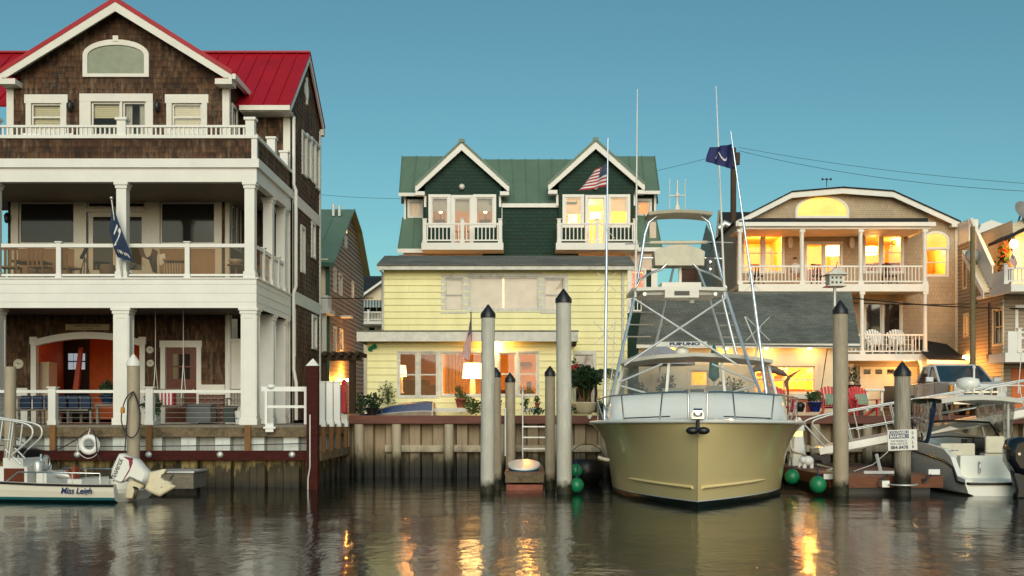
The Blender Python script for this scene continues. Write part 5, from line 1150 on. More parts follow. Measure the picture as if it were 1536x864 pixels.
c = V((X(1197, 32.6), 32.6, .46)); pd = thing('power_pedestal', 'white lighthouse shaped power pedestal on the red dock', 'pedestal', c)
part('body', MB().lathe([(.29, 0), (.27, .1), (.17, .85)], c, 8, smooth=False), m_pvc, pd); part('lens', MB().lathe([(.15, .86), (.15, 1.02)], c, 8, smooth=False), emit('pedestal_lens', (.85, .75, .1), 1.2), pd); part('hood', MB().lathe([(.2, 1.02), (.2, 1.2), (.12, 1.34), (.06, 1.42)], c, 8, smooth=False), m_pvc, pd)
part('hose', MB().tube(spline([c + V((-.25, -.1, .75)), c + V((-.2, -.2, .45)), c + V((.1, -.27, .35)), c + V((.25, -.2, .2)), c + V((.3, -.1, .05))], 5), .03, 6), m_canvas, pd)
c = V((X(1212, 31), 31.0, .46)); m = MB(); m.ball(c + V((0, 0, .2)), .17, 12, (1.0, .7, .85)); m.ball(c + V((-.15, -.02, .22)), .11, 10); 
for s_ in (-.1, .1): m.lathe([(.06, 0), (.06, .15)], c + V((s_, 0, 0)), 8)
m.tube([c + V((-.22, -.02, .2)), c + V((-.26, -.02, .02))], .035, 6); solo('white_figurine', m, m_pvc, 'small rounded white figure standing beside the dock pedestal', 'figurine')
c = V((X(1320, 28.2), 28.2, .46)); br = thing('dock_bracket', 'white metal bracket with upright stick on the red dock', 'bracket', c); part('base', MB().box(c.x - .42, c.x + .45, c.y - .05, c.y + .05, 0.46, .53), m_pvc, br); part('upright', MB().bar(c + V((.02, 0, .05)), c + V((-.06, .1, .5)), .06), m_pvc, br); part('brace', MB().tube([c + V((-.55, .4, .04)), c + V((-.1, .25, .22)), c + V((.3, .3, .55))], .015, 5), m_galv, br)
solo('dock_line', MB().tube(spline([P(1225, 697, 29), P(1238, 700, 28.6), P(1248, 703, 28), P(1240, 706, 27.6), P(1252, 708, 27.4)], 6), .025, 6), m_canvas, 'coiled pale dock line at the corner of the red dock', 'rope')
gw = thing('gangway', 'aluminium gangway with pipe handrails sloping from the red dock', 'gangway', (X(1235, 31.5), 31.8, .46))
def gside(d, dx):
    m = MB(); q = lambda px, py: P(px + dx, py, d)
    lo = lambda px: 677 - .187 * (px - 1229); mi = lambda px: 644 - .18 * (px - 1272); hi = lambda px: 619 - .172 * (px - 1251)
    part('chord', MB().bar(q(1229, lo(1229)), q(1640, lo(1640)), .05, .2), m_galv, gw)
    part('handrail', MB().tube(spline([q(1640, hi(1640)), q(1400, hi(1400)), q(1255, hi(1255)), q(1222, 626), q(1207, 633), q(1212, 643), q(1239, 672)], 6), .027, 8), m_galv, gw)
    part('mid_rail', MB().tube([q(1640, mi(1640)), q(1272, mi(1272))], .022, 6), m_galv, gw)
    for k in range(6):
        px = 1254 + k * 68; part('upright', MB().tube([q(px + 12, lo(px + 12)), q(px, hi(px))], .02, 6).tube([q(px + 26, lo(px + 26)), q(px + 14, hi(px + 14))], .02, 6), m_galv, gw)
gside(31.0, 0); gside(32.1, 12)
part('walkway', MB().prism([P(1229, 672, 31.0), P(1640, 595, 31.0), P(1640, 595, 31) + V((0, 1.1, 0)), P(1229, 672, 31) + V((0, 1.1, 0))], (0, 0, -.05)), m_galv, gw)
part('roller', MB().lathe([(.14, 0), (.14, .9)], P(1240, 684, 31) + V((0, .1, -.09)), 12, axis=(0, 1, 0)), m_dark, gw)
# sale sign on the wooden piling
d = 26.68; sg = thing('sale_sign', 'white and navy real estate SALE sign fixed to the weathered piling', 'sign', P(1354, 660, d))
ctr = P(1353.5, 660, d); rt = V((1, 0, .035)).normalized(); upv = V((-.035, 0, 1)).normalized()
def sq(u0, u1, v0, v1, n0, n1, mt, name):
    f = lambda u, v, n_: ctr + rt * u + upv * v - V((0, n_, 0))
    part(name, MB().hexa([f(u0, v0, n1), f(u1, v0, n1), f(u1, v0, n0), f(u0, v0, n0), f(u0, v1, n1), f(u1, v1, n1), f(u1, v1, n0), f(u0, v1, n0)]), mt, sg)
k_ = d / F
sq(-22 * k_, 22 * k_, -15.5 * k_, 15.5 * k_, -.01, .01, m_white, 'board'); sq(-20 * k_, 9.5 * k_, 2.5 * k_, 14 * k_, .0095, .013, mat('sign_navy', (.015, .04, .13), .5), 'navy_panel')
def st(s, u, v, size, mt, sx=1, bold=0): text('lettering', s, mt, sg, ctr + rt * (u * k_) + upv * (v * k_) - V((0, .0145, 0)), rt, upv, size * k_, .0015, sx=sx, bold=bold)
m_ink = mat('sign_ink', (.015, .02, .06), .6)
st('COLDWELL', -5.3, 10.8, 6.2, m_white, .92, .0025); st('BANKER', -7.5, 5.6, 6.2, m_white, .95, .0025)
st('SUE McNULTY', -5.3, -1.4, 4.2, m_ink, .95); st('REAL ESTATE', -5.3, -5.6, 4.4, m_ink, 1.0); st('884-8478', -5, -11.2, 7.0, m_ink, .98, .0025)
for i, ch_ in enumerate('SALE'): st(ch_, 15.5, 9.8 - i * 6.8, 6.2, m_ink, 1, .001)
m = MB(); cc = ctr + rt * (5.2 * k_) + upv * (5.6 * k_) - V((0, .0135, 0))
for s0, s1 in (((-2, -2), (2, -2)), ((2, -2), (2, 2)), ((2, 2), (-2, 2)), ((-2, 2), (-2, -2))): m.bar(cc + rt * s0[0] * k_ + upv * s0[1] * k_, cc + rt * s1[0] * k_ + upv * s1[1] * k_, .008, .004)
m.box(cc.x - .008, cc.x + .008, cc.y - .002, cc.y, cc.z - .008, cc.z + .008); part('sign_emblem', m, m_white, sg)
# birdhouse on its own post
d = 34.9; bhs = thing('birdhouse', 'white multi-hole birdhouse on a pole behind the tan piling', 'birdhouse', (X(1252, d), d, 1.9)); x = X(1252, d)
part('pole', MB().lathe([(.05, 1.9), (.05, Z(430, d))], (x, d, 0), 8), m_galv, bhs); w_ = .22; zb, zt = Z(429, d), Z(413, d)
part('box', MB().box(x - w_, x + w_, d - w_, d + w_, zb, zt).box(x - w_ - .08, x + w_ + .08, d - w_ - .08, d + w_ + .08, zb - .03, zb), m_old, bhs)
part('roof', MB().prism([V((x - w_ - .12, d - w_ - .1, zt)), V((x + w_ + .12, d - w_ - .1, zt)), V((x, d - w_ - .1, zt + .22))], (0, 2 * w_ + .2, 0)), m_old, bhs)
for i in (-1, 0, 1):
    for j in (0, 1): m = MB().disc(FRONT(d - w_), x + i * .13, zb + .09 + j * .15, .038, .001, .006, 10); part('entry_hole', m, m_dark, bhs)
pass; part('perch', MB().tube([(x + .03, d, zt + .2), (x + .09, d, zt + .42)], .014, 5).tube([(x - w_, d - w_ - .05, zb), (x - w_ - .2, d - w_ - .05, zb - .08)], .02, 5), m_redp, bhs)
# ---------------------------------------------------------------- sport fishing boat, bow on
bang = math.radians(-8.3); BM = Matrix.Translation((3.50, 22.5, 0)) @ Matrix.Rotation(bang, 4, 'Z')
sb = thing('sport_fishing_boat', 'large tan hulled sport fishing boat seen bow on with tall tube tower', 'boat', BM @ V((0, 6, 0)))
L = 11.6
def zdeck(s): return 1.83 - .012 * s - .0015 * s * s
def hb(q, t):
    B = 2.16 + .12 * max(t, 0) + .30 * max(t, 0) ** 6; E = 5.5 - .3 * t; p = 1.8 + .45 * t * t + .4 * t ** 6
    return B * (1 - (1 - min(max(q, 0) / E, 1)) ** p)
def stem(t): return .95 * (1 - t) ** 1.15
ts = [0, .07, .085, .16, .27, .4, .53, .66, .78, .88, .95, 1.0]; NQ = 44
def hp(i, t, side):
    q = (L - .9) * (i / NQ) ** 1.5; s = stem(t) + q; return V((side * max(.003, hb(q, t)), s, t * zdeck(s)))
m = MB(); m.M = BM; m.smooth = True
for side in (-1, 1):
    base = len(m.v)
    keel = [V((side * .01, stem(0) + .25 + (L - 1.1) * (i / NQ) ** 1.5, -.6)) for i in range(NQ + 1)]
    rows = [keel] + [[hp(i, t, side) for i in range(NQ + 1)] for t in ts]
    vs = [p for r in rows for p in r]; m.mesh(vs, [])
    for k in range(len(rows) - 1):
        for i in range(NQ):
            a = base + k * (NQ + 1) + i; f = (a, a + 1, a + NQ + 2, a + NQ + 1); m.f.append(f if side > 0 else f[::-1]); m.mi.append(1 if k <= 1 else 2 if k == 2 else 0); m.sm.append(True)
m.smooth = False
tr = [hp(NQ, t, 1) for t in ts] + [hp(NQ, t, -1) for t in ts[::-1]]; m.face(tr)
m_boot = mat('boot_stripe', (.008, .016, .014), .3)
hull = part('hull', m, [m_hull, m_boot, m_gel], sb)
for side in (-1, 1):
    m = MB(); m.M = BM
    pts = [V((side * (hb(q, .24) + .015), stem(.24) + q, .24 * zdeck(q) + .015 * q)) for q in [.12 + .2 * i for i in range(14)]]
    part('spray_rail', m.tube(pts, [.035] * 12 + [.025, .01], 6), m_hull, sb)
    m = MB(); m.M = BM; pts = [hp(i, 1, side) + V((side * .01, 0, .02)) for i in range(NQ + 1)]; part('rub_rail', m.tube(pts, .045, 8), m_gel, sb)
def loft(rows, name, mt, parent=sb, smooth=True, M=BM, closed=False):
    m = MB(); m.M = M; m.smooth = smooth; n = len(rows[0]); m.mesh([p for r in rows for p in r], [(k * n + i, k * n + i + 1, (k + 1) * n + i + 1, (k + 1) * n + i) for k in range(len(rows) - 1) for i in range(n - 1)])
    return part(name, m, mt, parent)
ss = [0, .05, .15, .3, .5, .8, 1.2, 1.7, 2.3, 3, 4, 5, 6, 7, 8, 9, 10, 10.7]
loft([[V((f * hb(s, 1), s, zdeck(s) + .05 + .05 * (1 - f * f))) for f in (-1, -.7, -.35, 0, .35, .7, 1)] for s in ss], 'deck', m_gel)
def sm(x): x = min(1, max(0, x)); return x * x * (3 - 2 * x)
rows = []
for s in [3.0, 3.3, 3.55, 3.8, 4.05, 4.3, 4.6, 5.4, 6.1, 6.6]:
    w_ = max(.1, hb(s - .5, 1) - .38); z0 = zdeck(s) + .05; zt = z0 + .02 + .66 * sm((s - 3.1) / 1.5) - .06 * sm((4.2 - s) / 1.2)
    rows.append([V((-w_ - .08, s, z0)), V((-w_, s, z0 + (zt - z0) * .55)), V((-w_ + .10, s, zt - .05)), V((-w_ + .3, s, zt)), V((0, s, zt + .06)), V((w_ - .3, s, zt)), V((w_ - .10, s, zt - .05)), V((w_, s, z0 + (zt - z0) * .55)), V((w_ + .08, s, z0))])
loft(rows, 'trunk_cabin', m_gel)
zt = zdeck(6) + .7
m = MB(); m.M = BM
for sgn in (-1, 1): m.box(sgn * .35 - .05, sgn * .35 + .05, 5.0, 5.12, zt - .06, zt + .08); m.box(sgn * 1.75 - .07, sgn * 1.75 + .07, 3.9, 3.98, zdeck(4) + .32, zdeck(4) + .42)
part('deck_fitting', m, m_steel, sb)
# windscreen with clear panels and hardtop
wz0, wz1 = 2.36, 3.33
def ws(f, k): return V((f * (2.12 - .2 * k) , 6.15 + .5 * k + .55 * f * f, wz0 + (wz1 - wz0) * k - (.05 if k else 0) * f * f))
en = part('windscreen', (lambda m: (setattr(m, 'M', BM), [m.bar(ws(f, 0), ws(f, 1), .07, .07) for f in (-1, -.36, .36, 1)], [m.bar(ws(a, 0), ws(b_, 0), .05, .05) for a, b_ in ((-1, -.36), (-.36, .36), (.36, 1))], m)[-1])(MB()), m_white, sb)
for sg_ in (-1, 1):
    m = MB(); m.M = BM; part('enclosure_post', m.bar(V((sg_ * 2.12, 8.9, wz0)), V((sg_ * 1.92, 9.1, wz1 - .05)), .06, .06), m_white, sb)
for a, b_ in ((-1, -.36), (-.36, .36), (.36, 1)):
    m = MB(); m.M = BM; m.face([ws(a + .02, .03), ws(b_ - .02, .03), ws(b_ - .02, .97), ws(a + .02, .97)]); part('clear_panel', m, m_vinylglass, en)
for sg_ in (-1, 1):
    m = MB(); m.M = BM; m.face([ws(sg_, .03), V((sg_ * 2.12, 8.9, wz0)), V((sg_ * 1.92, 9.1, wz1 - .05)), ws(sg_, .97)]); part('side_panel', m, m_vinylglass, en)
m = MB(); m.M = BM; fs_ = [-1, -.85, -.5, 0, .5, .85, 1]
def ht(f, s, up): return V((f * 2.02, s + .5 * f * f * (1 if s < 7 else 0), 3.33 + .17 * (1 - f * f) + (.09 if up else 0)))
a = [[ht(f, 6.3, 0) for f in fs_], [ht(f, 6.25, 1) for f in fs_], [ht(f, 7.4, 1) + V((0, 0, .03)) for f in fs_], [ht(f, 9.6, 1) for f in fs_], [ht(f, 9.6, 0) for f in fs_], [ht(f, 6.3, 0) for f in fs_]]
loft(a, 'hardtop', m_trim, smooth=False)
m = MB(); m.M = BM; m.box(-1.3, 1.3, 8.2, 9.6, 1.6, 2.3); m.box(-1.9, -1.5, 6.6, 8.5, 1.8, 2.5); part('helm_console', m, m_trim, sb)
m = MB(); m.M = BM; m.box(.3, 1.0, 7.6, 8.0, 2.2, 2.75); m.box(-.9, -.3, 7.7, 8.1, 2.2, 2.7); part('helm_seat', m, m_canvas, sb)
# radar
c = P(1023, 540, 29.6); rad = part('radar_scanner', MB().lathe([(.17, 0), (.17, .05), (.1, .09), (.17, .14), (.2, .22), (.16, .32), (.06, .36)], c, 16).bar(P(985, 516.5, 29.6), P(1060, 516, 29.2), .12, .125), m_white, sb)
pl, pr = P(985, 516.5, 29.6), P(1060, 516, 29.2); rr_ = (pr - pl).normalized()
text('lettering', 'FURUNO', mat('radar_blue', (.01, .04, .12), .5), rad, pl.lerp(pr, .57) + rr_.cross(UP) * .0615, rr_, UP, .105, .001, sx=1.9, bold=.006)
# tower
tb = lambda *a: MB().tube(*a)
def leg(name, pts, r, mt=None, n=8): return part(name, MB().tube([P(*p) for p in pts], r, n), mt or m_alu, sb)
leg('tower_leg', [(908, 634, 27.6), (930, 540, 28.5), (953, 440, 29.5), (962, 388, 29.9), (967, 352, 30), (973, 334, 30), (985, 324, 30)], .042)
leg('tower_leg', [(1153, 620, 27.6), (1121, 540, 28.5), (1089, 440, 29.5), (1076, 388, 29.9), (1069, 352, 30), (1064, 334, 30), (1052, 324, 30)], .042)
leg('tower_leg', [(979, 537, 31.6), (1000, 447, 31.2), (1011, 398, 31)], .035); leg('tower_leg', [(1091, 537, 31.6), (1064, 447, 31.2), (1045, 398, 31)], .035); leg('tower_leg', [(1106, 537, 30.2), (1082, 440, 30.4)], .035)
leg('cross_brace', [(936, 548, 28.4), (1089, 446, 29.4)], .03, m_galv); leg('cross_brace', [(951, 448, 29.4), (1107, 548, 28.4)], .03, m_galv)
leg('lower_brace', [(929, 573, 28.1), (993, 546, 28.6)], .026, m_galv); leg('lower_brace', [(929, 578, 28.1), (985, 594, 28.4)], .026, m_galv); leg('lower_brace', [(1132, 573, 28.1), (1068, 546, 28.6)], .026, m_galv); leg('lower_brace', [(1132, 578, 28.1), (1080, 594, 28.4)], .026, m_galv)
leg('hoop_rail', [(954, 432, 29.5), (960, 420, 29.5), (975, 410, 29.4), (992, 404, 29.3), (1000, 396, 29.3)], .035, m_steel); leg('hoop_rail', [(1090, 432, 29.5), (1083, 420, 29.5), (1066, 410, 29.4), (1048, 404, 29.3), (1040, 396, 29.3)], .035, m_steel)
for a, b_, py in ((946, 983, 468), (942, 980, 487), (938, 976, 505), (1070, 1094, 470), (1075, 1099, 488), (1080, 1104, 506)): leg('ladder_rung', [(a, py, 30.2 if a > 1000 else 29.5), (b_, py, 31.3)], .02, m_galv, 6)
m = MB(); c0, c1 = X(949, 29.3), X(1094, 29.3); cm = (c0 + c1) / 2; z0 = Z(436, 29.3)
out = [(c0 + .1, 29.3), (cm - .5, 29.15), (cm + .5, 29.15), (c1 - .1, 29.3), (c1, 29.6), (c1, 31.2), (c0, 31.2), (c0, 29.6)]
m.prism([V((u, v, z0)) for u, v in out], (0, 0, .09)); m.prism([V((cm + (u - cm) * .8, 29.3 + (v - 29.15) * .8, z0 - .1)) for u, v in out], (0, 0, .098))
m.box(cm - .45, cm + .45, 29.12, 29.6, z0 - .2, z0 + .02); m.box(X(992, 29.6), X(1051, 29.6), 29.5, 30.3, z0 + .085, Z(424, 29.6)); m.lathe([(.06, -.32), (.1, -.2)], (cm + .3, 29.4, z0), 10)
part('tower_platform', m, m_trim, sb)
for px in (967, 1073): part('down_light', MB().lathe([(.06, 0), (.05, .02)], P(px, 441, 29.28), 10, axis=(0, -1, 0)), m_galv, sb)
part('platform_lens', MB().box(cm - .2, cm + .2, 29.1, 29.125, z0 - .14, z0 - .03), m_dark, sb)
rows = []; d0 = 29.7
for k, (f, g_) in enumerate(((0, .2), (.03, .75), (.12, .95), (.4, 1), (.75, 1), (1, .98))):
    pass
m = MB(); xa, xb, za, zb_ = X(981, d0), X(1058, d0), Z(398, d0), Z(366, d0)
n = 14
for yk, sc in ((0, .96), (.05, 1), (.6, 1), (.65, .94)):
    rows.append([V((xa + (xb - xa) * .5 + (i / n - .5) * (xb - xa) * (1 if 0 < yk < .65 else .98), d0 + yk, za + (zb_ - za) * (0 if i in (0, n) and False else (.66 + .34 * (1 - abs(i / n * 2 - 1) ** 2.2)) * sc))) for i in range(n + 1)])
top = rows; m.mesh([p for r in rows for p in r], [(k * (n + 1) + i, k * (n + 1) + i + 1, (k + 1) * (n + 1) + i + 1, (k + 1) * (n + 1) + i) for k in range(3) for i in range(n)])
for r in (rows[0], rows[-1]): m.face([V((r[0].x + .02, r[0].y, za)), V((r[-1].x - .02, r[0].y, za))] + r[::-1])
m.face([V((rows[0][0].x, d0, za)), V((rows[0][0].x, d0 + .65, za)), rows[-1][0], rows[0][0]]); m.face([V((rows[0][-1].x, d0, za)), V((rows[0][-1].x, d0 + .65, za)), rows[-1][-1], rows[0][-1]])
part('console_cover', m, m_canvas, sb, bevel=.03)
leg('pedestal_tube', [(1020, 424, 30), (1020, 399, 30)], .05, m_white); leg('cross_bar', [(964, 387, 29.9), (983, 387, 29.9)], .03, m_steel); leg('cross_bar', [(1056, 387, 29.9), (1085, 388, 29.9)], .03, m_steel)
part('shade_roll', MB().tube([P(975, 364, 30.4), P(1061, 363.5, 30.4)], .05, 8), m_canvas, sb)
leg('spreader_bar', [(938, 366, 29.9), (975, 364, 30.2)], .018, m_galv); leg('spreader_bar', [(1061, 363, 30.2), (1099, 364, 29.9)], .018, m_galv)
m = MB()
for py in (393, 404): m.lathe([(.07, 0), (.055, .03), (.02, .035)], P(1065.5, py, 29.8), 12, axis=(0, -1, 0))
part('loud_hailer', m, m_steel, sb); part('hailer_box', MB().pb(1060, 1072, 386, 410, 29.83, .1), m_dark, sb)
rows = []; 
for y_, up in ((29.7, 0), (29.65, 1), (30.7, 1), (30.7, 0), (29.7, 0)):
    rows.append([V((X(971, 30) + (X(1066, 30) - X(971, 30)) * i / 12, y_, Z(325.5, 30) + .07 * (1 - (i / 6 - 1) ** 2) + (.075 if up else 0))) for i in range(13)])
loft(rows, 'buggy_top', m_canvas, M=None, smooth=False)
m = MB(); c = P(1016, 315, 30.3); m.tube([c, P(1016, 270, 30.3)], [.04, .02], 6); m.ball(P(1016, 293, 30.3), .07, 8); m.tube([P(1004, 293.5, 30.3), P(1028, 293, 30.3)], .02, 6); m.lathe([(.1, -.02), (.05, .15)], c, 8)
for px in (1004.5, 1027.5): m.tube([P(px, 314, 30.3), P(px, 268, 30.3)], .012, 5)
part('antenna_cluster', m, m_white, sb)
part('antenna', MB().tube([P(953, 446, 29.4), P(954.5, 330, 29.6), P(956, 134, 29.9)], [.035, .028, .013], 6), m_white, sb); part('antenna', MB().tube([P(1087, 445, 29.4), P(1081, 300, 29.6), P(1074, 129, 29.9)], [.035, .028, .013], 6), m_white, sb)
# outriggers with their spreaders
def outrigger(pts, crosses, r):
    o = part('outrigger', MB().tube([P(*p) for p in pts], r, 8), m_alu, sb); m = MB()
    for (px, py, d, k) in crosses:
        c = P(px, py, d)
        for dx, dz in ((.2, .2), (-.2, .2)): m.tube([c - V((dx, 0, dz)) * k, c + V((dx, 0, dz)) * k], .009, 5)
    part('spreader', m, m_galv, o); return o
outrigger([(907, 632, 27.2), (909.5, 420, 27.6), (912, 207, 28)], [(910, 345, 27.7, 1), (910, 423, 27.6, 1.2), (908, 500, 27.5, 1.5)], [.042, .036, .016])
outrigger([(1154, 624, 27.2), (1126, 410, 27.6), (1096, 197, 28)], [(1129, 425, 27.6, 1), (1137, 493, 27.5, 1.5)], [.042, .036, .016])
for q_, r_ in (([P(923, 480, 27.6), P(918, 560, 27.5), P(911, 600, 27.3)], .012), ([P(1140, 490, 27.6), P(1133, 540, 27.5)], .02), ([P(1117, 475, 27.7), P(1136, 520, 27.6)], .02)): part('rigging_stay', MB().tube(q_, r_, 5), m_galv, sb)
# bow rail
def rail_pt(s, sd, h): q = max(.02, hb(s, 1) - .14); return V((sd * q, s, zdeck(s) + .06 + h))
for sd in (-1, 1):
    m = MB(); m.M = BM; pts = [V((sd * .19, .25, zdeck(0) + .08)), V((sd * .19, .25, zdeck(0) + .58)), V((sd * .24, .28, zdeck(0) + .62))] + [rail_pt(s, sd, .58 - .012 * s) for s in (.5, .8, 1.2, 1.8, 2.4, 3.1, 3.8, 4.4)] + [rail_pt(4.75, sd, .42), rail_pt(4.85, sd, .2), rail_pt(4.85, sd, .0)]
    bwr = part('bow_rail', m.tube(pts, .022, 8), m_steel, sb)
    for s in (.75, 1.9, 3.0, 4.1):
        m = MB(); m.M = BM; part('stanchion', m.tube([rail_pt(s + .25, sd, 0) + V((sd * -.18, 0, 0)), rail_pt(s, sd, .57 - .012 * s)], .018, 6), m_steel, bwr)
m = MB(); m.M = BM; m.box(-.12, .12, -.1, .5, 1.9, 1.94); m.box(-.12, -.095, -.1, .3, 1.94, 2.03); m.box(.095, .12, -.1, .3, 1.94, 2.03); m.lathe([(.075, -.09), (.075, .09)], (0, .02, 2.04), 12, axis=(1, 0, 0)); m.tube([(0, .5, 2.0), (0, -.1, 2.02)], .05, 8); part('anchor_roller', m, m_steel, sb)
m = MB(); m.M = BM; m.smooth = True
for sd in (-1, 1): m.ball((sd * .11, -.13, 1.66), .13, 10, (1.05, .6, .62))
m.tube([(0, 0, 1.95), (0, -.13, 1.66)], .04, 6); part('anchor', m, m_dark, sb)
m = MB(); m.M = BM
for sd in (-1, 1): m.tube([(sd * 2.0, 4.3, zdeck(4) + .12), (sd * 1.5, 2.9, zdeck(3) + .12), (sd * .6, 2.3, zdeck(2.5) + .15)], .015, 5)
part('deck_line', m, m_rope, sb)
part('bow_fairlead', MB().tube([P(898, 686, 26.4), P(907, 689, 26.3), P(914, 690, 26.3)], .045, 6).lathe([(.0301, 0), (.07, .08)], P(884, 628, 26.6), 8), m_canvas, sb)

# ---------------------------------------------------------------- flags
m_flags = [m_usred, m_uswhite, m_usblue]
def usf(u, v):
    v = 1 - v
    if u < .4 and v < 7 / 13:
        i, j = int(u / .4 * 22), int(v * 13 / 7 * 18); return 1 if (i % 4 == 1 and j % 4 == 1) or (i % 4 == 3 and j % 4 == 3) else 2
    return 0 if int(v * 13) % 2 == 0 else 1
def flag(name, label, cat, th, bh, bf, tf, mats, fn, amp=.05, waves=2.0, nu=55, nv=39, pole=None, group=None, droop=0):
    th, bh, bf, tf = map(V, (th, bh, bf, tf)); nn = (tf - th).cross(bh - th).normalized()
    f = lambda u, v: (bh.lerp(bf, u)).lerp(th.lerp(tf, u), v) + nn * amp * math.sin(u * 6.283 * waves + v * 2.0) * (.25 + .75 * u) - UP * droop * u * u
    t_ = thing(name, label, cat, th, group); part('cloth', MB().grid(f, nu, nv, fn), mats, t_)
    if pole: part('staff', MB().tube(pole, .022, 6).ball(pole[-1], .05, 8), m_steel, t_)
    return t_, f
d = 27.9; flag('national_flag', 'faded American flag streaming left from the tall boat outrigger', 'flag', P(911.3, 242, d), P(911, 279, d), P(863, 287, d + .4), P(884, 262, d + .6), m_flags, usf, .07, 1.6, droop=.02)
d = 36.2; flag('national_flag', 'American flag hanging limp from a staff on the yellow house fascia', 'flag', P(706.5, 472, d - .1), P(701.5, 500, d), P(692, 536, d + .05), P(706, 541, d - .1), m_flags, usf, .03, 1.5, pole=[P(707, 511, d + .2), P(706.5, 468, d - .1)])
d = 44; flag('national_flag', 'small American flag on the balcony of the tan house at right', 'flag', P(1519, 378, 40.7), P(1514, 391, 40.7), P(1523, 404, 40.7), P(1527, 394, 40.7), m_flags, usf, .02, 1, 26, 26, pole=[P(1523, 402, 40.72), P(1518, 373, 40.72)])
d = 28.05; fl, f = flag('navy_flag', 'dark blue flag flapping from the tip of the right outrigger', 'flag', P(1098, 216, d), P(1099, 254, d), P(1061, 243, d + .4), P(1064, 222, d + .6), [mat('indigo_cloth', (.02, .025, .12), .8), m_uswhite], lambda u, v: 1 if (.25 < u < .75 and abs(v - .5 - .18 * math.sin(u * 14)) < .05) else 0, .07, 2.2)
d = 29.7; fl, f = flag('team_flag', 'navy flag with pale swirling emblem hanging from the middle balcony post', 'flag', P(168, 304, d), P(164, 346, d - .05), P(175, 385, d), P(200, 393, d - .1), [m_navy, m_uswhite], lambda u, v: 1 if ((.40 < u < .62 and abs(v - .5 - .35 * math.sin(u * 18)) < .10) or (.30 < u < .36 and .3 < v < .8)) else 0, .05, 1.2, 50, 30, pole=[P(184, 420, PF - .02), P(167, 297, d - .1)])
p_, q_ = f(.86, .30), f(.93, .72); r_ = (f(.98, .85) - f(.80, .2)).normalized(); u_ = (f(.5, .5) - f(.9, .5)).normalized()
m = MB()
for i in range(6):
    c = f(.80 + .02 * i, .22 + .12 * i) - V((0, .03, 0)); a = u_ * .045; b_ = r_ * .012; m.face([c - a - b_, c - a + b_ + r_ * .03 * (i % 2), c + a + b_, c + a - b_ - r_ * .03 * (i % 3)])
part('pale_lettering', m, m_uswhite, fl)
# ---------------------------------------------------------------- small boats
def puff(mb, pts, d, t, sc=.82, pxl=True):
    """rounded plate: an outline in photo pixels at depth d, given thickness t and softened edges"""
    ps = [V((X(a, d), 0, Z(b, d))) for a, b in pts] if pxl else [V((a, 0, b)) for a, b in pts]
    c = sum(ps, V()) / len(ps); n = len(ps); rows = []
    for o, s in ((-.5, sc), (-.42, sc + (1 - sc) * .6), (-.25, 1), (.25, 1), (.42, sc + (1 - sc) * .6), (.5, sc)):
        rows.append([c + (p - c) * s + V((0, d + o * t, 0)) for p in ps])
    mb.smooth = True
    mb.mesh([p for r in rows for p in r], [(k * n + i, k * n + (i + 1) % n, (k + 1) * n + (i + 1) % n, (k + 1) * n + i) for k in range(5) for i in range(n)])
    mb.smooth = False; mb.face(rows[0]); mb.face(rows[-1][::-1]); return mb
zz = lambda l, ox, oy, k: [(ox + a / k, oy + b / k) for a, b in l]
mb_ = thing('skiff', 'white open skiff with teal bottom and raised outboard at the left edge', 'boat', (X(190, 24.6), 25.4, 0))
SM = Matrix.Translation((X(196, 25.3), 25.5, 0)) @ Matrix.Rotation(math.radians(172), 4, 'Z')
def shell(stations, name, parent, M, mats, wl=.06):
    m = MB(); m.M = M; rows = []
    for x, b, g, fl, k in stations:   # x along, half beam, gunwale height, floor height, keel depth
        o = [V((x, 0, k)), V((x, b * .55, k * .6)), V((x, b * .93, wl)), V((x, b * .945, wl + .06)), V((x, b * .985, g * .6)), V((x, b, g)), V((x, max(b - .12, .01), g)), V((x, max(b - .2, .005), fl)), V((x, 0, fl))]
        rows.append(o + [V((p.x, -p.y, p.z)) for p in o[-2:0:-1]])
    n = len(rows[0]); base = len(m.v); m.mesh([p for r in rows for p in r], [])
    for i in range(len(rows) - 1):
        for j in range(n):
            a = base + i * n + j; b_ = base + i * n + (j + 1) % n; m.f.append((a, b_, b_ + n, a + n)); q = j if j < 8 else n - 1 - j
            m.mi.append(1 if q <= 2 else 0); m.sm.append(False)
    m.face(rows[0]); m.face(rows[-1][::-1])
    return part(name, m, mats, parent)
st_ = [(0, .92, .42, .2, -.12), (.7, .97, .42, .2, -.14), (1.8, 1.0, .44, .2, -.15), (3, .98, .48, .2, -.15), (4.2, .82, .54, .22, -.12), (5.0, .5, .62, .3, -.02), (5.4, .15, .68, .4, .1)]
shell(st_, 'hull', mb_, SM, [mat('cream_gelcoat', (.74, .70, .60), .22, var=.03, coat=.3), mat('teal_bottom', (.012, .11, .13), .4)])
for sd in (1, -1):
    m = MB(); m.M = SM; m.tube([V((x, sd * (b + .01), g - .03)) for x, b, g, *_ in st_], .028, 6); part('rub_rail', m, m_dark, mb_)
    m = MB(); m.M = SM; m.tube([V((.35, sd * .86, .42)), V((.35, sd * .86, .66)), V((2.3, sd * .92, .68)), V((2.6, sd * .92, .46))], .018, 6)
    for x in (1.0, 1.7): m.tube([V((x, sd * .9, .43)), V((x, sd * .9, .67))], .014, 6)
    part('side_rail', m, m_steel, mb_)
def L2W(x, y, z): return SM @ V((x, y, z))
m = MB(); m.M = SM; m.box(2.35, 3.05, -.5, .5, .2, .78); m.box(2.45, 2.95, -.5, .5, .78, .98); con = part('console', m, m_gel, mb_); m = MB(); m.M = SM; m.box(2.42, 2.92, .5, .515, .30, .74); part('teak_door', m, m_teak, con)
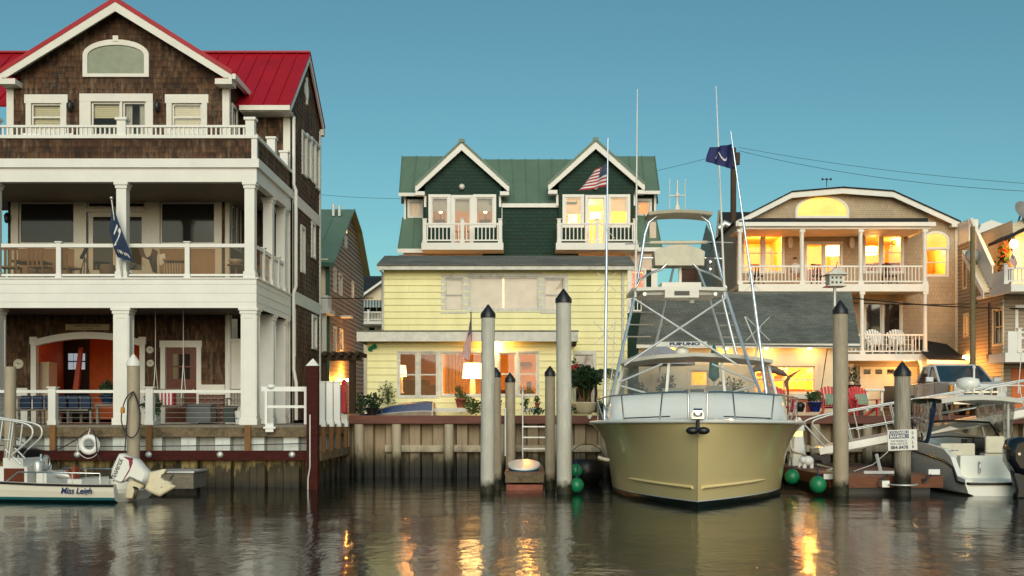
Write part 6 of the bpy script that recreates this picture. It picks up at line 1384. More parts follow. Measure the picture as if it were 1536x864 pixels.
m = MB(); m.M = SM; m.prism([(2.5, -.5, .98), (2.5, .5, .98), (2.75, .42, 1.25), (2.75, -.42, 1.25)], (.02, 0, 0)); part('windscreen', m, m_win, con)
m = MB(); m.M = SM; m.tube([V((2.2, .18 * math.cos(a), .85 + .18 * math.sin(a))) for a in [i * math.pi / 8 for i in range(16)]], .018, 6, closed=True); m.tube([V((2.2, 0, .85)), V((2.4, 0, .8))], .03, 6); part('steering_wheel', m, m_steel, mb_)
m = MB(); m.M = SM; m.box(1.0, 1.35, -.7, .5, .2, .5); m.box(1.9, 2.15, -.45, .45, .2, .66); part('seat_box', m, m_gel, mb_)
m = MB(); m.M = SM; m.box(1.28, 1.36, .1, .32, .25, .78); m.bar((1.2, .2, .25), (1.5, .3, .7), .05); part('folded_chair', m, mat('rust_red', (.25, .05, .02), .6), mb_)
m = MB(); m.M = SM; m.tube([V((1.5, -.1, .5)), V((2.0, .1, .62)), V((2.3, -.2, .56))], .07, 8); m.lathe([(.09, 0), (.12, .2), (.05, .26)], (2.2, .3, .66), 10); m.tube([V((2.15, .35, .6)), V((2.25, .1, 1.05))], .025, 6); part('loose_gear', m, m_galv, mb_)
d = 24.9
for dd, dx in ((24.8, 0), (25.9, 14)):
    o = part('grab_rail', MB().tube(spline([P(-40 + dx, 622, dd), P(-5 + dx, 628, dd), P(32 + dx, 634, dd), P(47 + dx, 641, dd), P(48 + dx, 654, dd), P(36 + dx, 667, dd), P(18 + dx, 682, dd)], 6), .026, 8), m_galv, mb_)
    part('rail_strut', MB().tube([P(4 + dx * .9, 631, dd), P(-4 + dx * .9, 690, dd)], .022, 6).tube([P(20 + dx, 634, dd), P(13 + dx, 690, dd)], .022, 6), m_galv, o)
part('rail_strut', MB().tube([P(0, 659, 24.9), P(18, 660, 24.9)], .02, 6).tube([P(8, 674, 24.9), P(32, 697, 24.9)], .024, 6).tube([P(22, 672, 25.2), P(38, 688, 25.2)], .022, 6), m_galv, mb_)
nv = SM.to_3x3() @ V((0, 1, 0)); fw = SM.to_3x3() @ V((-1, 0, 0))
text('lettering', 'Miss Leigh', mat('navy_script', (.01, .03, .12), .5), mb_, L2W(.86, .985, .27), fw, UP, .19, .002, shear=.25, sx=.95, bold=.004)
om = thing('outboard_motor', 'white outboard motor tilted up on the stern of the skiff', 'outboard motor', P(205, 720, 25.2)); d = 25.3
k = lambda l: zz(l, 150, 660, 9.6)
cowl = k([(300, 195), (345, 190), (490, 250), (560, 275), (640, 370), (740, 475), (715, 560), (690, 620), (600, 580), (480, 530), (390, 595), (320, 622), (235, 590), (180, 500), (200, 400), (250, 290)])
part('cowl', puff(MB(), cowl, d, .42), m_gel, om)
lower = k([(700, 450), (760, 462), (830, 438), (930, 415), (965, 440), (905, 478), (890, 530), (925, 575), (1020, 600), (1040, 640), (1100, 658), (1080, 690), (870, 815), (800, 790), (720, 752), (650, 700), (690, 600)])
part('lower_unit', puff(MB(), lower, d, .16), mat('ivory_paint', (.70, .62, .44), .35), om)
part('bracket', puff(MB(), k([(420, 600), (480, 570), (640, 640), (640, 700), (560, 660), (500, 655), (530, 720), (495, 850), (385, 850), (395, 720)]), d, .3), mat('ivory_bracket', (.62, .54, .38), .45), om)
part('stripe', puff(MB(), k([(345, 238), (470, 258), (478, 330), (430, 450), (330, 610), (318, 608), (430, 410), (420, 290)]), d - .19, .05, .97), mat('crimson_stripe', (.22, .01, .05), .35), om)
pA, pB = P(*k([(255, 500)])[0], d), P(*k([(345, 290)])[0], d); rr_ = (pB - pA).normalized()
text('lettering', 'EVINRUDE', m_dark, om, (pA + pB) / 2 - V((0, .214, 0)), rr_, rr_.cross(V((0, 1, 0))) * -1, .13, .002, sx=.72, bold=.003)
part('propeller', (lambda m: ([m.prism([P(a, b, d - .02), P(a + 3, b - 3, d - .02), P(a + 8, b - 7, d + .08), P(a + 5, b - 1, d + .1)], (0, .02, 0)) for a, b in ((251, 722), (253, 718))], m)[-1])(MB()), m_galv, om)
part('control_cable', MB().tube(spline([P(176, 718, 25.2), P(182, 708, 25.2), P(186, 712, 25.2), P(192, 722, 25.2)], 5), .018, 5).tube(spline([P(170, 722, 25.35), P(180, 712, 25.35), P(190, 718, 25.35)], 5), .015, 5), m_dark, om)
c = k([(885, 680)])[0]; part('drain_plug', MB().lathe([(.015, 0), (.012, .01)], P(*c, d - .08), 10, axis=(0, -1, 0)), m_dark, om)
fb_ = thing('float_block', 'weathered grey wooden float moored behind the skiff motor', 'float', P(268, 718, 27.3)); part('deck', MB().pb(225, 291, 707, 709.5, 27.2, 1.2), m_galv, fb_); part('body', MB().pb(226, 290, 709.6, 733, 27.25, 1.1), m_greywood, fb_)

# white walk-around boat at the right edge, stern towards us
RM = Matrix.Translation((11.74, 26.7, 0)) @ Matrix.Rotation(math.radians(87.5), 4, 'Z')
rb_ = thing('runabout', 'white runabout with canvas top and black outboard moored stern out at right', 'boat', (11.7, 29, 0))
st2 = [(0, 1.08, .40, .34, -.2), (.35, 1.14, .46, .36, -.22), (.75, 1.18, .92, .4, -.23), (1.2, 1.2, 1.1, .42, -.24), (2.2, 1.22, 1.18, .42, -.25), (3.8, 1.2, 1.25, .5, -.25), (5.2, 1.0, 1.38, .7, -.2), (6.4, .6, 1.5, 1.1, -.05), (7.1, .1, 1.58, 1.4, .2)]
m_gel2 = mat('grey_white_gelcoat', (.82, .82, .76), .4, var=.03)
shell(st2, 'hull', rb_, RM, [m_gel2, m_gel2])
for sd in (1, -1):
    m = MB(); m.M = RM; m.tube([V((x, sd * (b * .985 + .015), z)) for (x, b, z) in ((-.02, 1.0, .30), (.1, 1.1, .30), (.4, 1.15, .33), (.62, 1.17, .66), (1.2, 1.19, .80), (2.2, 1.215, .88), (3.8, 1.195, .98), (5.2, 1.0, 1.1), (6.4, .62, 1.24))], .035, 6); part('rub_rail', m, m_dark, rb_)
m = MB(); m.M = RM; m.tube([V((-.04, -1.0, .30)), V((-.04, 1.0, .30))], .035, 6); part('rub_rail', m, m_dark, rb_)
m = MB(); m.M = RM; m.box(.7, .95, -1.02, .95, .38, .95); m.box(-.35, .02, -.95, -.1, .3, .36); part('transom_bulkhead', m, m_gel2, rb_)
m = MB(); m.M = RM; m.box(1.6, 2.1, .1, 1.0, .42, .82); m.box(2.05, 2.2, .1, 1.0, .82, 1.22); part('bench_seat', m, m_canvas, rb_, bevel=.04)
m = MB(); m.M = RM; m.box(3.2, 3.7, -.95, -.1, .5, 1.3); m.box(3.1, 3.25, -.8, -.25, 1.05, 1.32); part('helm', m, m_dark, rb_)
m = MB(); m.M = RM; m.box(2.5, 2.9, -.8, -.3, .5, .95); m.box(2.42, 2.52, -.8, -.3, .95, 1.4); part('helm_seat', m, m_canvas, rb_, bevel=.04)
m = MB(); m.M = RM; fr_ = [(3.3, 1.08, 1.22), (3.9, .95, 1.75), (4.1, 0, 1.8), (3.9, -.95, 1.75), (3.3, -1.08, 1.22)]; m.tube(fr_, .03, 6); m.tube([(3.3, 1.08, 1.22), (4.3, .9, 1.3), (4.6, 0, 1.35), (4.3, -.9, 1.3), (3.3, -1.08, 1.22)], .025, 6); wsn = part('windscreen', m, m_dark, rb_)
m = MB(); m.M = RM; b_ = [(3.3, 1.08, 1.22), (4.3, .9, 1.3), (4.6, 0, 1.35), (4.3, -.9, 1.3), (3.3, -1.08, 1.22)]
for i in range(4): m.face([b_[i], b_[i + 1], fr_[i + 1], fr_[i]])
part('clear_panel', m, m_vinylglass, wsn)
m = MB(); m.M = RM
ys = [-1.08, -.95, -.5, 0, .5, .95, 1.08]; tz = lambda y: 2.28 + .10 * (1 - (y / 1.08) ** 2)
rows = [[V((x, y * s_, tz(y) + dz)) for y in ys] for x, s_, dz in ((1.85, .96, -.02), (1.8, .97, .09), (2.5, 1, .13), (4.2, .98, .13), (5.0, .85, .06), (4.95, .82, -.03), (1.85, .96, -.02))]
n = len(ys); m.mesh([p for r in rows for p in r], [(k_ * n + i, k_ * n + i + 1, (k_ + 1) * n + i + 1, (k_ + 1) * n + i) for k_ in range(6) for i in range(n - 1)]); part('hard_top', m, m_gel2, rb_)
for sd in (1, -1):
    m = MB(); m.M = RM; m.tube([(2.9, sd * 1.08, 1.2), (2.75, sd * 1.0, 2.3)], .04, 8); m.tube([(3.15, sd * 1.08, 1.2), (3.0, sd * 1.0, 2.3)], .04, 8); m.tube([(4.4, sd * .98, 1.35), (4.6, sd * .85, 2.3)], .035, 8)
    for z in (1.55, 1.85, 2.1): m.tube([(2.86 - (z - 1.2) * .11, sd * 1.05, z), (3.11 - (z - 1.2) * .11, sd * 1.05, z)], .02, 6)
    part('top_support', m, m_white, rb_)
m = MB(); m.M = RM; pts = spline([(4.7, .95, 1.85), (4.0, 1.1, 1.35), (3.3, 1.17, 1.2), (2.75, 1.15, 1.22), (2.5, 1.12, 1.6), (2.4, 1.08, 2.1), (2.45, 1.02, 2.28)], 5)
for a, c in zip(pts, pts[1:]): m.bar(a, c, .03, .16)
part('canvas_edge', m, m_navy, rb_)
m = MB(); m.M = RM; m.grid(lambda u, v: V((2.6 + 2.1 * u, 1.1 - .2 * u * u + .03 * math.sin(u * 30 + v * 5), 1.3 + .4 * u + (2.26 - 1.3 - .4 * u) * v)), 30, 6); part('clear_curtain', m, m_vinylglass, rb_)
m = MB(); m.M = RM; m.grid(lambda u, v: V((2.6 + 2.1 * u, -1.1 + .2 * u * u + .03 * math.sin(u * 25 + v * 5), 1.3 + .4 * u + (2.26 - 1.3 - .4 * u) * v)), 30, 6); part('clear_curtain', m, m_vinylglass, rb_)
c = P(1452, 581, 29.6); part('radome', MB().lathe([(.08, -.12), (.1, -.06), (.28, 0), (.31, .1), (.28, .22), (.1, .27)], c, 20), m_gel, rb_); part('mast', MB().tube([P(1461, 588, 29.4), P(1461, 551, 29.4)], .03, 6).ball(P(1461, 551, 29.4), .05, 8), m_white, rb_)
m = MB(); m.tube(spline([P(1468, 592, 29), P(1480, 584, 29), P(1510, 578, 29), P(1560, 580, 29)], 5), .02, 6)
for px in (1488, 1502, 1530): m.tube([P(px, 590, 29), P(px, 580, 29)], .016, 6)
part('roof_rail', m, m_white, rb_); part('whip_antenna', MB().tube([P(1527, 590, 29), P(1532, 530, 29)], .012, 5), m_white, rb_)
m = MB(); m.M = RM; m.box(.03, .05, 1.03 * 0 + .55, .85, .14, .2); part('hull_vent', m, m_dark, rb_)
m = MB(); m.M = RM; m.tube([(.72, .5, .5), (.62, .5, .55), (.62, .5, .75), (.72, .5, .8)], .025, 6); part('stern_fitting', m, m_steel, rb_); m = MB(); m.M = RM; part('hatch_plate', m.lathe([(.1, 0), (.09, .02)], (1.0, 1.0, 1.06), 10), m_steel, rb_)
ob = thing('outboard_motor', 'black outboard motor on the stern of the white runabout', 'outboard motor', P(1522, 700, 26.2)); d = 26.2
part('cowl', puff(MB(), [(1508, 672), (1512, 660), (1524, 655), (1545, 656), (1556, 664), (1560, 690), (1556, 708), (1540, 714), (1518, 708), (1508, 692)], d, .62, .72), mat('gloss_black', (.010, .012, .018), .12, coat=.5), ob)
part('leg', puff(MB(), [(1516, 706), (1548, 710), (1546, 735), (1552, 742), (1552, 748), (1520, 748), (1522, 735)], d, .25, .8), m_dark, ob); part('badge', MB().lathe([(.04, 0), (.035, .006)], P(1529, 681, d - .315), 12, axis=(0, -1, 0)), m_steel, ob)
part('pod', puff(MB(), [(1520, 746), (1552, 746), (1560, 757), (1550, 766), (1524, 764)], d, .2, .8), m_dark, ob)

# ---------------------------------------------------------------- pickup truck
tk = thing('pickup_truck', 'silver pickup truck parked nose out behind the gangway', 'truck', (16.6, 43.5, GZ)); TXL, TXR, TY = 15.80, 18.02, 41.0; g0 = GZ
m_tr = mat('silver_paint', (.54, .59, .65), .25, .1, var=.02, coat=.6)
def rowsbox(sec): # sections of (y, x inset, z bottom, z top)
    m = MB(); m.smooth = False
    for (ya, ia, ba, ta), (yb, ib, bb2, tb2) in zip(sec, sec[1:]):
        m.hexa([(TXL + ia, ya, ba), (TXR - ia, ya, ba), (TXR - ib, yb, bb2), (TXL + ib, yb, bb2), (TXL + ia + .06, ya, ta), (TXR - ia - .06, ya, ta), (TXR - ib - .06, yb, tb2), (TXL + ib + .06, yb, tb2)])
    return m
part('body', rowsbox([(TY, .10, g0 + .55, g0 + 1.28), (TY + .25, .0, g0 + .5, g0 + 1.36), (TY + 1.55, 0, g0 + .5, g0 + 1.42), (TY + 3.7, 0, g0 + .5, g0 + 1.38), (TY + 5.7, 0, g0 + .55, g0 + 1.36)]), m_tr, tk, bevel=.05)
cy0, cy1, cy2, cy3 = TY + 1.35, TY + 2.25, TY + 3.35, TY + 3.75; zt = g0 + 2.12; zb = g0 + 1.40
part('cab_roof', MB().hexa([(TXL + .22, cy1, zt - .1), (TXR - .22, cy1, zt - .1), (TXR - .22, cy2, zt - .1), (TXL + .22, cy2, zt - .1), (TXL + .3, cy1 + .1, zt), (TXR - .3, cy1 + .1, zt), (TXR - .3, cy2, zt), (TXL + .3, cy2, zt)]), m_tr, tk, bevel=.03)
m = MB()
for x0, x1 in ((TXL + .08, TXL + .24), (TXR - .08, TXR - .24)):
    for a, b_ in (((x0, cy0, zb), (x1, cy1, zt - .06)), ((x0, cy0 + 1.2, zb), (x1, cy0 + 1.35, zt - .06)), ((x0, cy3, zb), (x1, cy2, zt - .06))): part('cab_pillar', MB().bar(a, b_, .07, .07), m_tr, tk)
m_ws = mat('truck_glass', (.02, .05, .075), .05, spec=.8)
part('windscreen', MB().face([(TXL + .1, cy0, zb), (TXR - .1, cy0, zb), (TXR - .26, cy1, zt - .06), (TXL + .26, cy1, zt - .06)]), m_ws, tk)
for x0, x1 in ((TXL + .09, TXL + .25), (TXR - .09, TXR - .25)): part('side_window', MB().face([(x0, cy0 + .05, zb), (x0, cy3 - .05, zb), (x1, cy2, zt - .07), (x1, cy1 + .05, zt - .07)]), m_ws, tk)
part('rear_window', MB().face([(TXL + .1, cy3, zb), (TXR - .1, cy3, zb), (TXR - .26, cy2, zt - .07), (TXL + .26, cy2, zt - .07)]), m_ws, tk)
gr = part('grille', MB().box(TXL + .5, TXR - .5, TY - .02, TY + .1, g0 + .78, g0 + 1.2), m_dark, tk); part('grille_bar', MB().box(TXL + .45, TXR - .45, TY - .05, TY, g0 + .95, g0 + 1.02), m_steel, gr)
part('bumper', MB().box(TXL + .05, TXR - .05, TY - .12, TY + .1, g0 + .5, g0 + .72), m_steel, tk, bevel=.03)
for x in (TXL + .32, TXR - .32): part('headlight', MB().box(x - .2, x + .2, TY - .01, TY + .12, g0 + .98, g0 + 1.2), mat('headlight_lens', (.5, .5, .48), .1), tk)
part('turn_signal', MB().box(TXL + .0, TXL + .09, TY + .02, TY + .24, g0 + .95, g0 + 1.25), mat('amber_lens', (.7, .28, .02), .2), tk)
for x in (TXL - .2, TXR + .2): part('wing_mirror', MB().box(x - .15, x + .15, TY + 1.55, TY + 1.68, zb + .0, zb + .2), m_tr, tk, bevel=.03)
for y in (TY + .95, TY + 4.5):
    for x in (TXL, TXR):
        w_ = part('wheel', MB().lathe([(.4, -.12), (.43, -.08), (.43, .08), (.4, .12)], (x + (.1 if x == TXL else -.1), y, g0 + .42), 20, axis=(1, 0, 0)), m_dark, tk)
        part('rim', MB().lathe([(.25, -.135), (.22, .135)], (x + (.1 if x == TXL else -.1), y, g0 + .42), 14, axis=(1, 0, 0)), m_steel, w_)
        part('wheel_arch', MB().box(x - .012, x + .012, y - .5, y + .5, g0 + .45, g0 + .92), m_dark, tk)
m = MB()
for y in (TY + 1.6, TY + 2.75, TY + 3.8): m.box(TXL - .006, TXL, y - .01, y + .01, g0 + .6, g0 + 1.36)
part('door_seam', m, m_dark, tk)
for y in (TY + 2.45, TY + 3.5): part('door_handle', MB().box(TXL - .03, TXL + .02, y - .1, y + .1, g0 + 1.18, g0 + 1.23), m_steel, tk)
# ---------------------------------------------------------------- chairs, pots and plants on the quays
def leafblob(mb, c, r, n, size, sc=(1, 1, 1), up=0, mats=1):
    for _ in range(n):
        d_ = V((random.gauss(0, 1), random.gauss(0, 1), random.gauss(0, 1))).normalized() * (random.random() ** .45)
        p = V(c) + V((d_.x * r * sc[0], d_.y * r * sc[1], d_.z * r * sc[2]))
        a = (V((random.gauss(0, 1), random.gauss(0, 1), random.gauss(0, 1) + up)) + d_ * .6).normalized(); s = size * random.uniform(.6, 1.3); b_ = a.orthogonal().normalized() * s * .4
        mb.m = random.randrange(mats) if mats > 1 else 0
        mb.face([p, p + a * s * .5 + b_, p + a * s, p + a * s * .5 - b_])
    mb.m = 0; return mb
def blades(mb, c, n, h, spread, w=.02, droop=.5):
    for _ in range(n):
        a = random.uniform(0, 6.28); l = h * random.uniform(.6, 1.1); s = spread * random.uniform(.2, 1); dx = V((math.cos(a), math.sin(a), 0)); side = V((-dx.y, dx.x, 0)) * w
        p0 = V(c); p1 = p0 + UP * l * .6 + dx * s * .35; p2 = p0 + UP * l * (1 - droop * s / max(spread, .01) * .5) + dx * s
        mb.face([p0 - side, p0 + side, p1 + side, p1 - side]); mb.face([p1 - side, p1 + side, p2])
    return mb
def pot(t_, c, r, h, mt, rim=True):
    c = V(c); return part('pot', MB().lathe([(r * .62, 0), (r * .95, h * .85), (r * 1.08, h * .86), (r * 1.08, h), (r * .9, h), (r * .85, h * .88)], c, 16), mt, t_)
# red slatted garden chairs
def adirondack():
    t_ = thing('garden_chair', 'x', 'chair', (0, 0, 0), 'red garden chairs on the quay'); m = MB()
    for i in range(7):
        a = (i - 3) / 3; x = a * .25; top = 1.02 - .12 * a * a; m.hexa([(x - .034, .12, .34), (x + .034, .12, .34), (x + .034, .145, .34), (x - .034, .145, .34), (x * 1.25 - .04, .42, top), (x * 1.25 + .04, .42, top), (x * 1.25 + .04, .445, top), (x * 1.25 - .04, .445, top)])
    part('backrest', m, m_redp, t_); m = MB()
    for i in range(5): y = -.38 + i * .115; z = .40 - .012 * i - .0 * i; m.box(-.28, .28, y, y + .1, z - .02, z)
    part('seat', m, m_redp, t_)
    for s_ in (-1, 1):
        part('arm', MB().box(s_ * .37 - .07, s_ * .37 + .07, -.45, .3, .58, .605), m_redp, t_); part('leg', MB().box(s_ * .33 - .02, s_ * .33 + .02, -.42, -.32, 0, .58), m_redp, t_)
        part('leg', MB().hexa([(s_ * .29 - .015, -.36, .28), (s_ * .29 + .015, -.36, .28), (s_ * .29 + .015, .55, 0), (s_ * .29 - .015, .55, 0), (s_ * .29 - .015, -.36, .38), (s_ * .29 + .015, -.36, .38), (s_ * .29 + .015, .6, .06), (s_ * .29 - .015, .6, .06)]), m_redp, t_)
    part('back_rail', MB().box(-.3, .3, .25, .28, .55, .62), m_redp, t_); return t_
ad = adirondack(); m_cush = brick('floral_cushion', '9db8a0', 'c2cbb0', '4f6a58', .05, .04, .9, .006, .3, .1)
def cushion(c, rz, lb):
    m = MB(); n = 8
    f = lambda u, v, s_: V(c) + Matrix.Rotation(rz, 3, 'Z') @ V(((u - .5) * .42, -.05 + .28 * (v - .5) * .6 + s_ * .08 * (1 - (2 * u - 1) ** 4) * (1 - (2 * v - 1) ** 4) * .8, (v - .5) * .36))
    m.grid(lambda u, v: f(u, v, -1), n, n); m.grid(lambda u, v: f(u, v, 1), n, n); solo('cushion', m, m_cush, lb, 'cushion', 'patterned cushions on the red chairs')
for i, (px, rz, lb, lc) in enumerate(((1168, .12, 'red slatted chair behind the bow rail, beside the blue pot', 'pale patterned cushion on the chair beside the bow rail'), (1247, -.05, 'red slatted chair half hidden by the tall tan piling', 'pale patterned cushion on the chair half hidden by the piling'), (1292, .15, 'red slatted chair to the right of the tall tan piling', 'pale patterned cushion on the chair right of the piling'))):
    dd = 36.4; c = ad if i == 0 else copy_tree(ad); place(c, (X(px, dd), dd, GZ), rz, 1.08); c['label'] = lb
    cushion((X(px, dd) + .0, dd + .02, GZ + .66), rz, lc)
t_ = thing('side_table', 'low red side table with lantern between the red chairs', 'table', (X(1202, 36.5), 36.5, GZ)); part('top', MB().pb(1188, 1216, 601, 603, 36.3, .5), m_redp, t_)
for px in (1190, 1214): part('leg', MB().pb(px - 2, px + 2, 603, 618.5, 36.4, .3), m_redp, t_)
solo('round_grill', MB().ball(P(1200, 609, 36.0), .17, 12, (1, 1, .9)).lathe([(.1, 0), (.14, .1)], P(1200, 618, 36), 8), m_dark, 'small round black kettle between the red chair and the blue pot', 'kettle')
t_ = thing('potted_plant', 'shrubby plant in a glossy blue pot between the red chairs', 'potted plant', (X(1222, 35.6), 35.6, GZ)); c = P(1222, 618, 35.6); pot(t_, c, .24, .33, mat('cobalt_glaze', (.01, .025, .16), .12)); part('foliage', blades(leafblob(MB(), c + UP * .5, .24, 260, .09, (1, 1, .8)), c + UP * .3, 60, .45, .2, .012), [m_leaf], t_)
t_ = thing('potted_plant', 'small clipped conifer behind the red chairs by the white door', 'potted plant', (X(1281, 42), 42, GZ)); c = P(1281, 575, 42); part('foliage', leafblob(leafblob(leafblob(MB(), c + UP * .15, .24, 200, .07), c + UP * .38, .17, 120, .07), c + UP * .55, .09, 60, .06), [m_leafd], t_); part('pot', MB().lathe([(.2, -.0), (.27, .25)], c - UP * .3, 12).box(c.x - .3, c.x + .3, 41.8, 42.3, GZ, c.z - .3), m_furn, t_)
tb_ = thing('white_table', 'white patio table with a chair behind the red chairs', 'table', (X(1312, 38), 38, GZ)); part('top', MB().pb(1298, 1327, 583, 586, 38, .7), m_white, tb_)
for px in (1301, 1323): part('leg', MB().pb(px - 1.5, px + 1.5, 586, 616, 38.1, .08), m_white, tb_)
# yellow house terrace
t_ = thing('overturned_dinghy', 'upside down dinghy with navy bottom resting on the bulkhead', 'dinghy', (X(605, 35.6), 35.8, GZ)); rows = []
xa, xb = X(538, 35.4), X(648, 35.4)
for i in range(11):
    u = i / 10; x = xa + (xb - xa) * u; w_ = .7 * (min(1, .25 + 2.2 * u)) ** .8 * (1 - .08 * u); h_ = .12 + .46 * (1 - (1 - u) ** 2) if u < 1 else .56
    rows.append([V((x, 36 + w_ * a, GZ + .02 + h_ * b_)) for a, b_ in ((-1, 0), (-.98, .42), (-.86, .46), (-.72, .88), (0, 1), (.72, .88), (.86, .46), (.98, .42), (1, 0))])
m = MB(); n = 9; m.mesh([p for r in rows for p in r], [])
for k in range(10):
    for i in range(8): a = k * n + i; m.f.append((a, a + 1, a + n + 1, a + n)); m.mi.append({0: 0, 1: 1, 2: 2, 3: 2, 4: 2, 5: 2, 6: 1, 7: 0}[i]); m.sm.append(False)
m.face(rows[-1]); m.face(rows[0][::-1]); part('hull', m, [mat('weathered_ply', (.24, .19, .14), .8, var=.3), m_white, m_navyp], t_)
part('transom_trim', MB().tube([rows[-1][i] + V((.01, 0, 0)) for i in range(9)], .02, 6), m_old, t_)
def bench(px0, px1, py, dd, lb):
    t_ = thing('planter_bench', lb, 'bench', (X((px0 + px1) / 2, dd), dd, GZ)); part('top', MB().pb(px0, px1, py, py + 6, dd, .3), m_old, t_)
    for px in (px0 + 4, px1 - 10): part('leg', MB().pb(px, px + 2.5, py + 6, 622, dd + .1, .1), m_old, t_)
bench(645, 701, 612, 35.9, 'low white bench under the picture window holding a terracotta pot'); bench(784, 812, 612, 36, 'short white bench behind the dock ladder')
t_ = thing('potted_plant', 'terracotta pot with trailing flowers on the white bench', 'potted plant', P(691, 611, 36)); c = P(691, 611.5, 36.05); pot(t_, c, .19, .3, m_terra)
part('foliage', leafblob(leafblob(leafblob(MB(), c + V((0, 0, .38)), .16, 200, .07, mats=1), c + V((.22, -.05, .22)), .2, 160, .08), c + V((-.07, 0, .6)), .11, 120, .06), [m_leaf], t_)
t_ = thing('potted_plant', 'little terracotta pot with spiky plant behind the dock ladder', 'potted plant', P(806, 611, 36.1)); c = P(806, 611.5, 36.1); pot(t_, c, .09, .16, m_terra); part('foliage', blades(leafblob(MB(), c + UP * .25, .11, 60, .07), c + UP * .12, 30, .28, .14, .012), [m_leaf], t_)
def shrub(px, py0, py1, wpx, dd, lb, n=260, mt=None, size=.09, name='shrub', flower=None):
    h_ = (py1 - py0) * dd / F; r = wpx / 2 * dd / F; c = P(px, (py0 + py1) / 2, dd); t_ = thing(name, lb, 'shrub', P(px, py1, dd))
    part('foliage', blades(leafblob(MB(), c, r, n, size, (1, .8, h_ / 2 / r), up=.3), P(px, py1, dd), n // 6, h_, r, .01), [mt or m_leaf], t_)
    if flower: part('blossom', leafblob(MB(), c + UP * h_ * .1, r * .9, flower, .06, (1, .8, h_ / 2 / r)), m_flower, t_)
    return t_
shrub(711, 598, 622, 26, 35.8, 'low feathery plant between the pot bench and the tall piling', 200); shrub(560, 590, 622, 36, 35.2, 'dark leafy plant in a black urn at the end of the bulkhead', 260, m_leafd, .1); shrub(582, 572, 608, 30, 36.6, 'leggy young tomato plant against the yellow wall', 110, m_leaf, .08); shrub(541, 590, 622, 18, 37, 'dark bush in the gap beside the pergola', 140, m_leafd)
solo('garden_urn', MB().lathe([(.12, 0), (.08, .08), (.2, .3), (.24, .38)], V((X(558, 34.95), 34.95, GZ)), 14), m_dark, 'black urn standing on the bulkhead cap below the dark leafy plant', 'urn')
m = MB()
for i in range(5): m.tube([P(569 + i * 5, 572, 36.75), P(569 + i * 5, 618, 36.75)], .006, 4)
for i in range(6): m.tube([P(569, 574 + i * 8, 36.75), P(589, 574 + i * 8, 36.75)], .006, 4)
solo('plant_cage', m, m_galv, 'thin wire cage around the young tomato plant', 'plant cage')
shrub(788, 592, 618, 10, 35.4, 'thin leafy stem rising beside the dock ladder', 60); shrub(745, 598, 622, 12, 35.6, 'dark plant half hidden behind the tall left piling', 80, m_leafd)
shrub(806, 612, 621, 26, 35.2, 'low dark bundle of foliage on the bulkhead beside the ladder', 80, m_leafd)
# big palms by the side door
t_ = thing('potted_palm', 'bushy palm in a cream bowl pot beside the tallest piling', 'potted plant', P(877, 621, 35.9)); c = P(877, 621.5, 35.9)
part('pot', MB().lathe([(.2, 0), (.34, .12), (.40, .36), (.42, .40), (.36, .40)], c, 18), mat('cream_glaze', (.62, .55, .36), .3), t_)
m = MB()
for i in range(11): a = i * .9; m.tube([c + V((.1 * math.cos(a), .1 * math.sin(a), .35)), c + V((.25 * math.cos(a), .2 * math.sin(a), .85))], .018, 5)
part('stem', m, m_postw, t_); part('fronds', blades(blades(leafblob(MB(), c + UP * 1.15, .5, 700, .16, (1, .8, .7), up=.6), c + UP * .6, 340, 1.1, .62, .014, .7), c + UP * .45, 160, .6, .75, .014, .9), [m_leafd, m_leaf], t_)
t_ = thing('palm_plant', 'tall dark feather palm arching behind the cream bowl pot', 'palm', P(893, 618, 36.8)); c = P(893, 560, 36.9); m = MB()
for i in range(15):
    a = i * 2.399; l = random.uniform(.7, 1.15); dx = V((math.cos(a), math.sin(a) * .7, 0)); pts = [c + dx * l * s + UP * (.75 * s - .95 * s * s) * l for s in [j / 9 for j in range(10)]]
    m.tube(pts, .012, 4)
    for p0, p1 in zip(pts[1:], pts[2:]):
        d_ = (p1 - p0).normalized(); sd = d_.cross(UP).normalized()
        for s_ in (-1, 1):
            for q in (0, .5): o = p0.lerp(p1, q); e = o + sd * s_ * .3 + d_ * .1 - UP * .12; m.face([o - d_ * .016, o + d_ * .016, e])
part('fronds', m, m_leafd, t_); part('trunk', MB().tube([P(893, 619, 36.9), P(894, 590, 36.9), c], [.06, .05, .045], 8), m_pole, t_)
shrub(862, 538, 562, 20, 36.2, 'red flowering plant between the piling and the palm', 120, m_leafd, .08); solo('red_blossoms', leafblob(MB(), P(862, 553, 36.0), .16, 60, .08), m_flowerr, 'cluster of red blossoms glowing beside the palm', 'flowers', )
shrub(903, 598, 624, 18, 36, 'dark plant at the foot of the palm beside the bow rail', 120, m_leafd); shrub(857, 606, 624, 14, 35.3, 'dark low plant at the foot of the tallest piling', 80, m_leafd)
# patio seen through the boat's clear panels
def umbrella(px, top, bot, wpx, dd, mt, lb, closed=False):
    t_ = thing('patio_umbrella', lb, 'umbrella', (X(px, dd), dd, GZ)); r = wpx / 2 * dd / F; c = V((X(px, dd), dd, 0)); z1, z0 = Z(top, dd), Z(bot, dd)
    part('pole', MB().tube([c + UP * GZ, c + UP * z1], .03, 8), m_galv, t_)
    m = MB(); n = 8
    if closed: m.lathe([(.05, z0), (r, z0 + .15), (r * .8, (z0 + z1) / 2), (r * .5, z1 - .2), (.03, z1)], c, 10)
    else:
        ap = c + UP * z1
        for i in range(n):
            a, b_ = 2 * math.pi * i / n, 2 * math.pi * (i + 1) / n; p, q = c + V((r * math.cos(a), r * math.sin(a), z0)), c + V((r * math.cos(b_), r * math.sin(b_), z0)); m.face([ap, p, q]); m.face([p, p - UP * .18, q - UP * .18, q])
    part('canopy', m, mt, t_)
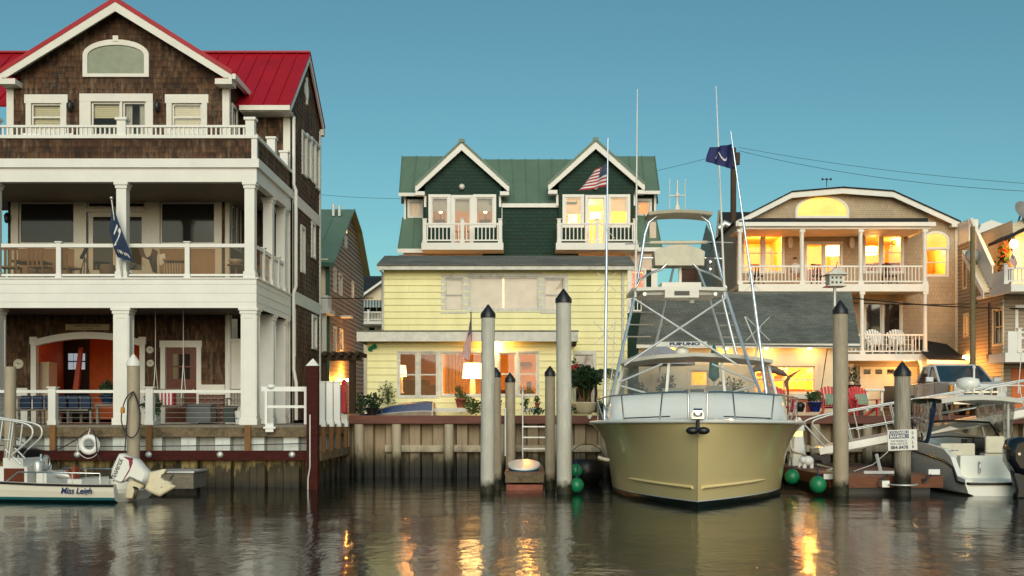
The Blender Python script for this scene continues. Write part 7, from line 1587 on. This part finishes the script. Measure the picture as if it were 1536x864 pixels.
umbrella(990, 515, 540, 105, 37.2, mat('grey_canvas', (.40, .39, .42), .8), 'open grey patio umbrella behind the radar of the boat'); umbrella(1071, 517, 572, 17, 37.4, mat('teal_canvas', (.01, .14, .14), .8), 'closed teal patio umbrella behind the boat hardtop', True)
t_ = shrub(1000, 560, 606, 30, 36.4, 'bush with bright pink blossoms behind the boat windscreen', 320, m_leafd, .1, flower=90); shrub(1098, 566, 606, 48, 36.6, 'grey green bush behind the right side of the windscreen', 340, m_leaf, .1); shrub(958, 572, 606, 26, 36.8, 'dark shrub behind the left side of the windscreen', 200, m_leafd)
def dchair(px, dd, mt, lb, s_=1.0, rz=0, z=None, name='dining_chair', grp=None):
    t_ = thing(name, lb, 'chair', (0, 0, 0), grp)
    part('seat', MB().box(-.23, .23, -.22, .22, .42, .46), mt, t_); m = MB()
    for i in range(4): m.box(-.2 + i * .12, -.14 + i * .12, .2, .22, .46, .9)
    m.box(-.23, .23, .195, .225, .86, .95); part('backrest', m, mt, t_)
    for a in (-.2, .2):
        for b_ in (-.19, .2): part('leg', MB().box(a - .02, a + .02, b_ - .02, b_ + .02, 0, .42), mt, t_)
    return place(t_, (X(px, dd), dd, GZ if z is None else z), rz, s_)
for px, lb in ((1024, 'dark slatted patio chair seen through the middle of the windscreen'), (1048, 'dark patio chair right of centre behind the windscreen')): dchair(px, 36.8, m_dark, lb, 1.05, .1, grp='dark patio chairs')
# leaping fish ornament in front of the cottage window
t_ = thing('fish_ornament', 'large mounted fish ornament with forked tail before the lit cottage window', 'ornament', P(1165, 600, 38.2)); dd = 38.2
body = spline([P(1128, 556, dd), P(1142, 552, dd), P(1158, 554, dd), P(1174, 560, dd), P(1182, 564, dd)], 5); n = len(body)
part('body', MB().tube(body, [.02 + .12 * math.sin(math.pi * min(1, (i + 2) / n)) ** .8 for i in range(n)], 8), mat('bronze_grey', (.12, .10, .09), .5), t_)
m = MB(); m.prism([P(1180, 565, dd), P(1188, 560, dd), P(1206, 551, dd), P(1191, 563, dd), P(1184, 570, dd), P(1181, 588, dd), P(1176, 572, dd)], (0, .05, 0)); m.prism([P(1133, 552, dd), P(1140, 544, dd), P(1158, 549, dd), P(1156, 553, dd)], (0, .04, 0)); part('fin', m, mat('bronze_brown', (.13, .06, .02), .5), t_); part('post', MB().tube([P(1182, 570, dd + .03), P(1182, 612, dd + .03), V((X(1182, dd), dd, GZ))], .03, 6), m_pole, t_)
# pergola in the gap
t_ = thing('pergola', 'dark brown timber pergola in the passage beside the yellow house', 'pergola', (X(508, 40), 40, GZ)); dd = 40
for px in (484, 528): part('post', MB().pb(px - 4.5, px + 4.5, 540, 620, dd, .22), m_pole, t_)
part('beam', MB().pb(473, 542, 533, 541, dd - .1, .12), m_pole, t_); m = MB()
for i in range(6): px = 476 + i * 12; m.box(X(px, dd), X(px, dd) + .12, dd - .5, dd + 1.6, Z(533, dd) - .02, Z(528, dd))
part('rafter', m, m_pole, t_)
# ---------------------------------------------------------------- shingle house porches
z1 = DECK
t_ = thing('garden_bench', 'long grey teak bench with navy cushions on the ground porch', 'bench', (X(80, 31.2), 31.2, z1)); dd = 31.2; m = MB(); m.pb(25, 137, 594, 599, dd + .25, .06); m.pb(25, 137, 613, 616, dd + .2, .05)
for i in range(8): px = 26 + i * 15.6; m.pb(px, px + 3.5, 599, 635, dd + .22, .06)
part('backrest', m, m_greywood, t_); part('seat', MB().box(X(25, dd), X(137, dd), dd - .25, dd + .2, z1 + .38, z1 + .43), m_greywood, t_)
for px in (26, 63, 100, 134): part('leg', MB().pb(px, px + 3, 616, 636, dd - .22, .07), m_greywood, t_)
for i in range(6):
    px = 29.5 + i * 18; c = V((X(px + 6.5, dd), dd + .12, z1 + .62)); m = MB(); m.box(c.x - .14, c.x + .14, c.y - .06, c.y + .08, c.z - .19, c.z + .2)
    solo('bench_cushion', m, m_navy, 'navy back cushion on the teak bench, %s' % ('leftmost of the six', 'second from the left end', 'third from the left, beside the rail post', 'fourth from the left, just past the rail post', 'second from the right end', 'rightmost of the six')[i], 'cushion', 'navy cushions on the bench', bevel=.04)
t_ = thing('porch_table', 'grey teak table with blue pot beside the bench', 'table', (X(157, 31), 31, z1)); part('top', MB().pb(142, 174, 606, 609.5, 30.9, .6), m_greywood, t_)
for px in (144, 170): part('leg', MB().pb(px, px + 3.5, 609.5, 636, 31, .1), m_greywood, t_)
t_ = thing('potted_plant', 'spiky plant in a blue pot on the porch table', 'potted plant', P(160, 606, 31.2)); c = P(161, 606, 31.25); pot(t_, c, .2, .25, m_navyp); part('foliage', blades(leafblob(MB(), c + UP * .4, .22, 200, .1), c + UP * .2, 80, .55, .3, .014), [m_leafd], t_)
t_ = thing('planter_box', 'white planter with trailing greenery beside the second rail post', 'planter', P(226, 636, 30.9)); c = V((X(227, 30.9), 30.9, z1)); part('box', MB().box(c.x - .2, c.x + .2, c.y - .2, c.y + .2, z1, z1 + .42), m_white, t_); part('foliage', leafblob(leafblob(MB(), c + UP * .55, .26, 220, .1), c + V((.15, -.2, .4)), .16, 100, .08), [m_leaf], t_)
def swing(px, dd, lb, w_, pill):
    t_ = thing('porch_swing', lb, 'swing', (X(px, dd), dd, z1 + .45)); x = X(px, dd); zs = z1 + .5; m = MB(); m.box(x - w_, x + w_, dd - .2, dd + .22, zs, zs + .04)
    part('seat', m, m_greywood, t_); m = MB()
    for i in range(6): a = x - w_ + i * 2 * w_ / 6; m.box(a, a + w_ / 4, dd + .2, dd + .23, zs + .06, zs + .5)
    m.box(x - w_, x + w_, dd + .19, dd + .24, zs + .44, zs + .52); part('backrest', m, m_greywood, t_)
    for s_ in (-1, 1):
        part('arm', MB().box(x + s_ * w_ - .03, x + s_ * w_ + .03, dd - .22, dd + .24, zs + .22, zs + .26).box(x + s_ * w_ - .03, x + s_ * w_ + .03, dd - .2, dd - .15, zs, zs + .22), m_greywood, t_)
        ap = V((x + s_ * w_, dd, zs + 1.25)); part('chain', MB().tube([V((x + s_ * w_, dd - .2, zs + .24)), ap], .012, 5).tube([V((x + s_ * w_, dd + .22, zs + .45)), ap], .012, 5).tube([ap, V((x + s_ * w_, dd, Z(458, PF)))], .01, 5), m_white, t_)
    if pill: 
        m = MB()
        for i in range(8): m.m = i % 2; m.box(x - .28 + i * .05, x - .28 + (i + 1) * .05, dd - .02, dd + .16, zs + .05, zs + .42)
        solo('striped_pillow', m, [m_uswhite, m_usred], 'red and white striped pillow on the porch swing', 'pillow')
swing(254, 31.6, 'grey porch swing hanging by ropes before the wooden front door', .40, True); swing(356, 31.8, 'smaller grey swing hanging beside the corner column', .26, False)
solo('storage_box', MB().pb(279, 315.5, 609, 633, 32.0, .6).pb(278, 316.5, 606, 609, 31.97, .66), mat('charcoal_plastic', (.10, .11, .115), .6), 'charcoal deck storage box against the brick base', 'box'); t_ = thing('fuel_can', 'dark green cooler with handle beside the corner column', 'cooler', P(343, 634, 31.6)); part('body', MB().pb(335, 351, 613, 634, 31.6, .35), mat('dark_green_plastic', (.012, .03, .025), .5), t_); part('lid', MB().pb(334, 352, 609, 613, 31.58, .4), m_dark, t_)
t_ = thing('bucket', 'white bucket standing between the cooler and the column', 'bucket', P(361, 634, 31.7)); part('shell', MB().lathe([(.13, 0), (.16, .38)], V((X(360, 31.7), 31.7, z1)), 14), m_pvc, t_); part('handle', MB().tube(arc(V((X(360, 31.7), 31.55, z1 + .3)), .15, math.pi, 2 * math.pi, 10), .008, 5), m_dark, t_)
def clock(px, py, r, lb):
    c = V((X(px, BAY), BAY - .02, Z(py, BAY))); t_ = thing('wall_clock', lb, 'clock', c, 'round dials on the porch wall'); part('face', MB().lathe([(r, -.02), (r, .03), (r * .88, .04)], c, 20, axis=(0, -1, 0)), m_canvas, t_); part('hands', MB().bar(c + V((0, -.045, 0)), c + V((r * .5, -.045, r * .1)), .015).bar(c + V((0, -.045, 0)), c + V((-r * .2, -.045, r * .3)), .015), m_dark, t_)
clock(28.5, 546, .15, 'larger round dial beside the left edge of the arch'); clock(225.5, 525, .11, 'upper of two small round dials beside the front door'); clock(226, 545, .11, 'lower of two small round dials beside the front door')
t_ = thing('name_board', 'long carved name board above the garage arch', 'sign', P(131, 490, BAY)); part('board', MB().pb(98, 164, 486, 495, BAY - .05, .05), mat('name_board_tan', (.42, .33, .20), .6), t_)
text('lettering', 'FISHERMEN\'S WHARF', m_dark, t_, P(131, 488.8, BAY - .052), (1, 0, 0), UP, .085, .001); text('lettering', 'BOAT HOUSE', m_dark, t_, P(131, 493, BAY - .052), (1, 0, 0), UP, .06, .001)
solo('white_cabinet', MB().pb(54.5, 73, 545, 637, 33.6, .6).pb(54, 73.5, 543, 545, 33.58, .64), m_cream, 'tall cream cabinet just inside the garage arch', 'cabinet'); solo('red_plank', MB().prism([P(109, 584, 34.4), P(118, 521, 34.4), P(123, 521, 34.4), P(117, 584, 34.4)], (0, .12, 0)), mat('orange_red_board', (.35, .04, .015), .4), 'tall red board leaning inside the garage arch', 'board')
# second floor furniture
m_tanw = wood('tan_teak', 'a5825a', '7a5a38', .6, (2, 2, 8)); zf = f2
for px, dd, rz, lb in ((16, 31.6, 3.3, 'tan porch chair at the left end of the middle balcony'), (60, 31.5, 3.0, 'tan porch chair nearest the left glass panel post'), (104, 31.8, 2.6, 'tan porch chair beside the telescope on the middle balcony')): dchair(px, dd, m_tanw, lb, 1.12, rz, zf, 'porch_chair', 'tan chairs on the middle balcony')
t_ = thing('porch_table', 'tan table between the chairs on the middle balcony', 'table', (X(38, 32.1), 32.1, zf)); part('top', MB().box(X(18, 32), X(66, 32), 31.8, 32.6, zf + .7, zf + .75), m_tanw, t_)
for px in (22, 62): part('leg', MB().box(X(px, 32) - .03, X(px, 32) + .03, 32, 32.1, zf, zf + .7), m_tanw, t_)
t_ = thing('telescope', 'dark telescope on a tripod behind the middle balcony glass', 'telescope', (X(127, 31.2), 31.2, zf)); c = V((X(127, 31.2), 31.2, zf + .75)); part('tube', MB().tube([c + V((-.1, 0, -.05)), c + V((.12, -.1, .28))], .05, 8), m_dark, t_)
for a in (0, 2.1, 4.2): part('leg', MB().tube([c, V((c.x + .22 * math.cos(a), c.y + .22 * math.sin(a), zf))], .014, 5), m_dark, t_)
t_ = thing('wicker_stool', 'round grey wicker stool beside the balcony door', 'stool', (X(161, 31.6), 31.6, zf)); part('body', MB().lathe([(.17, 0), (.22, .3), (.2, .45)], V((X(161, 31.6), 31.6, zf + .12)), 14), m_greywood, t_); part('base', MB().lathe([(.15, 0), (.15, .12)], V((X(161, 31.6), 31.6, zf)), 12), m_dark, t_)
t_ = thing('woven_chair', 'white woven seat chair behind the middle glass panel', 'chair', (X(258, 31.4), 31.4, zf)); part('seat', MB().pb(244, 276, 388, 391, 31.3, .5), m_tanw, t_); m = MB()
for i in range(7): px = 246 + i * 4; m.tube([P(px, 391, 31.4), P(px + 1, 411, 31.5)], .012, 5)
part('leg', m, m_white, t_); part('backrest', MB().prism([P(238, 382, 31.7), P(247, 380, 31.7), P(249, 394, 31.5), P(240, 399, 31.5)], (0, .05, 0)), m_white, t_)
t_ = thing('lounge_chair', 'curved tan lounge chair beside the navy flag', 'lounge chair', (X(215, 31.3), 31.3, zf)); m = MB(); pts = spline([P(204, 364, 31.2), P(211, 384, 31.2), P(224, 386, 31.2), P(228, 374, 31.2)], 5)
for a, b_ in zip(pts, pts[1:]): m.hexa([a, a + V((0, .5, 0)), b_ + V((0, .5, 0)), b_, a + UP * .03, a + V((0, .5, .03)), b_ + V((0, .5, .03)), b_ + UP * .03])
part('shell', m, m_tanw, t_); part('leg', MB().prism([P(222, 386, 31.2), P(228, 384, 31.2), P(229, 408, 31.2)], (0, .4, 0)), m_dark, t_)
t_ = thing('pedestal_table', 'small round table with white bowl at the right end of the middle balcony', 'table', (X(354, 31.4), 31.4, zf)); c = V((X(354, 31.4), 31.4, zf)); part('top', MB().lathe([(.25, .52), (.25, .55)], c, 16), m_tanw, t_); part('stem', MB().lathe([(.18, 0), (.03, .04), (.03, .52)], c, 10), m_tanw, t_); solo('white_bowl', MB().lathe([(.05, 0), (.2, .08), (.22, .13)], c + UP * .56, 14), m_white, 'white bowl on the small round balcony table', 'bowl')
# third floor chairs and beige balcony chairs, white
ch0 = dchair(43, 31.2, m_pvc, 'white slat chair on the top balcony, at left', 1.0, .2, Z(233, PF), 'balcony_chair', 'white chairs on the top balcony')
c = copy_tree(ch0, loc=(X(92, 31.2), 31.2, Z(233, PF)), rz=-.2); c['label'] = 'white slat chair on the top balcony, under the left blind window'
for px, lb in ((1315, 'white chair on the lower beige porch, left of the pair'), (1350, 'white chair on the lower beige porch, right of the pair')):
    c = copy_tree(ad, loc=(X(px, 48.4), 48.4, fz2), rz=.1, scale=1.15); c['label'] = lb; c['group'] = 'white chairs on the lower beige porch'
    for q in kids(c): q.data = q.data.copy(); q.data.materials[0] = m_pvc
for px, lb in ((1135, 'dark chair at the left end of the lit beige porch'), (1228, 'dark chair beside the lit porch door'), (1335, 'brown chair at the right end of the lit beige porch')): dchair(px, 48.6, m_furn, lb, 1.1, .3, fz, 'porch_chair', 'chairs on the lit beige porch')
# seated person on the beige porch
def person(px, dd, z, lb):
    t_ = thing('person', lb, 'person', (X(px, dd), dd, z)); x = X(px, dd)
    pts = {'hip': (0, 0, .5), 'belly': (0, .04, .68), 'chest': (0, .06, .9), 'neck': (0, .05, 1.06), 'head': (0, .02, 1.2), 'top': (0, .03, 1.29)}
    for s_, n in ((-1, 'l'), (1, 'r')): pts.update({n + 'hp': (s_ * .1, 0, .5), n + 'kn': (s_ * .13, -.42, .52), n + 'an': (s_ * .13, -.4, .1), n + 'to': (s_ * .14, -.56, .05), n + 'sh': (s_ * .19, .05, .98), n + 'el': (s_ * .25, -.02, .72), n + 'wr': (s_ * .16, -.24, .66), n + 'ha': (s_ * .13, -.33, .64)})
    r = {'hip': .14, 'belly': .14, 'chest': .15, 'neck': .055, 'head': .09, 'top': .06}; rr = dict(hp=.09, kn=.07, an=.045, to=.035, sh=.065, el=.045, wr=.033, ha=.035)
    keys = list(pts); E_ = [('hip', 'belly'), ('belly', 'chest'), ('chest', 'neck'), ('neck', 'head'), ('head', 'top')]
    for n in 'lr': E_ += [('hip', n + 'hp'), (n + 'hp', n + 'kn'), (n + 'kn', n + 'an'), (n + 'an', n + 'to'), ('chest', n + 'sh'), (n + 'sh', n + 'el'), (n + 'el', n + 'wr'), (n + 'wr', n + 'ha')]
    me = bpy.data.meshes.new('body'); me.from_pydata([V(pts[k]) for k in keys], [(keys.index(a), keys.index(b_)) for a, b_ in E_], []); o = bpy.data.objects.new('body', me); COL.objects.link(o); o.parent = t_
    sk = o.modifiers.new('skin', 'SKIN')
    for i, k in enumerate(keys): q = r.get(k) or rr[k[1:]]; me.skin_vertices[0].data[i].radius = (q, q)
    me.skin_vertices[0].data[0].use_root = True; sb2 = o.modifiers.new('sub', 'SUBSURF'); sb2.levels = sb2.render_levels = 1; me.materials.append(mat('skin_tone', (.45, .28, .2), .6))
    part('shirt', MB().lathe([(.19, .48), (.2, .7), (.22, .95), (.1, 1.03)], (x, dd + .04, z), 12), mat('white_shirt', (.6, .58, .55), .8), t_); part('hair', MB().ball((x, dd + .05, z + 1.25), .1, 10, (1, 1, .8)), m_pole, t_)
me_ok = True
person(1193, 48.5, fz, 'seated person in a white shirt on the lit beige porch')
# ---------------------------------------------------------------- camera, sky, light
cam = bpy.data.cameras.new('camera'); co = bpy.data.objects.new('camera', cam); COL.objects.link(co); S.camera = co
cam.sensor_width = 36; cam.lens = 36 * F / 1536; cam.shift_x = (768 - CX) / 1536; cam.shift_y = (HY - 432) / 1536
co.location = (0, 0, H); co.rotation_euler = (math.radians(90), 0, 0); cam.clip_end = 4000; cam.clip_start = .1
w = bpy.data.worlds.new('World'); S.world = w; w.use_nodes = True; nt = w.node_tree
bg = nt.nodes['Background']; sky = nt.nodes.new('ShaderNodeTexSky'); sky.sky_type = 'NISHITA'; sky.sun_disc = False
SEL, SROT = 25.0, 176.0
sky.sun_elevation = math.radians(SEL); sky.sun_rotation = math.radians(SROT); sky.air_density = 1.0; sky.dust_density = 1.0; sky.ozone_density = 2.0
tint = nt.nodes.new('ShaderNodeMix'); tint.data_type = 'RGBA'; tint.blend_type = 'MULTIPLY'; tint.inputs[0].default_value = 1; tint.inputs[7].default_value = (*SKYTINT, 1)
tc = nt.nodes.new('ShaderNodeTexCoord'); sp = nt.nodes.new('ShaderNodeSeparateXYZ'); nt.links.new(tc.outputs['Generated'], sp.inputs[0])
def mr(src, a, b_):
    n_ = nt.nodes.new('ShaderNodeMapRange'); n_.interpolation_type = 'SMOOTHSTEP'
    for k_, v_ in (('From Min', a), ('From Max', b_), ('To Min', 0), ('To Max', 1)): n_.inputs[k_].default_value = v_
    nt.links.new(src, n_.inputs['Value']); return n_.outputs[0]
mul = nt.nodes.new('ShaderNodeMath'); mul.operation = 'MULTIPLY'; nt.links.new(mr(sp.outputs[1], -.1, -.75), mul.inputs[0]); nt.links.new(mr(sp.outputs[2], .55, .1), mul.inputs[1])
wt = nt.nodes.new('ShaderNodeMix'); wt.data_type = 'RGBA'; wt.inputs[6].default_value = (*SKYTINT, 1); wt.inputs[7].default_value = (*WESTTINT, 1)   # afterglow low in the west, behind the camera
nt.links.new(mul.outputs[0], wt.inputs[0]); nt.links.new(wt.outputs[2], tint.inputs[7])
nt.links.new(sky.outputs[0], tint.inputs[6]); nt.links.new(tint.outputs[2], bg.inputs[0]); bg.inputs[1].default_value = SKYS
sl = bpy.data.lights.new('sun', 'SUN'); so = bpy.data.objects.new('sun', sl); COL.objects.link(so)
sl.energy = SUNE; sl.angle = math.radians(48); sl.color = (1, .92, .77)
a = math.radians(SROT)   # sky rotation 0 = +Y, clockwise seen from above
dirv = V((math.sin(a) * math.cos(math.radians(SEL)), math.cos(a) * math.cos(math.radians(SEL)), math.sin(math.radians(SEL))))
so.rotation_euler = dirv.to_track_quat('Z', 'Y').to_euler()
S.view_settings.view_transform = 'Standard'; S.view_settings.look = 'None'; S.view_settings.exposure = EXPO; S.view_settings.gamma = 1
c = S.cycles; c.use_denoising = True; c.max_bounces = 8; c.diffuse_bounces = 3; c.glossy_bounces = 4; c.transparent_max_bounces = 16; c.sample_clamp_indirect = 4; c.caustics_reflective = False; c.caustics_refractive = False
try: c.denoiser = 'OPENIMAGEDENOISE'; c.denoising_input_passes = 'RGB_ALBEDO_NORMAL'
except Exception: pass
